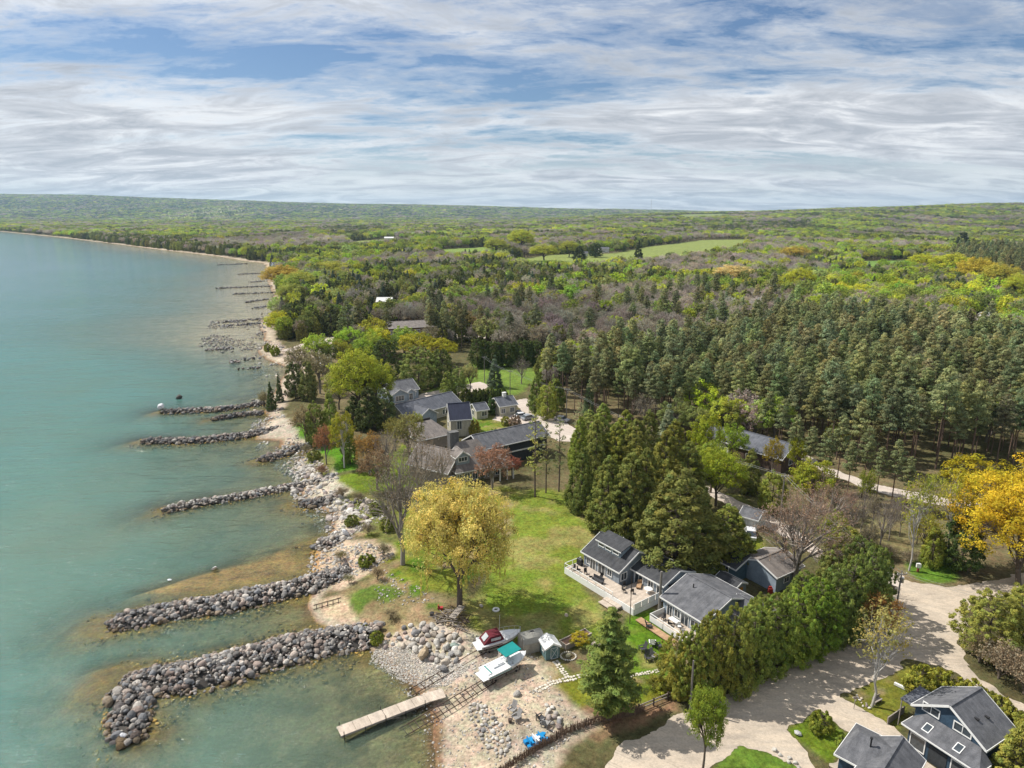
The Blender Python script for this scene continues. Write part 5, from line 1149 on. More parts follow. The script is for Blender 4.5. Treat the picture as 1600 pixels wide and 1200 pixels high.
path('broken stone path behind the tall pine', [(985, 1056), (1005, 1053), (1032, 1048)], .6, .36, .2)
ring = thing('stone_ring', at(888, 1026), 0, 'white ring of edging stones round a small plant bed', 'planting ring'); 
for k in range(22):
    t = 2 * PI * k / 22; one_stone('edging_stone', (1.05 * math.cos(t), .9 * math.sin(t), .08), .16, (.62, .58, .5), ring, np.random.default_rng(k))
one_stone('centre_stone', (0, .1, .15), .45, (.55, .5, .32), ring, np.random.default_rng(3))

# driftwood pile and bench frame by the willow
M_drift = material('driftwood', (0.30, 0.265, 0.23), (0.20, 0.175, 0.155), 3, .9)
a = at(700, 968); dw = thing('driftwood_pile', a, R(-30), 'pile of grey driftwood and old boards at the foot of the yellow willow', 'woodpile')
r = random.Random(4)
for k in range(46):
    x, y = r.uniform(-1.6, 3.2), r.uniform(-1.6, 1.6); t = r.uniform(0, PI); l = r.uniform(.5, 1.6); z = r.uniform(.05, .7)
    MB().tube((x - l * math.cos(t), y - l * math.sin(t), z), (x + l * math.cos(t), y + l * math.sin(t), z + r.uniform(-.1, .25)), r.uniform(.05, .11), .04, 6).build('branch', M_drift if r.random() < .7 else M_darkwood, dw)
for k in range(4): MB().box((.4 + k * .28, 1.2, .85 + .02 * k), (.24, 3.4, .06), R(8)).build('board', M_greywood, dw)
a = at(690, 985); ob = MB().box((0, 0, .12), (1.6, 2.8, .12), R(35)).build('old_door_panel', M_deck, None); ob.location = a; tag(ob, 'flat sun-bleached panel lying against the driftwood pile', 'panel')
a = at(775, 954); ty = bpy.data.meshes.new('tyre'); bm = bmesh.new()
vs = []
for i in range(20):
    for j in range(8):
        t, u = 2 * PI * i / 20, 2 * PI * j / 8; rr = .42 + .15 * math.cos(u); vs.append(bm.verts.new((rr * math.cos(t), rr * math.sin(t), .16 + .15 * math.sin(u))))
for i in range(20):
    for j in range(8): bm.faces.new((vs[i * 8 + j], vs[((i + 1) % 20) * 8 + j], vs[((i + 1) % 20) * 8 + (j + 1) % 8], vs[i * 8 + (j + 1) % 8]))
bm.to_mesh(ty); bm.free(); ty.materials.append(M_white); tag(link('tyre', ty, None, a), 'white-painted tyre lying on the grass beyond the boats', 'tyre')
a = at(688, 952); c_ = MB().box((0, 0, .25), (.8, .5, .3)).box((-.3, 0, .5), (.1, .5, .5)).build('plastic_seat', material('red_plastic', (.45, .05, .05)), None); c_.location = a; tag(c_, 'faded red plastic seat by the driftwood pile', 'seat')
a = at(675, 962); c_ = MB().tube((0, 0, 0), (0, 0, .5), .3, .35, 12).tube((0, 0, .5), (0, 0, .56), .38, .1, 12).build('kettle_grill', M_dark, None); c_.location = a; tag(c_, 'small dark kettle grill on the sand by the driftwood', 'grill')

# beach chairs, pedal boat, garden furniture
def adirondack(name, px, py, rz, mat, label, cat='chair', group=None, s=1.0):
    t = thing(name, at(px, py), rz, label, cat, group); t.scale = (s, s, s)
    MB().box((0, .05, .38), (.6, .62, .05), 0, 0, R(-12)).build('seat', mat, t)
    b_ = MB()
    for k in range(4): b_.box((-.22 + k * .147, .48, .78), (.12, .04, .85), 0, 0, R(-24))
    b_.build('backrest', mat, t)
    for s_ in (-1, 1):
        MB().box((s_ * .36, .1, .58), (.13, .75, .04)).build('arm', mat, t); MB().box((s_ * .33, -.22, .29), (.06, .09, .58)).build('leg', mat, t); MB().box((s_ * .33, .42, .29), (.06, .09, .58)).build('leg', mat, t)
    return t
M_adg = material('grey_chair_paint', (.30, .29, .28)); M_adb = material('black_chair_paint', (.06, .06, .065))
for px, py, rz, mt, lab in ((800, 1114, -.6, M_adg, 'grey slatted beach chair beside the pale stone row'), (806, 1126, -.9, M_adg, 'grey slatted beach chair a step from the stone row, facing the dock'),
                            (846, 1126, 2.2, M_adb, 'black beach chair by the little stone cluster'), (853, 1134, 2.6, M_adg, 'grey beach chair lowest by the little stone cluster'),
                            (1003, 1018, -1.2, M_adb, 'dark garden chair on the lawn nearest the tall pine'), (1022, 1030, .6, M_adg, 'pale-backed garden chair facing the hedge'), (1013, 1033, .1, M_adb, 'dark garden chair between the other lawn chairs'),
                            (1031, 1013, 2.0, M_adb, 'dark garden chair beside the cedar hedge'), (1019, 1008, 3.0, M_white, 'white-topped garden chair on the lawn by the boardwalk'), (1015, 982, 1.4, M_adb, 'dark chair beside the start of the boardwalk')):
    adirondack('garden_chair', px, py, rz, mt, lab, s=1.15)
a = at(797, 1128); c_ = MB().tube((0, 0, 0), (0, 0, .4), .22, .24, 10).build('bucket', M_darkwood, None); c_.location = a; tag(c_, 'small brown bucket on the beach by the grey chairs', 'bucket')
M_blue = material('blue_plastic', (0.01, 0.25, 0.55), (0.01, 0.20, 0.45), 2, .35)
a = at(822, 1168); b = at(853, 1155); pb = thing('pedal_boat', (a.x, a.y, GZ), yaw_of(a, b), 'bright blue and white pedal boat stored against the brush fence', 'boat')
L = (b - a).length
for s_ in (-1, 1): MB().add([(0, s_ * .45 - .25, .15), (L, s_ * .45 - .25, .2), (L + .2, s_ * .45, .35), (L, s_ * .45 + .25, .2), (0, s_ * .45 + .25, .15), (0, s_ * .45 - .25, .5), (L, s_ * .45 - .25, .5), (L + .25, s_ * .45, .5), (L, s_ * .45 + .25, .5), (0, s_ * .45 + .25, .5)],
                           [(0, 1, 2, 3, 4), (9, 8, 7, 6, 5), (0, 5, 6, 1), (1, 6, 7, 2), (2, 7, 8, 3), (3, 8, 9, 4), (4, 9, 5, 0)]).build('float', M_blue, pb)
for q in (.22, .5, .78): MB().box((L * q, 0, .62), (L * .18, 1.0, .18)).box((L * q - .22, 0, .85), (.1, .95, .4)).build('seat', M_white if q == .5 else M_blue, pb)
MB().box((L * .62, .0, .6), (L * .12, .3, .3)).build('pedal_box', M_white, pb)

# furniture on the decks
def on(root, x, y, z): return root.matrix_basis @ Vector((x, y, z))
def chair_small(p, rz, mat, label, group):
    t = thing('patio_chair', p, rz, label, 'chair', group)
    MB().box((0, 0, .42), (.5, .5, .06)).build('seat', mat, t); MB().box((0, .26, .7), (.5, .05, .55)).build('backrest', mat, t)
    for sx in (-1, 1):
        for sy in (-1, 1): MB().box((sx * .22, sy * .22, .2), (.05, .05, .4)).build('leg', mat, t)
yr = hr.rotation_euler.z; L = hr_l
for x, y, rz in ((-3.6, -6.9, 0), (-2.6, -6.6, 2), (-1.4, -6.2, 1), (0.3, -6.6, 2.4), (1.2, -5.2, .4), (L / 2 + 1.4, -4.2, 1.2), (L / 2 + 2.2, -5.2, 2.8), (L / 2 + 3.2, -4.4, 4)):
    chair_small(on(hr, x, y, .92), yr + rz, M_dark, 'dark patio chair on the wide pale deck of the cottage', 'dark chairs on the pale deck')
p = on(hr, L / 2 + 4.6, -2.3, .92); t = thing('patio_table', p, yr, 'round white table near the sliding door on the pale deck', 'table'); MB().tube((0, 0, .68), (0, 0, .74), .65, .65, 18).build('tabletop', M_white, t); MB().tube((0, 0, 0), (0, 0, .68), .05).build('stem', M_white, t); MB().tube((0, 0, 0), (0, 0, .05), .3, n=12).build('base', M_white, t)
p = on(hr, L / 2 + 2.6, -2.2, .92); t = thing('lounger', p, yr + .6, 'tan cushioned lounger on the pale deck', 'lounger'); MB().box((0, 0, .3), (.7, 1.5, .15)).build('cushion', M_tanboards, t); MB().box((0, .8, .55), (.7, .1, .6)).build('backrest', M_tanboards, t); MB().box((0, 0, .12), (.6, 1.4, .2)).build('frame', M_darkwood, t)
p = on(hr, -L / 2 - .1, -4.9, .92); t = thing('barbecue', p, yr, 'black barbecue at the lake end of the pale deck', 'barbecue'); MB().box((0, 0, .45), (1.1, .55, .8)).build('cabinet', M_dark, t); MB().tube((-.5, 0, .95), (.5, 0, .95), .3, n=12).build('lid', M_dark, t)
p = on(hr, 1.6, -6.3, .92); t = thing('bench', p, yr + .1, 'dark slatted bench in the middle of the pale deck', 'bench'); MB().box((0, 0, .42), (2.2, .5, .06)).build('seat', M_adb, t); MB().box((0, .25, .7), (2.2, .05, .5)).build('backrest', M_adb, t)
for s_ in (-1, 1): MB().box((s_ * .95, 0, .2), (.08, .45, .4)).build('leg', M_adb, t)
y2 = h2.rotation_euler.z
for x, y, rz in ((-2.2, -6.9, 0), (-.6, -7.2, 2), (.6, -6.6, 1), (1.8, -7.2, 4)): chair_small(on(h2, x, y, .52), y2 + rz, M_white if x > 0 else M_dark, 'small patio chair on the cluttered deck by the cedar hedge', 'chairs on the deck by the hedge')
p = on(h2, -.6, -6.4, .52); t = thing('patio_table', p, y2, 'white table on the cluttered deck by the cedar hedge', 'table'); MB().box((0, 0, .7), (1.6, .9, .05)).build('tabletop', M_white, t)
for sx in (-1, 1):
    for sy in (-1, 1): MB().box((sx * .7, sy * .35, .34), (.06, .06, .68)).build('leg', M_white, t)
p = on(h3, 2.6, -L / 2 + .3, 0); a = at(1203, 926, GZ); c_ = MB().box((0, 0, .45), (.7, .5, .9)).box((0, .1, 1.0), (.5, .3, .3)).build('red_cart', material('red_paint', (.35, .04, .03)), None); c_.location = at(1203, 927); tag(c_, 'dark red cart at the corner of the pale-blue garage', 'cart')

# fences and posts
S, Lf = spine_pts([(775, 1215), (800, 1197), (840, 1172), (885, 1146), (935, 1128), (985, 1118), (1005, 1112)], 90, GZ)
bf = thing('brush_fence', (S[0, 0], S[0, 1], GZ), 0, 'curving brown brushwood fence between the beach and the road', 'fence')
r = np.random.default_rng(3); m = MB()
for i in range(1, 90, 1):
    for q in range(9):
        p = S[i] + r.normal(0, .10, 2) - S[0]; m.bar((p[0], p[1], 0), (p[0] + r.normal(0, .10), p[1] + r.normal(0, .10), r.uniform(.6, 1.1)), .04)
tag(m.build('brushwood', material('brushwood', (0.22, 0.15, 0.105), (0.14, 0.09, 0.06), 6, .95), bf), kind='stuff')
for i in range(2, 89, 9): MB().tube((S[i, 0] - S[0, 0], S[i, 1] - S[0, 1], 0), (S[i, 0] - S[0, 0], S[i, 1] - S[0, 1], 1.1), .06).build('post', M_darkwood, bf)
m = MB()
for i in range(0, 88, 3): m.bar((*(S[i] - S[0]), .7), (*(S[i + 3 if i + 3 < 90 else 89] - S[0]), .7), .05)
m.build('rail', M_darkwood, bf)
a = at(998, 1112); b = at(1065, 1084); fn = thing('rail_fence', a, yaw_of(a, b), 'low dark rail fence under the end of the cedar hedge', 'fence'); L = (b - a).length
for k in range(4): MB().box((L * k / 3, 0, .55), (.16, .16, 1.1)).build('post', M_darkwood, fn)
for z in (.4, .85): MB().box((L / 2, 0, z), (L, .07, .14)).build('rail', M_greywood, fn)
a = at(1397, 1070, GZ); b = at(1424, 1083, GZ); c_ = MB().box((0, 0, .25), ((b - a).length, .3, .3)).build('white_beam', M_white, None); c_.location = (a + b) / 2; c_.rotation_euler = (0, 0, yaw_of(a, b)); tag(c_, 'white beam lying across the birch lawn', 'beam')
a = at(1386, 1132); b = at(1412, 1114); c_ = MB().box((0, 0, .5), ((b - a).length, .12, 1.0)).build('garden_wall', M_greywood, None); c_.location = (a + b) / 2; c_.rotation_euler = (0, 0, yaw_of(a, b)); tag(c_, 'low grey garden wall at the edge of the birch lawn', 'wall')
t = thing('post_box', at(1434, 893), 0, 'white box on a red post at the green verge', 'post box'); MB().box((0, 0, 1.1), (.6, .5, .7)).build('box', M_white, t); MB().box((0, 0, .35), (.3, .2, .75)).build('post', material('red_brown_paint', (.3, .07, .05)), t)
t = thing('sign_post', at(1334, 1108), 0, 'thin post with a small dark board at the drive corner', 'sign post'); MB().tube((0, 0, 0), (0, 0, 1.6), .04).build('post', M_greywood, t); MB().box((0, 0, 1.6), (.5, .06, .3)).build('board', M_greywood, t)
t = thing('garden_bench', at(1370, 1098), .5, 'grey bench by the sparse birch trunk', 'bench'); MB().box((0, 0, .42), (1.4, .5, .08)).build('seat', M_greywood, t); MB().box((0, .22, .7), (1.4, .06, .4)).build('backrest', M_greywood, t)
for s_ in (-1, 1): MB().box((s_ * .6, 0, .2), (.08, .4, .4)).build('leg', M_greywood, t)

# vehicles
def car(px, py, rz, colr, label, L=4.5, H=1.5):
    t = thing('parked_car', at(px, py), rz, label, 'car'); mt = material('car_paint', colr, rough=.3, spec=.6); w = .9
    b_ = MB().prism([(-L / 2, .3), (L / 2, .3), (L / 2, .75), (L * .28, .9), (-L * .42, .95), (-L / 2, .8)], -w, w, 'y'); b_.build('body', mt, t)
    MB().prism([(L * .26, .9), (L * .10, H - .08), (-L * .30, H - .05), (-L * .44, .94)], -w * .86, w * .86, 'y').build('glasshouse', M_glass, t)
    MB().prism([(L * .10, H - .09), (L * .08, H), (-L * .28, H), (-L * .31, H - .07)], -w * .84, w * .84, 'y').build('roof', mt, t)
    for sx in (-.31, .31):
        for sy in (-1, 1):
            wh = MB().tube((L * sx, sy * (w - .18), .33), (L * sx, sy * (w + .02), .33), .33, n=14).build('wheel', M_dark, t); MB().tube((L * sx, sy * (w + .02), .33), (L * sx, sy * (w + .03), .33), .18, n=10).build('rim', M_chrome, wh)
    for sy in (-1, 1): MB().box((L / 2 + .01, sy * .62, .66), (.04, .36, .14)).build('headlight', M_clear, t)
car(1172, 838, R(75), (.70, .71, .72), 'white car parked in the yard under the cedars', H=1.8)
car(816, 652, R(20), (.65, .65, .66), 'white car parked on the gravel before the cream cottage'); car(803, 646, R(15), (.05, .05, .06), 'black car parked on the gravel before the cream cottage')
car(826, 655, R(35), (.3, .32, .35), 'grey car parked at the bend of the village lane'); car(878, 658, R(-35), (.5, .5, .52), 'silver car parked along the village lane')

# poles and wires
M_pole = material('grey_pole_wood', (0.23, 0.21, 0.19), (0.16, 0.145, 0.13), 2, .9)
tops = {}
def pole(key, px, py, ytop, label, cross=1.6, r0=.15, mat=None, transformer=False, h=None):
    h = h or top_height(px, py, ytop); t = thing('utility_pole', at(px, py), R(10), label, 'utility pole')
    MB().tube((0, 0, 0), (0, 0, h), r0, r0 * .65, 10).build('pole', mat or M_pole, t)
    if cross:
        c_ = MB().box((0, -.12, h - .5), (cross, .1, .12)).build('crossarm', mat or M_pole, t)
        for s_ in (-1, 0, 1): MB().tube((s_ * cross * .45, -.12, h - .44), (s_ * cross * .45, -.12, h - .25), .05, n=6).build('insulator', M_white, c_)
    if transformer: MB().tube((.3, 0, h - 1.9), (.3, 0, h - 1.1), .22, n=12).build('transformer', M_chrome, t)
    tops[key] = at(px, py) + Vector((0, 0, h - .3)); return t
pole('a', 1397, 972, 892, 'grey utility pole with crossarm standing at the bend of the gravel road', transformer=True)
pole('b', 1078, 1110, 1032, 'grey utility pole rising before the end of the cedar hedge', cross=0)
pole('c', 984, 974, 900, 'thin dark pole on the lawn before the pale deck', cross=0, r0=.07, mat=M_darkwood)
pole('d', 1030, 956, 893, 'thick grey pole between the two cottages', cross=0, r0=.26)
pole('e', 1218, 822, 740, 'utility pole half hidden by the bare reddish tree')
pole('f', 885, 654, 606, 'slim utility pole where the village lane meets the cedars', transformer=True)
pole('g', 797, 622, 578, 'slim pale pole behind the cream cottage'); pole('h', 757, 598, 556, 'pole on the bright lawn beyond the slate roofs')
pole('i', 1690, 1035, 960, 'utility pole on the shrubby bank beyond the sandy lane')
def wire(a, b, sag, label, off=(0, 0), grp='overhead wires'):
    m = MB(); n = 14; pr = None
    for o_ in (-.6, .6):
        pr = None
        for k in range(n + 1):
            t = k / n; p = tops[a].lerp(tops[b], t) + Vector((o_ * .5, o_ * .5, -sag * 4 * t * (1 - t)))
            if pr is not None: m.bar(pr, p, .022)
            pr = p
    tag(m.build('power_line', M_clear, None), label, 'power line', grp)
wire('a', 'e', .8, 'pair of wires from the road-bend pole to the bare reddish tree'); wire('e', 'f', 2.0, 'pair of wires over the cedars towards the village lane'); wire('f', 'g', .8, 'pair of wires along the village lane'); wire('g', 'h', .8, 'pair of wires across the bright lawn')
wire('a', 'i', .8, 'pair of wires over the sandy lane to the shrubby bank')
# tall lattice mast on the horizon
x, y, _ = U(1017, 343, GZ); y = 4200.0; x = (1017 - 800) / FPX * y * .97
gz = float(terrain(np.array([x]), np.array([y]))[0]); Hm = CAM_H - y * math.tan(PITCH + math.atan((312 - 600) / FPX)) - gz
mast = thing('radio_mast', (x, y, gz), 0, 'thin radio mast standing on the horizon', 'mast')
for k in range(3): t = 2 * PI * k / 3; MB().tube((1.6 * math.cos(t), 1.6 * math.sin(t), 0), (.8 * math.cos(t), .8 * math.sin(t), Hm), .45, .3, 6).build('leg', M_chrome, mast)
m = MB()
for k in range(16): z = Hm * (k + .5) / 16; m.box((0, 0, z), (2.0, 2.0, .4))
m.build('brace', M_white, mast)

# ------------------------------------------------------------------ trees
def seg_tubes(segs, n=5):
    """segs: list of (p0, p1, r0, r1) -> V, F (quads)"""
    S = np.array([(*a, *b, r0, r1) for a, b, r0, r1 in segs]); k = len(S)
    d = S[:, 3:6] - S[:, :3]; d /= np.linalg.norm(d, axis=1)[:, None] + 1e-9
    up = np.where(np.abs(d[:, 2:3]) > .9, np.array([[1., 0, 0]]), np.array([[0., 0, 1]]))
    u = np.cross(d, up); u /= np.linalg.norm(u, axis=1)[:, None]; v = np.cross(d, u)
    t = np.arange(n) * 2 * PI / n
    ring = u[:, None, :] * np.cos(t)[None, :, None] + v[:, None, :] * np.sin(t)[None, :, None]
    A = S[:, None, :3] + ring * S[:, 6][:, None, None]; B = S[:, None, 3:6] + ring * S[:, 7][:, None, None]
    V = np.concatenate([A, B], 1).reshape(-1, 3); j = np.arange(n)
    f = np.stack([j, (j + 1) % n, n + (j + 1) % n, n + j], 1)
    F = (f[None] + (np.arange(k) * 2 * n)[:, None, None]).reshape(-1, 4)
    return V, F
def cards(P_, Nrm, size, r, aspect=1.6, droop=None):
    """quads centred on P_, facing Nrm (jittered)"""
    n = len(P_); Nn = Nrm + r.normal(0, .55, (n, 3)); Nn /= np.linalg.norm(Nn, axis=1)[:, None] + 1e-9
    a = r.normal(0, 1, (n, 3))
    if droop is not None: a = a * (1 - droop) + np.array([0, 0, -1.0]) * droop * 2
    u = a - (a * Nn).sum(1)[:, None] * Nn; u /= np.linalg.norm(u, axis=1)[:, None] + 1e-9; v = np.cross(Nn, u)
    s = (size * r.uniform(.6, 1.3, n))[:, None]; u = u * s * aspect / 2; v = v * s / 2
    V = np.stack([P_ - u, P_ + v * .9 - u * .1, P_ + u, P_ - v * .9 + u * .1], 1).reshape(-1, 3)
    return V, np.arange(n * 4).reshape(-1, 4)
def clumps(Cn, rad, per, size, r, up=.35, flat=.8, aspect=1.6, droop=None, outward=None):
    n = len(Cn); d = r.normal(0, 1, (n, per, 3)); d /= np.linalg.norm(d, axis=2)[:, :, None]
    q = r.uniform(.45, 1.0, (n, per, 1)) ** .7
    P_ = Cn[:, None, :] + d * q * (rad[:, None, None] * np.array([1, 1, flat]))
    Nn = d + np.array([0, 0, up])
    if outward is not None: Nn = Nn + outward[:, None, :] * .6
    V, F = cards(P_.reshape(-1, 3), Nn.reshape(-1, 3), np.full(n * per, size), r, aspect, droop)
    c = np.repeat(r.uniform(.68, 1.25, n), per) * r.uniform(.75, 1.25, n * per)
    hue = np.repeat(r.normal(0, .06, n), per) + r.normal(0, .05, n * per)
    Cc = np.stack([c * (1 + hue), c, c * (1 - hue * .6)], 1); Cc = np.repeat(Cc, 4, 0)
    return V, F, np.clip(Cc, .2, 2)
def skeleton(r, H, z0, W, nl, ntip, lean=0.0, shell=.55, trk=1.0):
    """trunk + limbs + branches; returns segments and branch tips"""
    segs = []; tr = (H * .022 + .05) * trk
    pts = [np.array([0., 0, -.2])]; k = 6
    for i in range(1, k + 1): pts.append(np.array([lean * H * (i / k) ** 1.5 + r.normal(0, .015 * H), r.normal(0, .015 * H), H * .82 * i / k]))
    for i in range(k): segs.append((pts[i], pts[i + 1], tr * (1 - .8 * i / k), tr * (1 - .8 * (i + 1) / k)))
    def tp(z): t = min(.999, z / (H * .82)) * k; i = int(t); return pts[i] * (1 - t + i) + pts[i + 1] * (t - i)
    zc, rz = (H + z0) / 2, (H - z0) / 2
    d = r.normal(0, 1, (ntip, 3)); d /= np.linalg.norm(d, axis=1)[:, None]; rr = r.uniform(shell, 1, ntip) ** .5
    d[:, 2] = np.where(d[:, 2] < -.5, -d[:, 2] * r.random(ntip), d[:, 2])
    tips = np.array([lean * H * .7, 0, zc]) + d * rr[:, None] * np.array([W / 2, W / 2, rz])
    ld = r.normal(0, 1, (nl, 3)); ld[:, 2] = np.abs(ld[:, 2]) * .8 + .1; ld /= np.linalg.norm(ld, axis=1)[:, None]
    own = (d @ ld.T).argmax(1)
    for j in range(nl):
        m = own == j
        if not m.any(): continue
        c = tips[m].mean(0); zb = z0 * .75 + (H * .6 - z0 * .75) * r.uniform(0, .9) * (.5 + .5 * ld[j, 2]); b0 = tp(max(.1, zb)); mid = b0 + (c - b0) * .62 + np.array([0, 0, .05 * H]); q = b0 + (mid - b0) * .5 + r.normal(0, .02 * H, 3)
        segs += [(b0, q, tr * .45, tr * .34), (q, mid, tr * .34, tr * .22)]
        for t in tips[m]:
            s = q + (mid - q) * r.uniform(0, 1); e = s + (t - s) * .5 + r.normal(0, .025 * H, 3); segs += [(s, e, tr * .16, tr * .10), (e, t, tr * .10, tr * .03)]
    return segs, tips, d
def bark_mesh(segs, n, colr=1.0, seed=0):
    V, F = seg_tubes(segs, n); return mesh_np('trunk', V, F, M_bark, {'Col': np.ones((len(V), 3)) * np.random.default_rng(seed).uniform(.8, 1.2, (len(V), 1))}, smooth=True)
class Kind: pass
def finish(name, segs, ns, leaf, extra=None, seed=0):
    """leaf = list of (V,F,C)"""
    k = Kind(); k.trunk = bark_mesh(segs, ns, seed=seed) if segs else None
    if leaf:
        Vs, Fs, Cs, b = [], [], [], 0
        for V, F, Cc in leaf: Vs.append(V); Fs.append(F + b); Cs.append(Cc); b += len(V)
        k.crown = mesh_np('crown', np.concatenate(Vs), np.concatenate(Fs), M_leaf, {'Col': np.concatenate(Cs)})
    else: k.crown = None
    return k
def broadleaf(seed, H=12., W=10., z0=3., nl=8, ntip=110, per=34, rad=.85, size=.30, ns=6, shell=.45, lean=0.0, trk=1.0):
    r = np.random.default_rng(seed); segs, tips, d = skeleton(r, H, z0, W, nl, ntip, lean, shell=shell, trk=trk)
    tips = tips * (1 + r.normal(0, .03, (len(tips), 1)))
    return finish('broadleaf', segs, ns, [clumps(tips, rad * r.uniform(.6, 1.3, len(tips)), per, size, r, outward=d)], seed=seed)
def bare(seed, H=12., W=9., z0=2.5, nl=9, ntip=90, tw=9, ns=6, bud=4, bsize=.12, twl=1.2, lean=0.0, tr=.018):
    r = np.random.default_rng(seed); segs, tips, d = skeleton(r, H, z0, W, nl, ntip, lean, shell=.35); tws = []
    B = []
    for t, dd in zip(tips, d):
        for _ in range(tw):
            v = dd * .5 + r.normal(0, .6, 3) + np.array([0, 0, .45]); v /= np.linalg.norm(v); s = t - dd * r.uniform(0, 1.2); e = s + v * twl * r.uniform(.5, 1.2); tws.append((s, e, tr, tr * .4)); B.append(e); B.append(s + (e - s) * .6)
    k = Kind(); B = np.array(B)
    V1, F1 = seg_tubes(segs, ns); V2, F2 = seg_tubes(tws, 3)
    k.trunk = bark_mesh(segs, ns, seed=seed)
    # twigs carry the fine crown, with the buds on them
    Vc, Fc, Cc = clumps(B, np.full(len(B), .22), bud, bsize, r)
    k.crown = mesh_np('crown', np.concatenate([V2, Vc]), np.concatenate([F2, Fc + len(V2)]), M_leaf, {'Col': np.concatenate([np.ones((len(V2), 3)) * .75, Cc])})
    return k
def pine(seed, H=18., W=6., z0=8., nb=40, per=26, rad=.85, size=.34, ns=6, top_taper=.35, tpow=.8):
    """tall plantation pine: bare stem, irregular tufted crown"""
    r = np.random.default_rng(seed); segs = [(np.array([0, 0, -.2]), np.array([r.normal(0, .15), 0, H * .5]), .17, .13), (np.array([0, 0, H * .5]), np.array([0, 0, H * .98]), .13, .03)]
    Cn = []; O = []
    for i in range(nb):
        t = (i + r.uniform(0, 1)) / nb; z = z0 + (H - z0) * t; ang = i * 2.4 + r.normal(0, .4)
        rad_ = W / 2 * (top_taper + (1 - top_taper) * (1 - t) ** tpow) * (min(1, t * 3 + .45)) * r.uniform(.65, 1.1)
        if t > .95: rad_ *= .3
        for f in ((1.0,) if rad_ < 1.2 else (.55, 1.0)):
            c = np.array([math.cos(ang) * rad_ * f, math.sin(ang) * rad_ * f, z + .25 * f]); Cn.append(c); O.append([math.cos(ang), math.sin(ang), .3])
        segs.append((np.array([0, 0, z - .3]), Cn[-1], .045, .015))
    for i in range(int(nb * .25)):             # dead lower branches
        z = z0 * r.uniform(.45, 1); a = r.uniform(0, 6.28); l = r.uniform(.6, 1.8); segs.append((np.array([0, 0, z]), np.array([l * math.cos(a), l * math.sin(a), z - .1]), .025, .01))
    Cn = np.array(Cn); O = np.array(O)
    return finish('pine', segs, ns, [clumps(Cn, rad * r.uniform(.7, 1.2, len(Cn)), per, size, r, up=.6, flat=.55, aspect=2.2, outward=O)], seed=seed)
def whorlpine(seed, H=15., W=8.5, z0=2.4, nw=15):
    r = np.random.default_rng(seed); segs = [(np.array([0, 0, -.2]), np.array([.1, 0, H * .5]), .24, .15), (np.array([.1, 0, H * .5]), np.array([0, 0, H * .99]), .15, .03)]; Cn = []; O = []; Rd = []
    for i in range(nw):
        t = i / (nw - 1); z = z0 + (H - z0) * t ** .92; R_ = W / 2 * ((1 - t) ** .8 * .95 + .06) * min(1, .72 + t * 1.6); nb = int(8 - 3 * t); ph = r.uniform(0, 6.28)
        for b in range(nb):
            a = ph + 2 * PI * b / nb + r.normal(0, .18); l = R_ * r.uniform(.7, 1.18); u = np.array([math.cos(a), math.sin(a), 0]); e = u * l + np.array([0, 0, z + .10 * l + r.normal(0, .12)])
            segs.append((np.array([0, 0, z - .15]), e, .05 * (1 - t * .5), .015)); m = max(2, int(l / .62))
            for q in range(m):
                f = (q + .8) / m
                for sd_ in ((0,) if f > .85 else (-1, 1)): Cn.append(u * l * f + np.array([-u[1], u[0], 0]) * sd_ * l * .20 * (1.2 - f) + np.array([0, 0, z + .10 * l * f + .12])); O.append(u * .6 + np.array([0, 0, .8])); Rd.append(.50 * (1 - t * .35))
    Cn.append(np.array([0, 0, H])); O.append(np.array([0, 0, 1.])); Rd.append(.3)
    return finish('pine', segs, 8, [clumps(np.array(Cn), np.array(Rd) * r.uniform(.8, 1.2, len(Cn)), 42, .17, r, up=.8, flat=.5, aspect=2.6, outward=np.array(O))], seed=seed)
def conifer(seed, H=10., W=4.5, z0=.3, nc=150, per=26, rad=.65, size=.28, prof='cone', ns=5, lobes=.18, droop=.3, core=True):
    r = np.random.default_rng(seed); f = {'cone': lambda t: (1 - t) ** .9 * .95 + .03, 'egg': lambda t: np.sqrt(np.clip(1 - (np.clip(t - .28, 0, 1) / .74) ** 2, 0, 1)) * np.clip(.6 + t * 2.2, 0, 1), 'point': lambda t: (1 - t) ** .6 * np.clip(.62 + 1.5 * t, 0, 1) * 1.04 + .015, 'column': lambda t: np.clip(1 - t ** 3.0, .02, 1) * np.clip(.65 + t * 2, 0, 1)}[prof]
    t = r.random(nc * 5); keep = r.random(nc * 5) < f(t) + .08; t = t[keep][:nc]; n = len(t); a = r.uniform(0, 2 * PI, n)
    ph = r.uniform(0, 6, 3); lob = 1 + lobes * (np.sin(a * 3 + ph[0] + t * 3) * .5 + np.sin(a * 5 + ph[1] - t * 5) * .4 + r.normal(0, .3, n))
    rr = W / 2 * f(t) * lob * r.uniform(.78, 1.0, n); z = z0 + (H - z0) * t
    Cn = np.stack([rr * np.cos(a), rr * np.sin(a), z], 1); O = np.stack([np.cos(a), np.sin(a), np.full(n, .35)], 1)
    leaf = [clumps(Cn, rad * r.uniform(.6, 1.25, n) * (.55 + .45 * (1 - t)), per, size, r, up=.3, flat=1.0 if prof != 'cone' else .6, aspect=2.0, droop=droop, outward=O)]
    segs = [(np.array([0, 0, -.2]), np.array([0, 0, H * .95]), H * .016 + .04, .03)]
    for i in range(0, n, 3): segs.append((np.array([0, 0, max(.2, z[i] - .3)]), Cn[i], .03, .012))
    return finish('conifer', segs, ns, leaf, seed=seed)
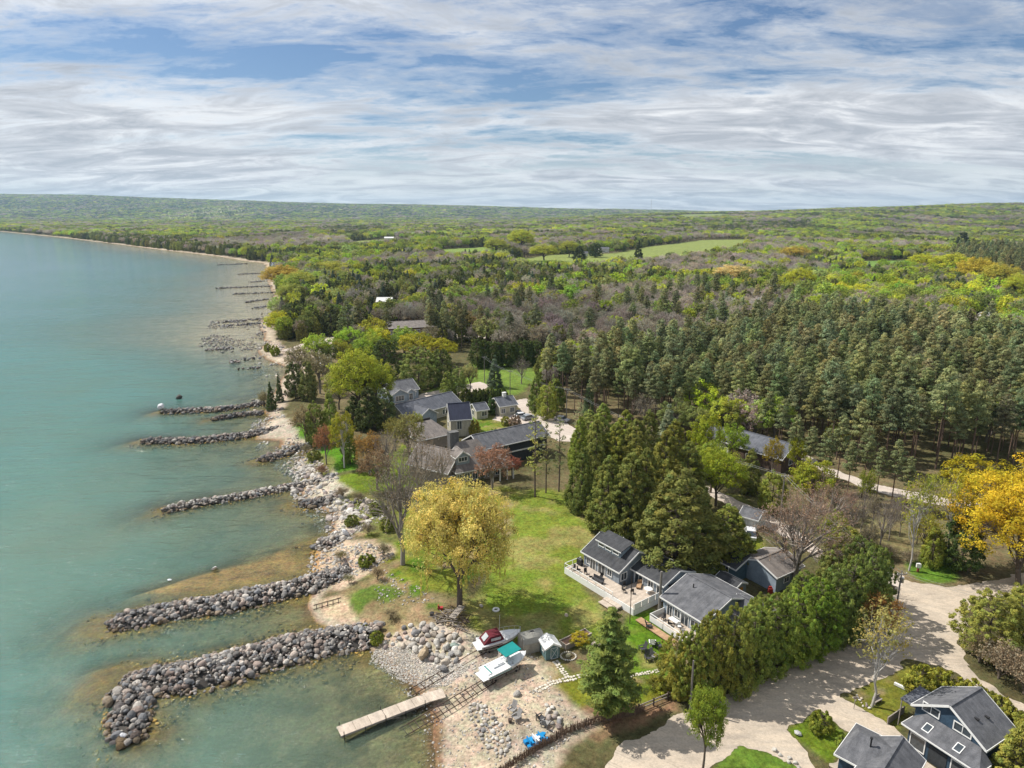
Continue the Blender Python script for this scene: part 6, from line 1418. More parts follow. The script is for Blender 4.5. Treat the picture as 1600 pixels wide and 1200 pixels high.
def willow(seed, H=14., W=13., ntip=340):
    r = np.random.default_rng(seed); segs, tips, d = skeleton(r, H, 3.4, W, 14, ntip, 0, shell=.2)
    leaf = [clumps(tips, r.uniform(.5, 1.1, len(tips)), 100, .13, r, up=.4, outward=d)]
    # hanging strands below each tip, denser round the rim
    P_ = []; 
    for t in tips:
        L = r.uniform(.5, 2.2) * (1.2 if t[2] < H * .5 else .55); n = int(L * 16)
        for _ in range(3):
            x0, y0 = t[0] + r.normal(0, .5), t[1] + r.normal(0, .5)
            for q in range(n): P_.append((x0 + r.normal(0, .07), y0 + r.normal(0, .07), max(1.8, t[2] - L * q / n)))
    P_ = np.array(P_); V, F = cards(P_, np.stack([P_[:, 0], P_[:, 1], P_[:, 0] * 0 + 1], 1) / 4, np.full(len(P_), .125), r, 2.6, .85)
    c = r.uniform(.6, 1.1, len(P_)); leaf.append((V, F, np.repeat(np.stack([c * .92, c, c * .8], 1), 4, 0)))
    return finish('willow', segs, 8, leaf, seed=seed)

KN = {                                          # kind: (meshes, nominal height, nominal width)
 'willow': ([willow(1)], 14, 13),
 'bigleaf': ([broadleaf(11, ntip=260, per=64, size=.175, rad=.75), broadleaf(12, ntip=260, per=64, size=.175, rad=.75, nl=10)], 12, 10),
 'maple': ([broadleaf(15, H=12, W=12, z0=1.2, nl=14, ntip=480, per=95, size=.12, rad=.72, shell=.3, trk=.8)], 12, 12),
 'leaf': ([broadleaf(20 + i, ntip=110, per=52, size=.24, rad=.85) for i in range(4)], 12, 10),
 'loose': ([broadleaf(30 + i, H=12, W=6.5, z0=3.5, ntip=75, per=20, size=.20, rad=.75, shell=.2, trk=.55) for i in range(3)], 12, 6.5),
 'bare': ([bare(40 + i, ntip=70, tw=6, bud=2, tr=.015, twl=1.3) for i in range(3)], 12.5, 9.5),
 'bigbare': ([bare(45, H=15, W=11, ntip=120, tw=6, bud=2, bsize=.10, tr=.016, twl=1.5), bare(46, H=15, W=12, ntip=150, tw=7, bud=3, bsize=.12, lean=.04, tr=.016, twl=1.4)], 15.5, 12),
 'haze': ([bare(50 + i, ntip=80, tw=8, bud=6, bsize=.18, tr=.015) for i in range(2)], 12.5, 9.5),
 'pine': ([pine(60 + i, W=5.8, z0=9.2, nb=44, per=38, size=.24, rad=.68, top_taper=.16, tpow=.8) for i in range(5)], 18, 6),
 'nearpine': ([whorlpine(70)], 15.3, 8.5),
 'oldnear': ([pine(70, H=15, W=8.5, z0=2.6, nb=130, per=60, rad=.8, size=.20, ns=9, top_taper=.16, tpow=.6)], 15.3, 8.5),
 'sparse': ([pine(75 + i, H=16, W=3.6, z0=4.5, nb=34, per=12, rad=.5, size=.22, top_taper=.3) for i in range(2)], 16, 3.6),
 'cedar': ([conifer(80 + i, prof=['egg', 'point'][i % 2], nc=200, per=50, size=.19, H=10, W=5.5, lobes=.26) for i in range(4)], 10.3, 5.8),
 'bigcedar': ([conifer(85 + i, prof='egg', nc=430, per=74, H=14, W=9, rad=.62, size=.165, lobes=.34) for i in range(3)], 14.2, 9.2),
 'pcedar': ([conifer(185 + i, prof='point', nc=420, per=66, H=14, W=7.5, rad=.58, size=.165, lobes=.26) for i in range(3)], 14.2, 7.6),
 'cone': ([conifer(90 + i, prof='cone', nc=220, per=44, size=.19, H=11, W=5, lobes=.12) for i in range(3)], 11, 5.2),
 'column': ([conifer(95, prof='column', nc=90, per=30, H=5, W=1.4, rad=.3, size=.18)], 5, 1.5),
 'bush': ([conifer(97 + i, prof='egg', nc=110, per=34, H=3, W=3.6, rad=.42, size=.20, lobes=.2, z0=.1) for i in range(2)], 3.2, 3.8),
 'barebush': ([bare(99, H=3.2, W=3.8, z0=.2, nl=7, ntip=50, tw=9, bud=3, bsize=.09, twl=.7, tr=.012)], 3.5, 4),
}
BARK = {'pine': (.16, .11, .085), 'loose': (.42, .40, .37), 'bare': (.28, .245, .21), 'bigbare': (.26, .23, .20), 'haze': (.22, .19, .165), 'sparse': (.14, .11, .09)}
_vi = {}
def tree(kind, name, x, y, h, w, tint, label, cat='tree', group=None, bark=None, rz=None, lone=False):
    ms, nh, nw = KN[kind]; i = _vi.get(kind, 0); _vi[kind] = i + 1; k = ms[i % len(ms)]
    r = random.Random(int(x * 13 + y * 7)); z = float(terrain(np.array([x]), np.array([y]))[0])
    t = thing(name, (x, y, z), rz if rz is not None else r.uniform(0, 6.28), label, cat, group); t.scale = (w / nw, w / nw, h / nh)
    for nm, me, c in (('trunk', k.trunk, bark or BARK.get(kind, (.13, .105, .085))), ('crown', k.crown, tint)):
        if me is None: continue
        o = bpy.data.objects.new(nm, me); C.objects.link(o); o.parent = t; o['tint'] = tuple(float(q) for q in c)
    return t
def T(kind, name, px, py, ytop, wpx, tint, label, group=None, cat='tree', bark=None):
    x, y, _ = U(px, py); h = max(1.0, top_height(px, py, ytop)); w = wpx / FPX * depth_at(y, GZ + h * .5) 
    return tree(kind, name, x, y, h, w, tint, label, cat, group, bark)
GOLD = (.46, .33, .055); ORANGE = (.55, .30, .015); LIME = (.34, .40, .035); YELL = (.38, .36, .03); OLIVE = (.17, .19, .045); DKG = (.12, .15, .045); CED = (.26, .28, .07)
CEDL = (.36, .37, .08); PINE = (.27, .30, .135); TWIG = (.30, .24, .19); REDT = (.40, .28, .20); GREYT = (.26, .22, .19); BGREEN = (.17, .26, .035); SPRU = (.16, .20, .13)
TR = [
 ('willow', 'willow_tree', 718, 948, 750, 178, (.74, .61, .18), 'great golden willow with hanging strands standing over the lawn by the beach'),
 ('bigbare', 'bare_tree', 629, 882, 690, 130, (.36, .30, .22), 'tall bare grey tree with spreading branches beside the golden willow'),
 ('bare', 'bare_tree', 655, 800, 668, 85, (0.338, 0.26, 0.182), 'slender bare tree between the golden willow and the shingle-roofed house'),
 ('nearpine', 'pine_tree', 950, 1124, 950, 122, (.25, .31, .075), 'full dark-green pine standing alone on the dry lawn before the boardwalk'),
 ('bigleaf', 'poplar_tree', 1098, 1203, 1072, 64, (0.26, 0.33, 0.04), 'young bright green poplar at the edge of the gravel road'),
 ('loose', 'birch_tree', 1362, 1104, 940, 88, (0.39, 0.338, 0.104), 'sparse yellow-green birch with a pale trunk on the small roadside lawn'),
 ('haze', 'small_tree', 1368, 1015, 925, 70, (0.34, 0.19, 0.06), 'small rust-coloured tree below the road-bend utility pole'),
 ('bigbare', 'bare_tree', 1243, 918, 765, 150, REDT, 'big bare reddish tree with upright limbs beside the pale-blue garage'),
 ('bare', 'bare_tree', 1290, 850, 748, 100, (0.364, 0.234, 0.169), 'bare brown tree behind the big reddish one, by the lane'),
 ('bigleaf', 'round_tree', 1118, 790, 702, 84, LIME, 'round lime-green tree with a forked trunk by the lane'),
 ('leaf', 'round_tree', 1098, 752, 645, 56, (0.32, 0.36, 0.03), 'bright yellow-green tree at the end of the long slate-roofed house'),
 ('leaf', 'round_tree', 1140, 728, 662, 54, (0.26, 0.36, 0.035), 'fresh green tree leaning over the middle of the slate-roofed house'),
 ('leaf', 'round_tree', 1110, 770, 690, 60, (0.3, 0.36, 0.05), 'lime-green tree just behind the round one by the lane'),
 ('haze', 'small_tree', 1205, 750, 680, 34, (0.38, 0.3, 0.04), 'slim yellowish tree before the brown gable'),
 ('leaf', 'small_tree', 1242, 745, 683, 30, (0.34, 0.36, 0.03), 'narrow bright tree at the brown gable corner'),
 ('leaf', 'round_tree', 1265, 800, 715, 70, (0.36, 0.38, 0.04), 'yellow-green tree between the lane and the brown gable'),
 ('cedar', 'cedar_tree', 1205, 800, 735, 44, (0.354, 0.39, 0.073), 'green cedar by the lane below the slate-roofed house'),
 ('cedar', 'cedar_tree', 1170, 770, 700, 40, CED, 'dark cedar behind the lane near the lime-green trees'),
 ('maple', 'maple_tree', 1592, 915, 730, 215, (.68, .50, .035), 'huge yellow-orange maple at the mouth of the gravel road'),
 ('bigleaf', 'maple_tree', 1655, 880, 725, 150, (0.56, 0.42, 0.03), 'second yellow-orange maple behind the huge one'),
 ('leaf', 'maple_tree', 1520, 800, 712, 100, (0.42, 0.36, 0.02), 'mustard-yellow tree at the edge of the pines behind the huge maple'),
 ('loose', 'birch_tree', 1478, 880, 728, 62, (0.4, 0.38, 0.05), 'tall leaning birch with a white trunk and small yellow crown'),
 ('loose', 'birch_tree', 1420, 892, 735, 58, (0.36, 0.37, 0.06), 'tall thin birch with yellow-green crown above the green verge'),
 ('loose', 'birch_tree', 1452, 800, 738, 46, (0.38, 0.4, 0.05), 'slim yellow-green tree before the forest lane'),
 ('bare', 'bare_tree', 1330, 850, 770, 46, GREYT, 'bare grey sapling in the scrub beside the lane'), ('bare', 'bare_tree', 1375, 860, 775, 50, GREYT, 'bare tree in the scrub between lane and birches'),
 ('haze', 'small_tree', 1350, 800, 730, 30, (0.32, 0.36, 0.05), 'thin greenish tree beside the forest lane'), ('haze', 'small_tree', 1440, 870, 800, 50, (0.39, 0.364, 0.065), 'olive undergrowth tree between the two birches'),
 ('cedar', 'spruce_tree', 1500, 890, 800, 60, (0.104, 0.156, 0.042), 'very dark spruce behind the leaning birch'), ('cedar', 'cedar_tree', 1455, 885, 820, 40, (0.333, 0.374, 0.062), 'olive cedar at the foot of the leaning birch'),
 ('cedar', 'cedar_tree', 1312, 905, 820, 60, CEDL, 'olive cedar right of the bare reddish tree'), ('leaf', 'round_tree', 1300, 880, 800, 46, (0.3, 0.33, 0.04), 'light green tree tucked behind the hedge near the lane'),
 ('bigcedar', 'cedar_tree', 1540, 1020, 925, 90, CEDL, 'broad yellow-green cedar on the bank beyond the sandy lane'), ('bigcedar', 'cedar_tree', 1605, 1010, 915, 95, (0.39, 0.39, 0.083), 'second broad cedar on the bank at the picture edge'),
 ('barebush', 'bare_shrub', 1560, 1060, 1000, 80, (0.39, 0.312, 0.208), 'brown twiggy thicket on the bank beyond the sandy lane'), ('barebush', 'bare_shrub', 1600, 1085, 1020, 90, (0.374, 0.291, 0.187), 'brown thicket lower on the bank by the lane'),
 ('barebush', 'bare_shrub', 1530, 1035, 985, 60, (0.354, 0.291, 0.166), 'dark thicket beneath the broad cedar'), ('bush', 'shrub', 1580, 1045, 1010, 50, (0.25, 0.27, 0.073), 'dark green shrub in the thicket'),
 ('bush', 'shrub', 1282, 1142, 1110, 36, (0.312, 0.351, 0.052), 'single olive bush on the small roadside lawn'), ('bush', 'shrub', 1316, 1168, 1150, 22, (0.312, 0.39, 0.062), 'low shrub by the stove-pipe cottage'),
 ('cedar', 'cedar_tree', 1580, 1235, 1128, 74, (0.39, 0.39, 0.083), 'cedar at the corner of the tall navy house'), ('cedar', 'cedar_tree', 1625, 1235, 1140, 74, CED, 'dark cedar at the picture corner'),
 ('bush', 'shrub', 1436, 1085, 1040, 46, (0.39, 0.39, 0.062), 'leafy shrub at the lake end of the hedge behind the navy house'), ('bush', 'shrub', 1460, 1082, 1045, 44, (0.39, 0.39, 0.062), 'second leafy shrub of the hedge behind the navy house'),
 ('bush', 'shrub', 1485, 1090, 1052, 42, (0.325, 0.325, 0.039), 'yellowish shrub of the hedge behind the navy house'),
]
for k, (px, py, yt, w) in enumerate([(1515, 1100, 1062, 40), (1538, 1112, 1075, 38), (1560, 1128, 1088, 40), (1582, 1144, 1105, 40), (1605, 1160, 1120, 42)]):
    TR.append(('bush', 'shrub', px, py, yt, w, (0.39, 0.39, 0.073), 'clipped yellow-green shrub in the hedge along the sandy lane', 'hedge shrubs along the sandy lane'))
# tall cedar hedge between the cottage and the gravel road
for k, (px, py, yt, w, t_) in enumerate([(1058, 1082, 985, 62, (0.39, 0.322, 0.062)), (1082, 1090, 975, 58, (0.312, 0.322, 0.062)), (1108, 1088, 952, 66, (0.374, 0.312, 0.062)), (1140, 1080, 940, 70, (0.312, 0.291, 0.062)), (1172, 1062, 935, 66, CEDL), (1205, 1050, 925, 66, (0.291, 0.312, 0.062)),
      (1236, 1036, 912, 66, (0.354, 0.39, 0.062)), (1268, 1020, 900, 72, (0.26, 0.325, 0.046)), (1296, 1006, 880, 66, CED), (1322, 996, 865, 66, (0.25, 0.27, 0.062)), (1348, 985, 850, 64, CED), (1362, 960, 850, 54, (0.27, 0.291, 0.073)),
      (1120, 1045, 960, 60, (0.25, 0.27, 0.062)), (1188, 1020, 925, 60, (0.291, 0.291, 0.062)), (1250, 985, 890, 60, (0.27, 0.291, 0.062)), (1300, 960, 850, 66, (0.291, 0.27, 0.073)), (1335, 940, 835, 62, (0.25, 0.27, 0.073))]):
    TR.append(('bigcedar', 'cedar_tree', px, py, yt + 4, w * 1.02, (t_[0] * .88, t_[1] * 1.03, t_[2]), ['tall cedar in the thick hedge between the low cottage and the gravel road', 'light green leafy tree in the cedar hedge by the road'][k in (6, 7)] if k not in (0, 11) else ['orange-tinged cedar at the beach end of the thick hedge', 'dark cedar of the hedge beside the road-bend pole'][k == 11],
                'cedars of the thick roadside hedge' if k not in (0, 11) else None))
# cedar wood behind the deck cottage
for k, (px, py, yt, w, t_) in enumerate([(1054, 890, 728, 122, (0.239, 0.25, 0.066)), (982, 838, 706, 66, CED), (948, 830, 712, 58, (0.27, 0.302, 0.073)), (908, 800, 700, 42, (0.208, 0.25, 0.062)), (1005, 835, 700, 60, (0.25, 0.26, 0.062)), (1132, 885, 788, 76, (0.27, 0.302, 0.062)),
      (1035, 800, 672, 60, (0.291, 0.291, 0.062)), (990, 775, 655, 62, (0.27, 0.27, 0.062)), (960, 770, 660, 56, (0.312, 0.333, 0.062)), (930, 770, 655, 48, CED), (1070, 800, 690, 60, (0.25, 0.27, 0.062)), (1010, 745, 640, 46, (0.229, 0.25, 0.062)), (975, 730, 640, 46, (0.312, 0.354, 0.062)),
      (940, 720, 630, 44, (0.333, 0.39, 0.083)), (1050, 745, 655, 46, (0.312, 0.312, 0.062)), (905, 740, 650, 34, (0.291, 0.354, 0.062)), (920, 700, 640, 40, (0.354, 0.39, 0.104)), (1085, 860, 760, 60, (0.208, 0.229, 0.062))]):
    lab = {0: 'broadest dark cedar towering directly behind the deck cottage', 3: 'narrow dark cedar at the lake edge of the cedar wood by the meadow', 5: 'cedar with a bare stem over the dark-roofed cabin'}.get(k, 'tall olive-green cedar in the wood behind the deck cottage')
    TR.append(('pcedar', 'cedar_tree', px, py, yt, w * 1.25, t_, lab, None if k in (0, 3, 5) else 'cedars of the wood behind the deck cottage'))
TR += [
 ('cone', 'spruce_tree', 1042, 710, 632, 46, (0.312, 0.354, 0.208), 'grey-green spruce rising above the cedar wood'),
 ('sparse', 'spruce_tree', 836, 776, 648, 36, (0.39, 0.39, 0.104), 'thin spruce with a yellowish skirt, tallest of three in the meadow'), ('sparse', 'spruce_tree', 853, 770, 662, 26, (0.27, 0.27, 0.125), 'middle thin spruce of three bare-stemmed ones in the meadow'),
 ('sparse', 'spruce_tree', 873, 768, 655, 28, (0.27, 0.291, 0.125), 'thin spruce nearest the cedar wood, of three in the meadow'), ('sparse', 'spruce_tree', 905, 690, 630, 24, (0.312, 0.333, 0.166), 'thin grey spruce beside the village lane'),
 ('haze', 'maple_tree', 770, 765, 692, 66, (.46, .27, .18), 'small red-leaved maple before the shingle-roofed house'), ('haze', 'maple_tree', 800, 745, 712, 34, (.36, .14, .09), 'dark red shrubby maple by the white porch post'),
 ('bush', 'shrub', 773, 690, 668, 20, (0.2, 0.34, 0.02), 'vivid green bush behind the charcoal wing'), ('bush', 'shrub', 742, 680, 655, 18, (0.39, 0.351, 0.065), 'yellowish bush beside the cream two-storey house'), ('bush', 'shrub', 805, 668, 648, 20, (0.39, 0.291, 0.208), 'brown shrub in the garden bed'),
 ('bush', 'shrub', 790, 664, 650, 16, (0.364, 0.364, 0.078), 'light shrub in the garden bed'), ('bush', 'shrub', 640, 608, 599, 12, (0.5, 0.24, 0.03), 'orange shrub by the bungalow porch'),
 ('column', 'cypress_tree', 768, 648, 618, 12, (0.104, 0.166, 0.042), 'thin dark cypress between the garden house and the cream cottage'), ('column', 'cypress_tree', 784, 647, 630, 9, (0.125, 0.187, 0.042), 'short cypress at the cream cottage wall'),
 ('bigleaf', 'willow_tree', 560, 655, 546, 84, (0.42, 0.46, 0.05), 'big lime-yellow willow towering over the bungalow'), ('bigleaf', 'willow_tree', 590, 650, 562, 60, (0.4, 0.44, 0.05), 'second lime-yellow willow crown leaning to the bungalow'), ('leaf', 'willow_tree', 530, 640, 575, 46, (0.36, 0.38, 0.08), 'smaller pale lime tree at the lake flank of the big willow'),
 ('cedar', 'spruce_tree', 578, 672, 600, 46, DKG, 'dark spruce under the lime willow'), ('cedar', 'spruce_tree', 602, 668, 608, 36, (0.187, 0.229, 0.083), 'dark spruce by the bungalow wall'), ('cedar', 'spruce_tree', 553, 668, 618, 34, DKG, 'short dark spruce below the lime willow'),
 ('cone', 'spruce_tree', 424, 634, 590, 18, (0.104, 0.146, 0.042), 'small dark conifer alone on the shore point'), ('cone', 'spruce_tree', 437, 622, 578, 13, (0.125, 0.166, 0.062), 'thin dark conifer behind the shore point'), ('barebush', 'bare_shrub', 412, 628, 600, 24, (0.34, 0.3, 0.16), 'pale leafing shrub on the shore point'),
 ('cedar', 'cedar_tree', 462, 622, 562, 30, DKG, 'dark cedar at the edge of the shore wood'), ('cedar', 'cedar_tree', 482, 625, 560, 34, (0.25, 0.27, 0.083), 'olive cedar in the shore wood'), ('haze', 'small_tree', 500, 615, 545, 50, (0.351, 0.312, 0.169), 'hazy olive tree above the shore wood'), ('haze', 'small_tree', 470, 600, 535, 50, (0.325, 0.286, 0.156), 'grey-olive tree at the back of the shore wood'),
 ('cedar', 'cedar_tree', 495, 690, 618, 34, (0.27, 0.312, 0.073), 'green cedar behind the slab beach'), ('cedar', 'cedar_tree', 518, 686, 606, 32, (0.312, 0.374, 0.083), 'tall light cedar behind the slab beach'), ('haze', 'small_tree', 478, 688, 622, 46, (0.36, 0.29, 0.15), 'tan twiggy tree leaning over the small bright lawn'),
 ('haze', 'small_tree', 510, 722, 658, 38, (0.4, 0.2, 0.1), 'rust-red leafing tree on the rocky bank'), ('leaf', 'birch_tree', 538, 730, 640, 42, (0.38, 0.36, 0.04), 'yellow-green birch with a white trunk above the rocky bank', None, 'tree', (0.5, 0.48, 0.45)), ('cedar', 'cedar_tree', 548, 725, 672, 26, (0.166, 0.229, 0.042), 'dark cedar hugging the white-trunked birch'),
 ('haze', 'small_tree', 578, 742, 672, 50, (0.42, 0.26, 0.08), 'orange-tinted twiggy tree by the shore lawn'), ('leaf', 'small_tree', 588, 715, 690, 16, (0.65, 0.38, 0.01), 'bright orange-yellow little tree among bare ones'), ('bare', 'bare_tree', 606, 745, 668, 60, GREYT, 'bare grey tree near the orange-yellow little one'),
 ('haze', 'small_tree', 640, 722, 640, 56, (0.32, 0.3, 0.1), 'sparse olive tree before the hipped house'), ('haze', 'small_tree', 618, 705, 650, 40, (0.33, 0.3, 0.08), 'olive tree beside the long slate roof'), ('leaf', 'small_tree', 652, 690, 645, 24, (0.32, 0.36, 0.04), 'bright green tree between the two slate roofs'),
 ('haze', 'small_tree', 590, 765, 700, 60, (0.32, 0.22, 0.12), 'brown twiggy tree on the shore lawn'), ('bare', 'bare_tree', 690, 770, 690, 60, (0.364, 0.286, 0.208), 'bare tree behind the golden willow crown'),
 ('bigcedar', 'cedar_tree', 602, 592, 530, 48, (0.125, 0.166, 0.046), 'dark cedar behind the bungalow'), ('bigcedar', 'cedar_tree', 655, 607, 540, 62, (0.27, 0.322, 0.083), 'big rounded cedar beside the bungalow'), ('bigcedar', 'cedar_tree', 690, 602, 545, 40, (0.166, 0.208, 0.052), 'dark cedar behind the three small trees'),
 ('leaf', 'round_tree', 650, 565, 520, 62, (0.4, 0.38, 0.03), 'yellow-green round tree behind the big cedar'), ('leaf', 'round_tree', 690, 570, 528, 52, (0.42, 0.4, 0.03), 'bright yellow round tree behind the big cedar'), ('leaf', 'round_tree', 572, 560, 528, 40, (0.42, 0.34, 0.02), 'golden tree by the pale roof on the shore'),
 ('cedar', 'cedar_tree', 700, 618, 578, 26, (0.312, 0.374, 0.083), 'first of three small trees lining the drive'), ('cedar', 'cedar_tree', 717, 616, 572, 24, (0.312, 0.374, 0.104), 'middle one of three small trees lining the drive'), ('leaf', 'small_tree', 735, 613, 568, 28, (0.39, 0.39, 0.146), 'last and roundest of three small trees lining the drive'),
 ('cone', 'spruce_tree', 773, 605, 555, 26, (0.166, 0.218, 0.125), 'blue-grey spruce on the bright lawn'), ('bigleaf', 'oak_tree', 717, 530, 484, 56, (0.34, 0.27, 0.09), 'lone broad orange-olive tree by the brown building', None, 'tree', (0.39, 0.354, 0.312)), ('haze', 'small_tree', 740, 520, 492, 30, (0.36, 0.16, 0.1), 'reddish bare tree near the lone broad one'),
 ('cedar', 'cedar_tree', 838, 645, 585, 30, (0.229, 0.291, 0.062), 'cedar behind the village lane'), ('cedar', 'cedar_tree', 855, 655, 596, 32, (0.354, 0.39, 0.073), 'yellow-green cedar behind the village lane'), ('cedar', 'cedar_tree', 870, 640, 588, 30, (0.25, 0.312, 0.062), 'dark cedar near the slim utility pole'),
 ('cone', 'spruce_tree', 920, 650, 592, 24, (0.27, 0.354, 0.166), 'pale spruce above the village lane'), ('bare', 'bare_tree', 815, 600, 556, 34, GREYT, 'grey bare tree at the end of the bright lawn'),
]
for k in range(9):
    px = 746 + k * 11.5; TR.append(('cedar', 'cedar_tree', px, 575 - k * .6, 528 + (k * 7) % 6, 24, (0.125, 0.166, 0.046), 'dark cedar in the straight row beyond the bright lawn', 'straight row of dark cedars beyond the lawn'))
for k in range(7):
    TR.append(('bush', 'hedge_shrub', 728 + k * 9.5, 640 - k * 1.2, 606, 20, (.12 - .004 * k, .14, .03), 'clipped dark shrub in the hedge behind the garden house', 'clipped hedge behind the garden house'))
for px, py, yt, w, kd, tt, lab in ((590, 905, 885, 26, 'barebush', (0.338, 0.26, 0.156), 'twiggy brown shrub on the dry scrub'), (566, 975, 962, 22, 'bush', (0.3, 0.32, 0.04), 'small yellow-green bush above the cove'), (545, 905, 890, 22, 'barebush', (0.39, 0.374, 0.208), 'twiggy shrub by the cove rails'),
      (610, 960, 945, 30, 'barebush', (0.39, 0.325, 0.195), 'dry grass-coloured shrub above the groyne root'), (588, 990, 972, 22, 'bush', (0.286, 0.325, 0.052), 'olive bush at the root of the hooked groyne'), (532, 868, 852, 22, 'barebush', (0.325, 0.286, 0.13), 'thin shrub on the pale slabs'),
      (1020, 1075, 1055, 40, 'barebush', (0.34, 0.33, 0.06), 'dry yellowish shrub by the rail fence'), (1040, 1082, 1062, 30, 'bush', (0.39, 0.403, 0.052), 'yellow-green shrub at the foot of the hedge'), (905, 1010, 990, 34, 'leaf', (0.5, 0.42, 0.03), 'bright yellow shrub by the raised bed'),
      (700, 735, 715, 24, 'bush', (0.125, 0.125, 0.062), 'dark shrub at the house front'), (725, 745, 728, 26, 'bush', (0.166, 0.187, 0.083), 'dark clipped bush at the house front'), (750, 748, 733, 24, 'bush', (0.27, 0.27, 0.125), 'grey-green bush at the house front'),
      (430, 552, 535, 14, 'bush', (0.312, 0.364, 0.052), 'small bright bush on the sand spit'), (418, 545, 532, 12, 'bush', (0.312, 0.338, 0.078), 'low olive bush on the sand spit')):
    TR.append((kd, 'shrub', px, py, yt, w, tt, lab))
for k, (px, py, yt, w) in enumerate([(1262, 752, 668, 30), (1285, 768, 672, 34), (1306, 762, 650, 34), (1322, 782, 690, 30), (1346, 778, 668, 36), (1368, 790, 700, 30), (1392, 792, 690, 36), (1238, 742, 650, 30), (1218, 715, 625, 34), (1196, 700, 615, 32), (1412, 800, 715, 30)]):
    TR.append(('pine', 'pine_tree', px, py, yt, w, PINE, 'tall pine with a long bare stem standing before the forest lane', 'pines standing before the forest lane', 'pine'))
for k, (px, py, yt, w) in enumerate([(1275, 800, 745, 26), (1300, 815, 755, 30), (1318, 830, 760, 26), (1345, 835, 765, 34), (1362, 828, 770, 24), (1388, 845, 775, 34), (1405, 838, 780, 26), (1432, 850, 785, 30), (1400, 815, 765, 30), (1425, 825, 770, 24), (1355, 870, 815, 30), (1330, 805, 760, 22)]):
    TR.append((('bare', 'haze')[k % 3 == 1], 'bare_sapling', px, py, yt, w, (0.34, 0.3, 0.2) if k % 3 == 1 else (0.32, 0.27, 0.23), 'thin bare sapling in the rough ground between lane and forest lane', 'bare saplings in the rough ground'))
for k, (px, py, yt, w) in enumerate([(1310, 845, 825, 40), (1345, 858, 838, 44), (1385, 870, 852, 40), (1290, 825, 808, 36), (1420, 878, 860, 34)]):
    TR.append((('barebush', 'bush')[k % 2], 'shrub', px, py, yt, w, (0.36, 0.3, 0.2) if k % 2 == 0 else (0.338, 0.351, 0.078), 'low tangled shrub in the rough ground beyond the lane', 'shrubs in the rough ground beyond the lane'))
TR += [
 ('bigleaf', 'willow_tree', 1146, 452, 414, 64, (.72, .58, .24), 'wide peach-gold tree standing out of the grey woods beyond the pines'), ('bigleaf', 'round_tree', 1247, 462, 418, 48, (.52, .54, .05), 'bright yellow-green tree beyond the pine plantation'),
 ('bigleaf', 'round_tree', 1347, 478, 444, 56, (.58, .60, .06), 'flat-topped lime tree right behind the pine plantation'), ('leaf', 'round_tree', 1192, 452, 424, 22, (.48, .52, .08), 'small lime tree next to the peach-gold one'),
 ('cone', 'spruce_tree', 997, 412, 376, 18, (.08, .10, .04), 'tall dark spruce at the edge of the far green field'), ('cedar', 'cedar_tree', 905, 408, 383, 24, (.09, .11, .04), 'dark round tree beside the small white house in the field'), ('cedar', 'cedar_tree', 930, 402, 378, 22, (.10, .13, .04), 'dark round tree before the white farmhouse'),
 ('bigleaf', 'round_tree', 850, 408, 382, 46, (.46, .48, .06), 'broad lime tree at the near corner of the far field'), ('bigleaf', 'round_tree', 889, 402, 376, 30, (.44, .46, .08), 'lime-olive tree by the far field track'), ('bigleaf', 'round_tree', 815, 396, 358, 44, (.50, .54, .06), 'tall bright lime tree behind the far field corner'),
 ('bigleaf', 'round_tree', 775, 400, 372, 40, (.42, .44, .07), 'round olive-lime tree near the long pale house'), ('bigleaf', 'round_tree', 1240, 412, 385, 50, (.56, .44, .08), 'golden-orange tree in the far yellow woods'), ('bigleaf', 'round_tree', 1480, 438, 396, 60, (.52, .54, .05), 'bright lime tree before the dark far pines'),
 ('bigleaf', 'round_tree', 1520, 450, 402, 60, (.58, .48, .06), 'golden tree before the dark far pines'), ('bigleaf', 'round_tree', 1560, 462, 412, 56, (.50, .44, .07), 'olive-gold tree before the dark far pines'), ('bigleaf', 'round_tree', 1440, 430, 396, 50, (.54, .56, .05), 'yellow-lime tree beyond the end of the plantation'),
 ('bigleaf', 'round_tree', 1590, 480, 428, 50, (.48, .52, .06), 'lime tree at the picture edge beyond the plantation'), ('cedar', 'cedar_tree', 1500, 395, 360, 26, (.08, .10, .04), 'dark tree standing above the far lime crowns'), ('bigleaf', 'round_tree', 440, 452, 412, 60, (.56, .42, .08), 'golden-orange tree on the far shore point'),
 ('bigleaf', 'round_tree', 470, 460, 425, 50, (.44, .46, .08), 'olive-lime tree on the far shore point'), ('bigleaf', 'round_tree', 520, 440, 408, 60, (.48, .48, .08), 'yellow-green tree behind the far shore point'), ('bigleaf', 'round_tree', 437, 524, 484, 44, (.54, .54, .04), 'vivid yellow-lime tree at the edge of the sand flats'),
 ('bigleaf', 'round_tree', 455, 475, 440, 44, (.40, .44, .09), 'grey-lime willow along the far beach')]
for px, py, yt, w, kd, tt in ((535, 772, 755, 26, 'barebush', (.34, .27, .17)), (560, 782, 764, 24, 'barebush', (.30, .25, .16)), (590, 800, 782, 26, 'bush', (.24, .28, .05)), (575, 835, 815, 30, 'barebush', (.33, .28, .18)), (604, 828, 808, 24, 'bush', (.28, .31, .06)),
      (490, 712, 696, 22, 'bush', (.25, .27, .06)), (503, 735, 716, 24, 'barebush', (.38, .24, .15)), (478, 700, 684, 20, 'barebush', (.33, .29, .18)), (550, 812, 796, 22, 'bush', (.22, .25, .06)), (600, 868, 848, 30, 'barebush', (.32, .28, .17)), (572, 880, 862, 26, 'bush', (.26, .30, .05))):
    TR.append((kd, 'shrub', px, py, yt, w, tt, 'low wild shrub among the stones of the rocky bank', 'wild shrubs of the rocky bank'))
hand = []
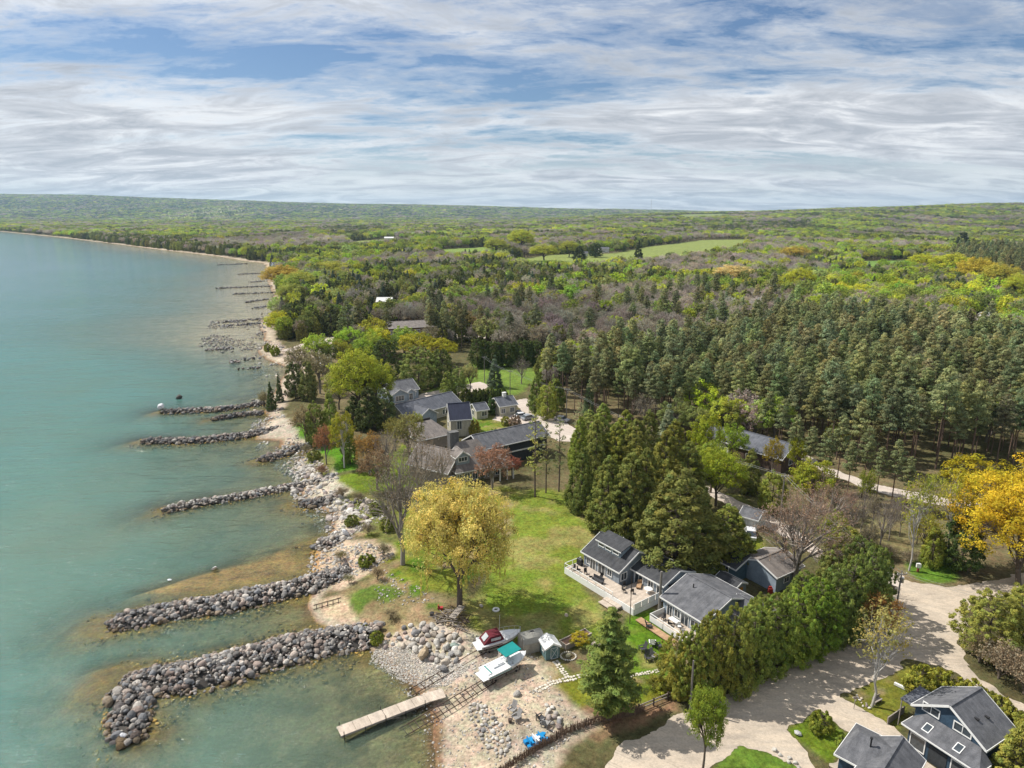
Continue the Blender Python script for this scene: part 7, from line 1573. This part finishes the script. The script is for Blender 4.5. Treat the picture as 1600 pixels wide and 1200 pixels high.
for row in TR:
    kd, nm, px, py, yt, w, tt, lab = row[:8]; grp = row[8] if len(row) > 8 else None; cat = row[9] if len(row) > 9 else ('shrub' if 'shrub' in nm else 'tree'); bk = row[10] if len(row) > 10 else None
    T(kd, nm, px, py, yt, w, tt, lab, grp, cat, bk); p = U(px, py); hand.append((p[0], p[1]))

# ---- woods: where trees grow, and which
WD = {k: poly(v) for k, v in {
 'belt_a': [(505, 358), (600, 354), (615, 364), (520, 370)], 'belt_b': [(90, 371), (230, 373), (330, 383), (430, 404), (330, 397), (200, 385), (95, 379)], 'belt_c': [(755, 386), (960, 374), (985, 384), (780, 398)], 'belt_d': [(1180, 415), (1290, 405), (1310, 414), (1190, 426)], 'belt_e': [(1100, 362), (1260, 358), (1280, 363), (1110, 368)],
 'bare_a': [(290, 384), (460, 374), (600, 380), (560, 392), (430, 398)], 'bare_b': [(980, 425), (1080, 408), (1230, 412), (1300, 436), (1180, 446), (1020, 440)], 'bare_c': [(560, 420), (640, 405), (740, 410), (700, 428)],
 'pinewood': [(835, 600), (860, 640), (900, 650), (960, 665), (1060, 672), (1100, 668), (1240, 700), (1300, 735), (1440, 765), (1700, 800), (1900, 800), (1900, 575), (1600, 566), (1500, 545), (1400, 530), (1250, 524), (1100, 566), (1000, 592), (840, 606)],
 'developed': [(300, 1400), (395, 800), (440, 640), (460, 590), (560, 575), (640, 556), (730, 545), (840, 560), (840, 600), (860, 640), (900, 655), (960, 668), (1060, 690), (1100, 690), (1250, 740), (1290, 790), (1410, 830), (1500, 870), (1600, 850), (2000, 850), (2400, 1400)],
 'greywood': [(560, 545), (600, 512), (700, 490), (850, 478), (1000, 466), (1150, 470), (1260, 492), (1320, 528), (1250, 524), (1100, 566), (1000, 592), (860, 605), (830, 560), (740, 540)],
 'cedarwood': [(425, 548), (440, 482), (520, 450), (640, 446), (760, 436), (900, 436), (1060, 440), (1060, 456), (850, 466), (700, 476), (600, 500), (560, 542)],
 'pinewood2': [(420, 552), (560, 530), (600, 518), (760, 535), (740, 548), (560, 552)],
 'farpine': [(1480, 425), (1500, 400), (1900, 400), (1900, 445), (1520, 440)],
}.items()}
HOUSES = np.array([(o.location.x, o.location.y) for o in C.objects if o.type == 'EMPTY' and o.get('category') in ('house', 'cottage', 'garage', 'cabin', 'bungalow', 'garden house')])
hand = np.array(hand)
roads_ = [PW[k] for k in ('lane_b', 'lane_c', 'drive_d', 'lane_e', 'lane_a', 'road')]
fields_ = [PW['field_a'], PW['field_b'], PW['field_c'], PW['field_d'], PW['field_e'], PW['field_g'], PW['lawn_h'], PW['beach_f']]
def band(y0, y1, s, seed):
    r = np.random.default_rng(seed); ys = np.arange(y0, y1, s); X = []; Y = []
    for y in ys:
        w = (.82 if y < 700 else 1.12) * y + 50; xs = np.arange(-w, w, s); X.append(xs + r.uniform(-.45, .45, len(xs)) * s); Y.append(y + r.uniform(-.45, .45, len(xs)) * s)
    X = np.concatenate(X); Y = np.concatenate(Y); sd = land_sd(X, Y); k = sd > (5 if y0 < 1000 else 8); return X[k], Y[k]
Xs, Ys, Ss = [], [], []
for (y0, y1, s, sc_) in ((150, 420, 4.6, 1.0), (420, 800, 6.2, 1.08), (800, 1500, 8.5, 1.2), (1500, 2600, 12.5, 1.5), (2600, 4800, 20, 2.0), (4800, 10500, 40, 3.2)):
    x, y = band(y0, y1, s, int(y0)); Xs.append(x); Ys.append(y); Ss.append(np.full(len(x), sc_))
X = np.concatenate(Xs); Y = np.concatenate(Ys); S0 = np.concatenate(Ss)
nearm = Y < 4500
ok = np.ones(len(X), bool); idx = np.where(nearm)[0]; x, y = X[idx], Y[idx]; kk = np.ones(len(idx), bool)
kk &= sdpoly(x, y, WD['developed']) < 0
for pw in roads_: kk &= sdpoly(x, y, pw) < -1.5
for i, pw in enumerate(fields_): kk &= sdpoly(x, y, pw) + (fnoise(x, y, 20, 44) - .5) * 8 < -2
for hx, hy in HOUSES:
    rr = 9 + hy * .012; kk &= ((x - hx) ** 2 + (y - hy) ** 2 > rr * rr) & ~((np.abs(x - hx * y / max(hy, 1)) < 9) & (y < hy) & (y > hy - 12 - hy * .10) & (hy > 300))
for hx, hy in hand: kk &= (x - hx) ** 2 + (y - hy) ** 2 > 9
kk &= ~((fnoise(x, y, 11, 61) > .66) & (y < 700))
ok[idx] = kk
X, Y, S0 = X[ok], Y[ok], S0[ok]; n = len(X); r = np.random.default_rng(77)
inz = {k: sdpoly(X, Y, p) + (fnoise(X, Y, 18, 50) - .5) * (16 if k[:4] not in ('belt', 'bare') else 60) > 0 for k, p in WD.items()}
yf = np.where(Y > 900, 900 + (Y - 900) * .45, Y); n1 = fnoise(X, yf, 70, 51, 2); n2 = fnoise(X, yf, 150, 52); n3 = fnoise(X, yf, 60, 53, 2); u = r.random(n)
# types: 0-4 pine, 5-7 cedar, 8-9 cone, 10-13 leaf, 14-15 haze, 16-17 bare
GN = KN['pine'][0][:5] + KN['cedar'][0][:3] + KN['cone'][0][:2] + KN['leaf'][0][:4] + KN['haze'][0][:2] + KN['bare'][0][:2]
kind = np.where(n2 > .56, np.where(u < .55, 3, 4), np.where(n1 > .60, np.where(u < .6, 1, 2), np.where(u < .62, 3, np.where(u < .80, 4, np.where(u < .93, 1, 2)))))
far = Y > 900
kind = np.where(far, np.where(n1 > .60, np.where(u < .9, 1, 3), np.where(fnoise(X, yf, 95, 58, 2) > .52, np.where(u < .85, 4, 3), np.where(u < .80, 3, np.where(u < .90, 4, 1)))), kind)
kind = np.where(inz['belt_a'] | inz['belt_b'] | inz['belt_d'] | inz['belt_e'], np.where(u < .85, 1, 4), kind); kind = np.where(inz['bare_a'] | inz['bare_b'] | inz['bare_c'] | inz['belt_c'], np.where(u < .82, 4, np.where(u < .93, 1, 3)), kind)
kind = np.where(inz['greywood'], np.where(u < .80, 4, np.where(u < .88, 0, np.where(u < .96, 3, 1))), kind)
kind = np.where(inz['cedarwood'], np.where(u < .62, 1, np.where(u < .78, 2, np.where(u < .9, 4, 3))), kind)
kind = np.where(inz['farpine'], np.where(u < .8, 0, 1), kind)
kind = np.where(inz['pinewood2'], np.where(u < .6, 0, np.where(u < .85, 1, 4)), kind)
kind = np.where(inz['pinewood'], np.where(u < .965, 0, np.where(u < .98, 3, 4)), kind)
proto = np.select([kind == 0, kind == 1, kind == 2, kind == 3], [r.integers(0, 5, n), 5 + r.integers(0, 3, n), 8 + r.integers(0, 2, n), 10 + r.integers(0, 4, n)], np.where(r.random(n) < .7, 14 + r.integers(0, 2, n), 16 + r.integers(0, 2, n)))
proto = np.where(far & (kind == 4), 14 + r.integers(0, 2, n), proto)
ht = np.select([kind == 0, kind == 1, kind == 2, kind == 3], [r.normal(.98, .14, n), r.normal(1.05, .16, n), r.normal(1.05, .18, n), r.normal(.92, .16, n)], r.normal(.92, .13, n)).clip(.55, 1.35)
pal = np.array([(.40, .46, .05), (.44, .44, .06), (.25, .27, .08), (.36, .40, .09), (.30, .38, .07), (.46, .44, .07), (.42, .44, .16), (.28, .30, .10), (.38, .46, .06), (.56, .54, .06)])
pi = ((n3 * 23).astype(int) + (r.random(n) < .35) * r.integers(0, 10, n)) % 10
tint = np.empty((n, 3)); tint[:] = pal[pi]
pc = np.array([(.44, .385, .315), (.48, .425, .36), (.42, .385, .27), (.40, .345, .30)])
tint *= np.array([1.0, 1.1, 1.0]); tint = np.where((kind == 4)[:, None], pc[r.integers(0, 4, n)], tint); tint = np.where((kind == 1)[:, None], np.array([CED, (.12, .14, .045), (.30, .32, .08), (.17, .20, .06)])[r.integers(0, 4, n)], tint)
tint = np.where((kind == 2)[:, None], np.array([DKG, SPRU])[r.integers(0, 2, n)], tint)
tint = np.where((kind == 0)[:, None], np.array([PINE, (.31, .33, .14), (.24, .285, .14), (.31, .31, .135)])[r.integers(0, 4, n)], tint)
tint *= (0.72 + 0.62 * fnoise(X, yf, 130, 71, 2))[:, None] * r.uniform(.72, 1.22, (n, 1)) * (1 + r.normal(0, .05, (n, 3)))
zt = terrain(X, Y); rotz = r.uniform(0, 2 * PI, n)
# the trees one can tell apart are things of their own, nearest woods first
LAB = {0: ('pine_tree', 'pine', 'tall grey-green pine with a bare stem in the dense pine plantation', 'pines of the plantation'), 1: ('cedar_tree', 'tree', 'dark green cedar in the woods beyond the houses', 'cedars in the woods beyond the houses'),
       2: ('spruce_tree', 'tree', 'dark pointed spruce in the woods beyond the houses', 'spruces in the woods beyond the houses'), 3: ('leafy_tree', 'tree', 'spring-green leafy tree in the woods beyond the houses', 'leafy trees in the woods beyond the houses'),
       4: ('bare_tree', 'tree', 'bare grey-brown tree in the woods beyond the houses', 'bare trees in the woods beyond the houses')}
single = np.zeros(n, bool)
inview = np.abs(X) < .78 * Y + 6
for k, lim in ((0, 285), (1, 50), (2, 16), (3, 60), (4, 70)):
    c = np.where((kind == k) & inview & (Y < 900))[0]; c = c[np.argsort(Y[c])][:lim]; single[c] = True
    nm, cat, lab, grp = LAB[k]
    for q, i in enumerate(c):
        src = GN[proto[i]]; h = float(ht[i] * S0[i]); grp_ = grp; lb = lab
        t = thing(nm, (float(X[i]), float(Y[i]), float(zt[i])), float(rotz[i]), lb, cat, grp_); t.scale = (h * 1.02, h * 1.02, h)
        for pn, me, cc_ in (('trunk', src.trunk, (.15, .105, .08) if k == 0 else (.18, .155, .135)), ('crown', src.crown, tint[i])):
            o = bpy.data.objects.new(pn, me); C.objects.link(o); o.parent = t; o['tint'] = tuple(float(v) for v in cc_)
print('single', single.sum(), 'total', n)
# the rest of the forest: one mass
pc_ = bpy.data.collections.new('tree_kinds')
def decim(me, keep, nv, seed, grow):
    """thinner copy of a mesh made of loose pieces of nv vertices, pieces grown to fill"""
    k = len(me.vertices) // nv; V = np.empty(len(me.vertices) * 3, np.float32); me.vertices.foreach_get('co', V); V = V.reshape(-1, nv, 3)
    Cc = np.empty(len(me.vertices) * 4, np.float32); me.attributes['Col'].data.foreach_get('color', Cc); Cc = Cc.reshape(-1, nv, 4)[:, :, :3]
    s = np.random.default_rng(seed).random(len(V)) < keep; V = V[s]; Cc = Cc[s]; m = V.mean(1, keepdims=True); V = m + (V - m) * grow
    return V.reshape(-1, 3), np.arange(len(V) * nv).reshape(-1, nv), Cc.reshape(-1, 3)
for i, src in enumerate(GN):
    crown = src.crown; nV = len(crown.vertices)
    if i < 14: V, F, Cc = decim(crown, .38 if i < 5 else .26, 4, i, 1.55 if i < 5 else 1.9)
    else:
        V = np.empty(nV * 3, np.float32); crown.vertices.foreach_get('co', V); V = V.reshape(-1, 3); Cc = np.empty(nV * 4, np.float32); crown.attributes['Col'].data.foreach_get('color', Cc); Cc = Cc.reshape(-1, 4)[:, :3]
        F = np.array([p.vertices[:] for p in crown.polygons]); s = np.random.default_rng(i).random(len(F)) < .6; F = F[s]
    tv = np.empty(len(src.trunk.vertices) * 3, np.float32); src.trunk.vertices.foreach_get('co', tv); tv = tv.reshape(-1, 3); tf = np.array([p.vertices[:] for p in src.trunk.polygons])
    if len(tf) > 400: tf = tf[:400]
    Va = np.concatenate([V, tv]); Fa = np.concatenate([F, tf + len(V)]); Ca = np.concatenate([Cc, np.ones((len(tv), 3)) * .85])
    me = mesh_np('forest_tree', Va, Fa, [M_leaf, M_wood2] if 'M_wood2' in globals() else [M_leaf, material('forest_bark', (.17, .13, .105), (.12, .09, .075), 2, .9)], {'Col': Ca}, mat_idx=np.r_[np.zeros(len(F)), np.ones(len(tf))])
    M_wood2 = me.materials[1]
    o = bpy.data.objects.new('kind_%02d' % i, me); pc_.objects.link(o)
def forest(name, sel, label):
    m = len(sel); me = bpy.data.meshes.new(name); me.vertices.add(m); me.vertices.foreach_set('co', np.stack([X[sel], Y[sel], zt[sel]], 1).astype(np.float32).ravel())
    a = me.attributes.new('pick', 'INT', 'POINT'); a.data.foreach_set('value', proto[sel].astype(np.int32))
    a = me.attributes.new('rz', 'FLOAT', 'POINT'); a.data.foreach_set('value', rotz[sel].astype(np.float32))
    sx = S0[sel] * ht[sel]; sz = np.minimum(S0[sel], 1.15) * ht[sel]
    a = me.attributes.new('sc', 'FLOAT_VECTOR', 'POINT'); a.data.foreach_set('vector', np.stack([sx, sx, sz], 1).astype(np.float32).ravel())
    a = me.attributes.new('tint', 'FLOAT_COLOR', 'POINT'); a.data.foreach_set('color', np.concatenate([tint[sel], np.ones((m, 1))], 1).astype(np.float32).ravel())
    me.update(); o = link(name, me, kind='stuff'); o['label'] = label
    ng = bpy.data.node_groups.new(name, 'GeometryNodeTree'); ng.interface.new_socket('Geometry', in_out='INPUT', socket_type='NodeSocketGeometry'); ng.interface.new_socket('Geometry', in_out='OUTPUT', socket_type='NodeSocketGeometry')
    gi = ng.nodes.new('NodeGroupInput'); go = ng.nodes.new('NodeGroupOutput'); ip = ng.nodes.new('GeometryNodeInstanceOnPoints'); ci = ng.nodes.new('GeometryNodeCollectionInfo')
    ci.inputs['Collection'].default_value = pc_; ci.inputs['Separate Children'].default_value = True; ci.inputs['Reset Children'].default_value = True
    def na(nm, ty): q = ng.nodes.new('GeometryNodeInputNamedAttribute'); q.data_type = ty; q.inputs['Name'].default_value = nm; return q.outputs[0]
    cx = ng.nodes.new('ShaderNodeCombineXYZ'); ng.links.new(na('rz', 'FLOAT'), cx.inputs['Z'])
    ip.inputs['Pick Instance'].default_value = True
    ng.links.new(gi.outputs[0], ip.inputs['Points']); ng.links.new(ci.outputs[0], ip.inputs['Instance']); ng.links.new(na('pick', 'INT'), ip.inputs['Instance Index'])
    ng.links.new(cx.outputs[0], ip.inputs['Rotation']); ng.links.new(na('sc', 'FLOAT_VECTOR'), ip.inputs['Scale']); ng.links.new(ip.outputs[0], go.inputs[0])
    md = o.modifiers.new('trees', 'NODES'); md.node_group = ng
rest = np.where(~single)[0]
forest('forest', rest[Y[rest] < 2600], 'mixed spring woods of pine, cedar and leafing trees stretching inland')
forest('far_forest', rest[Y[rest] >= 2600], 'wooded plain and ridges reaching the horizon')

# ------------------------------------------------------------------ air
HAZE = 4.5e-5
hz = MB().box((0, 7000, 191), (70000, 17400, 398)).build('haze', bpy.data.materials.new('haze_air'), None, 'stuff')
hm = hz.data.materials[0]; hm.use_nodes = True; h_ = hm.node_tree; h_.nodes.clear()
pv = N(h_, 'ShaderNodeVolumePrincipled'); pv.inputs['Color'].default_value = (0.52, 0.77, 1.0, 1); pv.inputs['Density'].default_value = HAZE; pv.inputs['Anisotropy'].default_value = 0.2
oh_ = N(h_, 'ShaderNodeOutputMaterial'); h_.links.new(pv.outputs[0], oh_.inputs['Volume'])
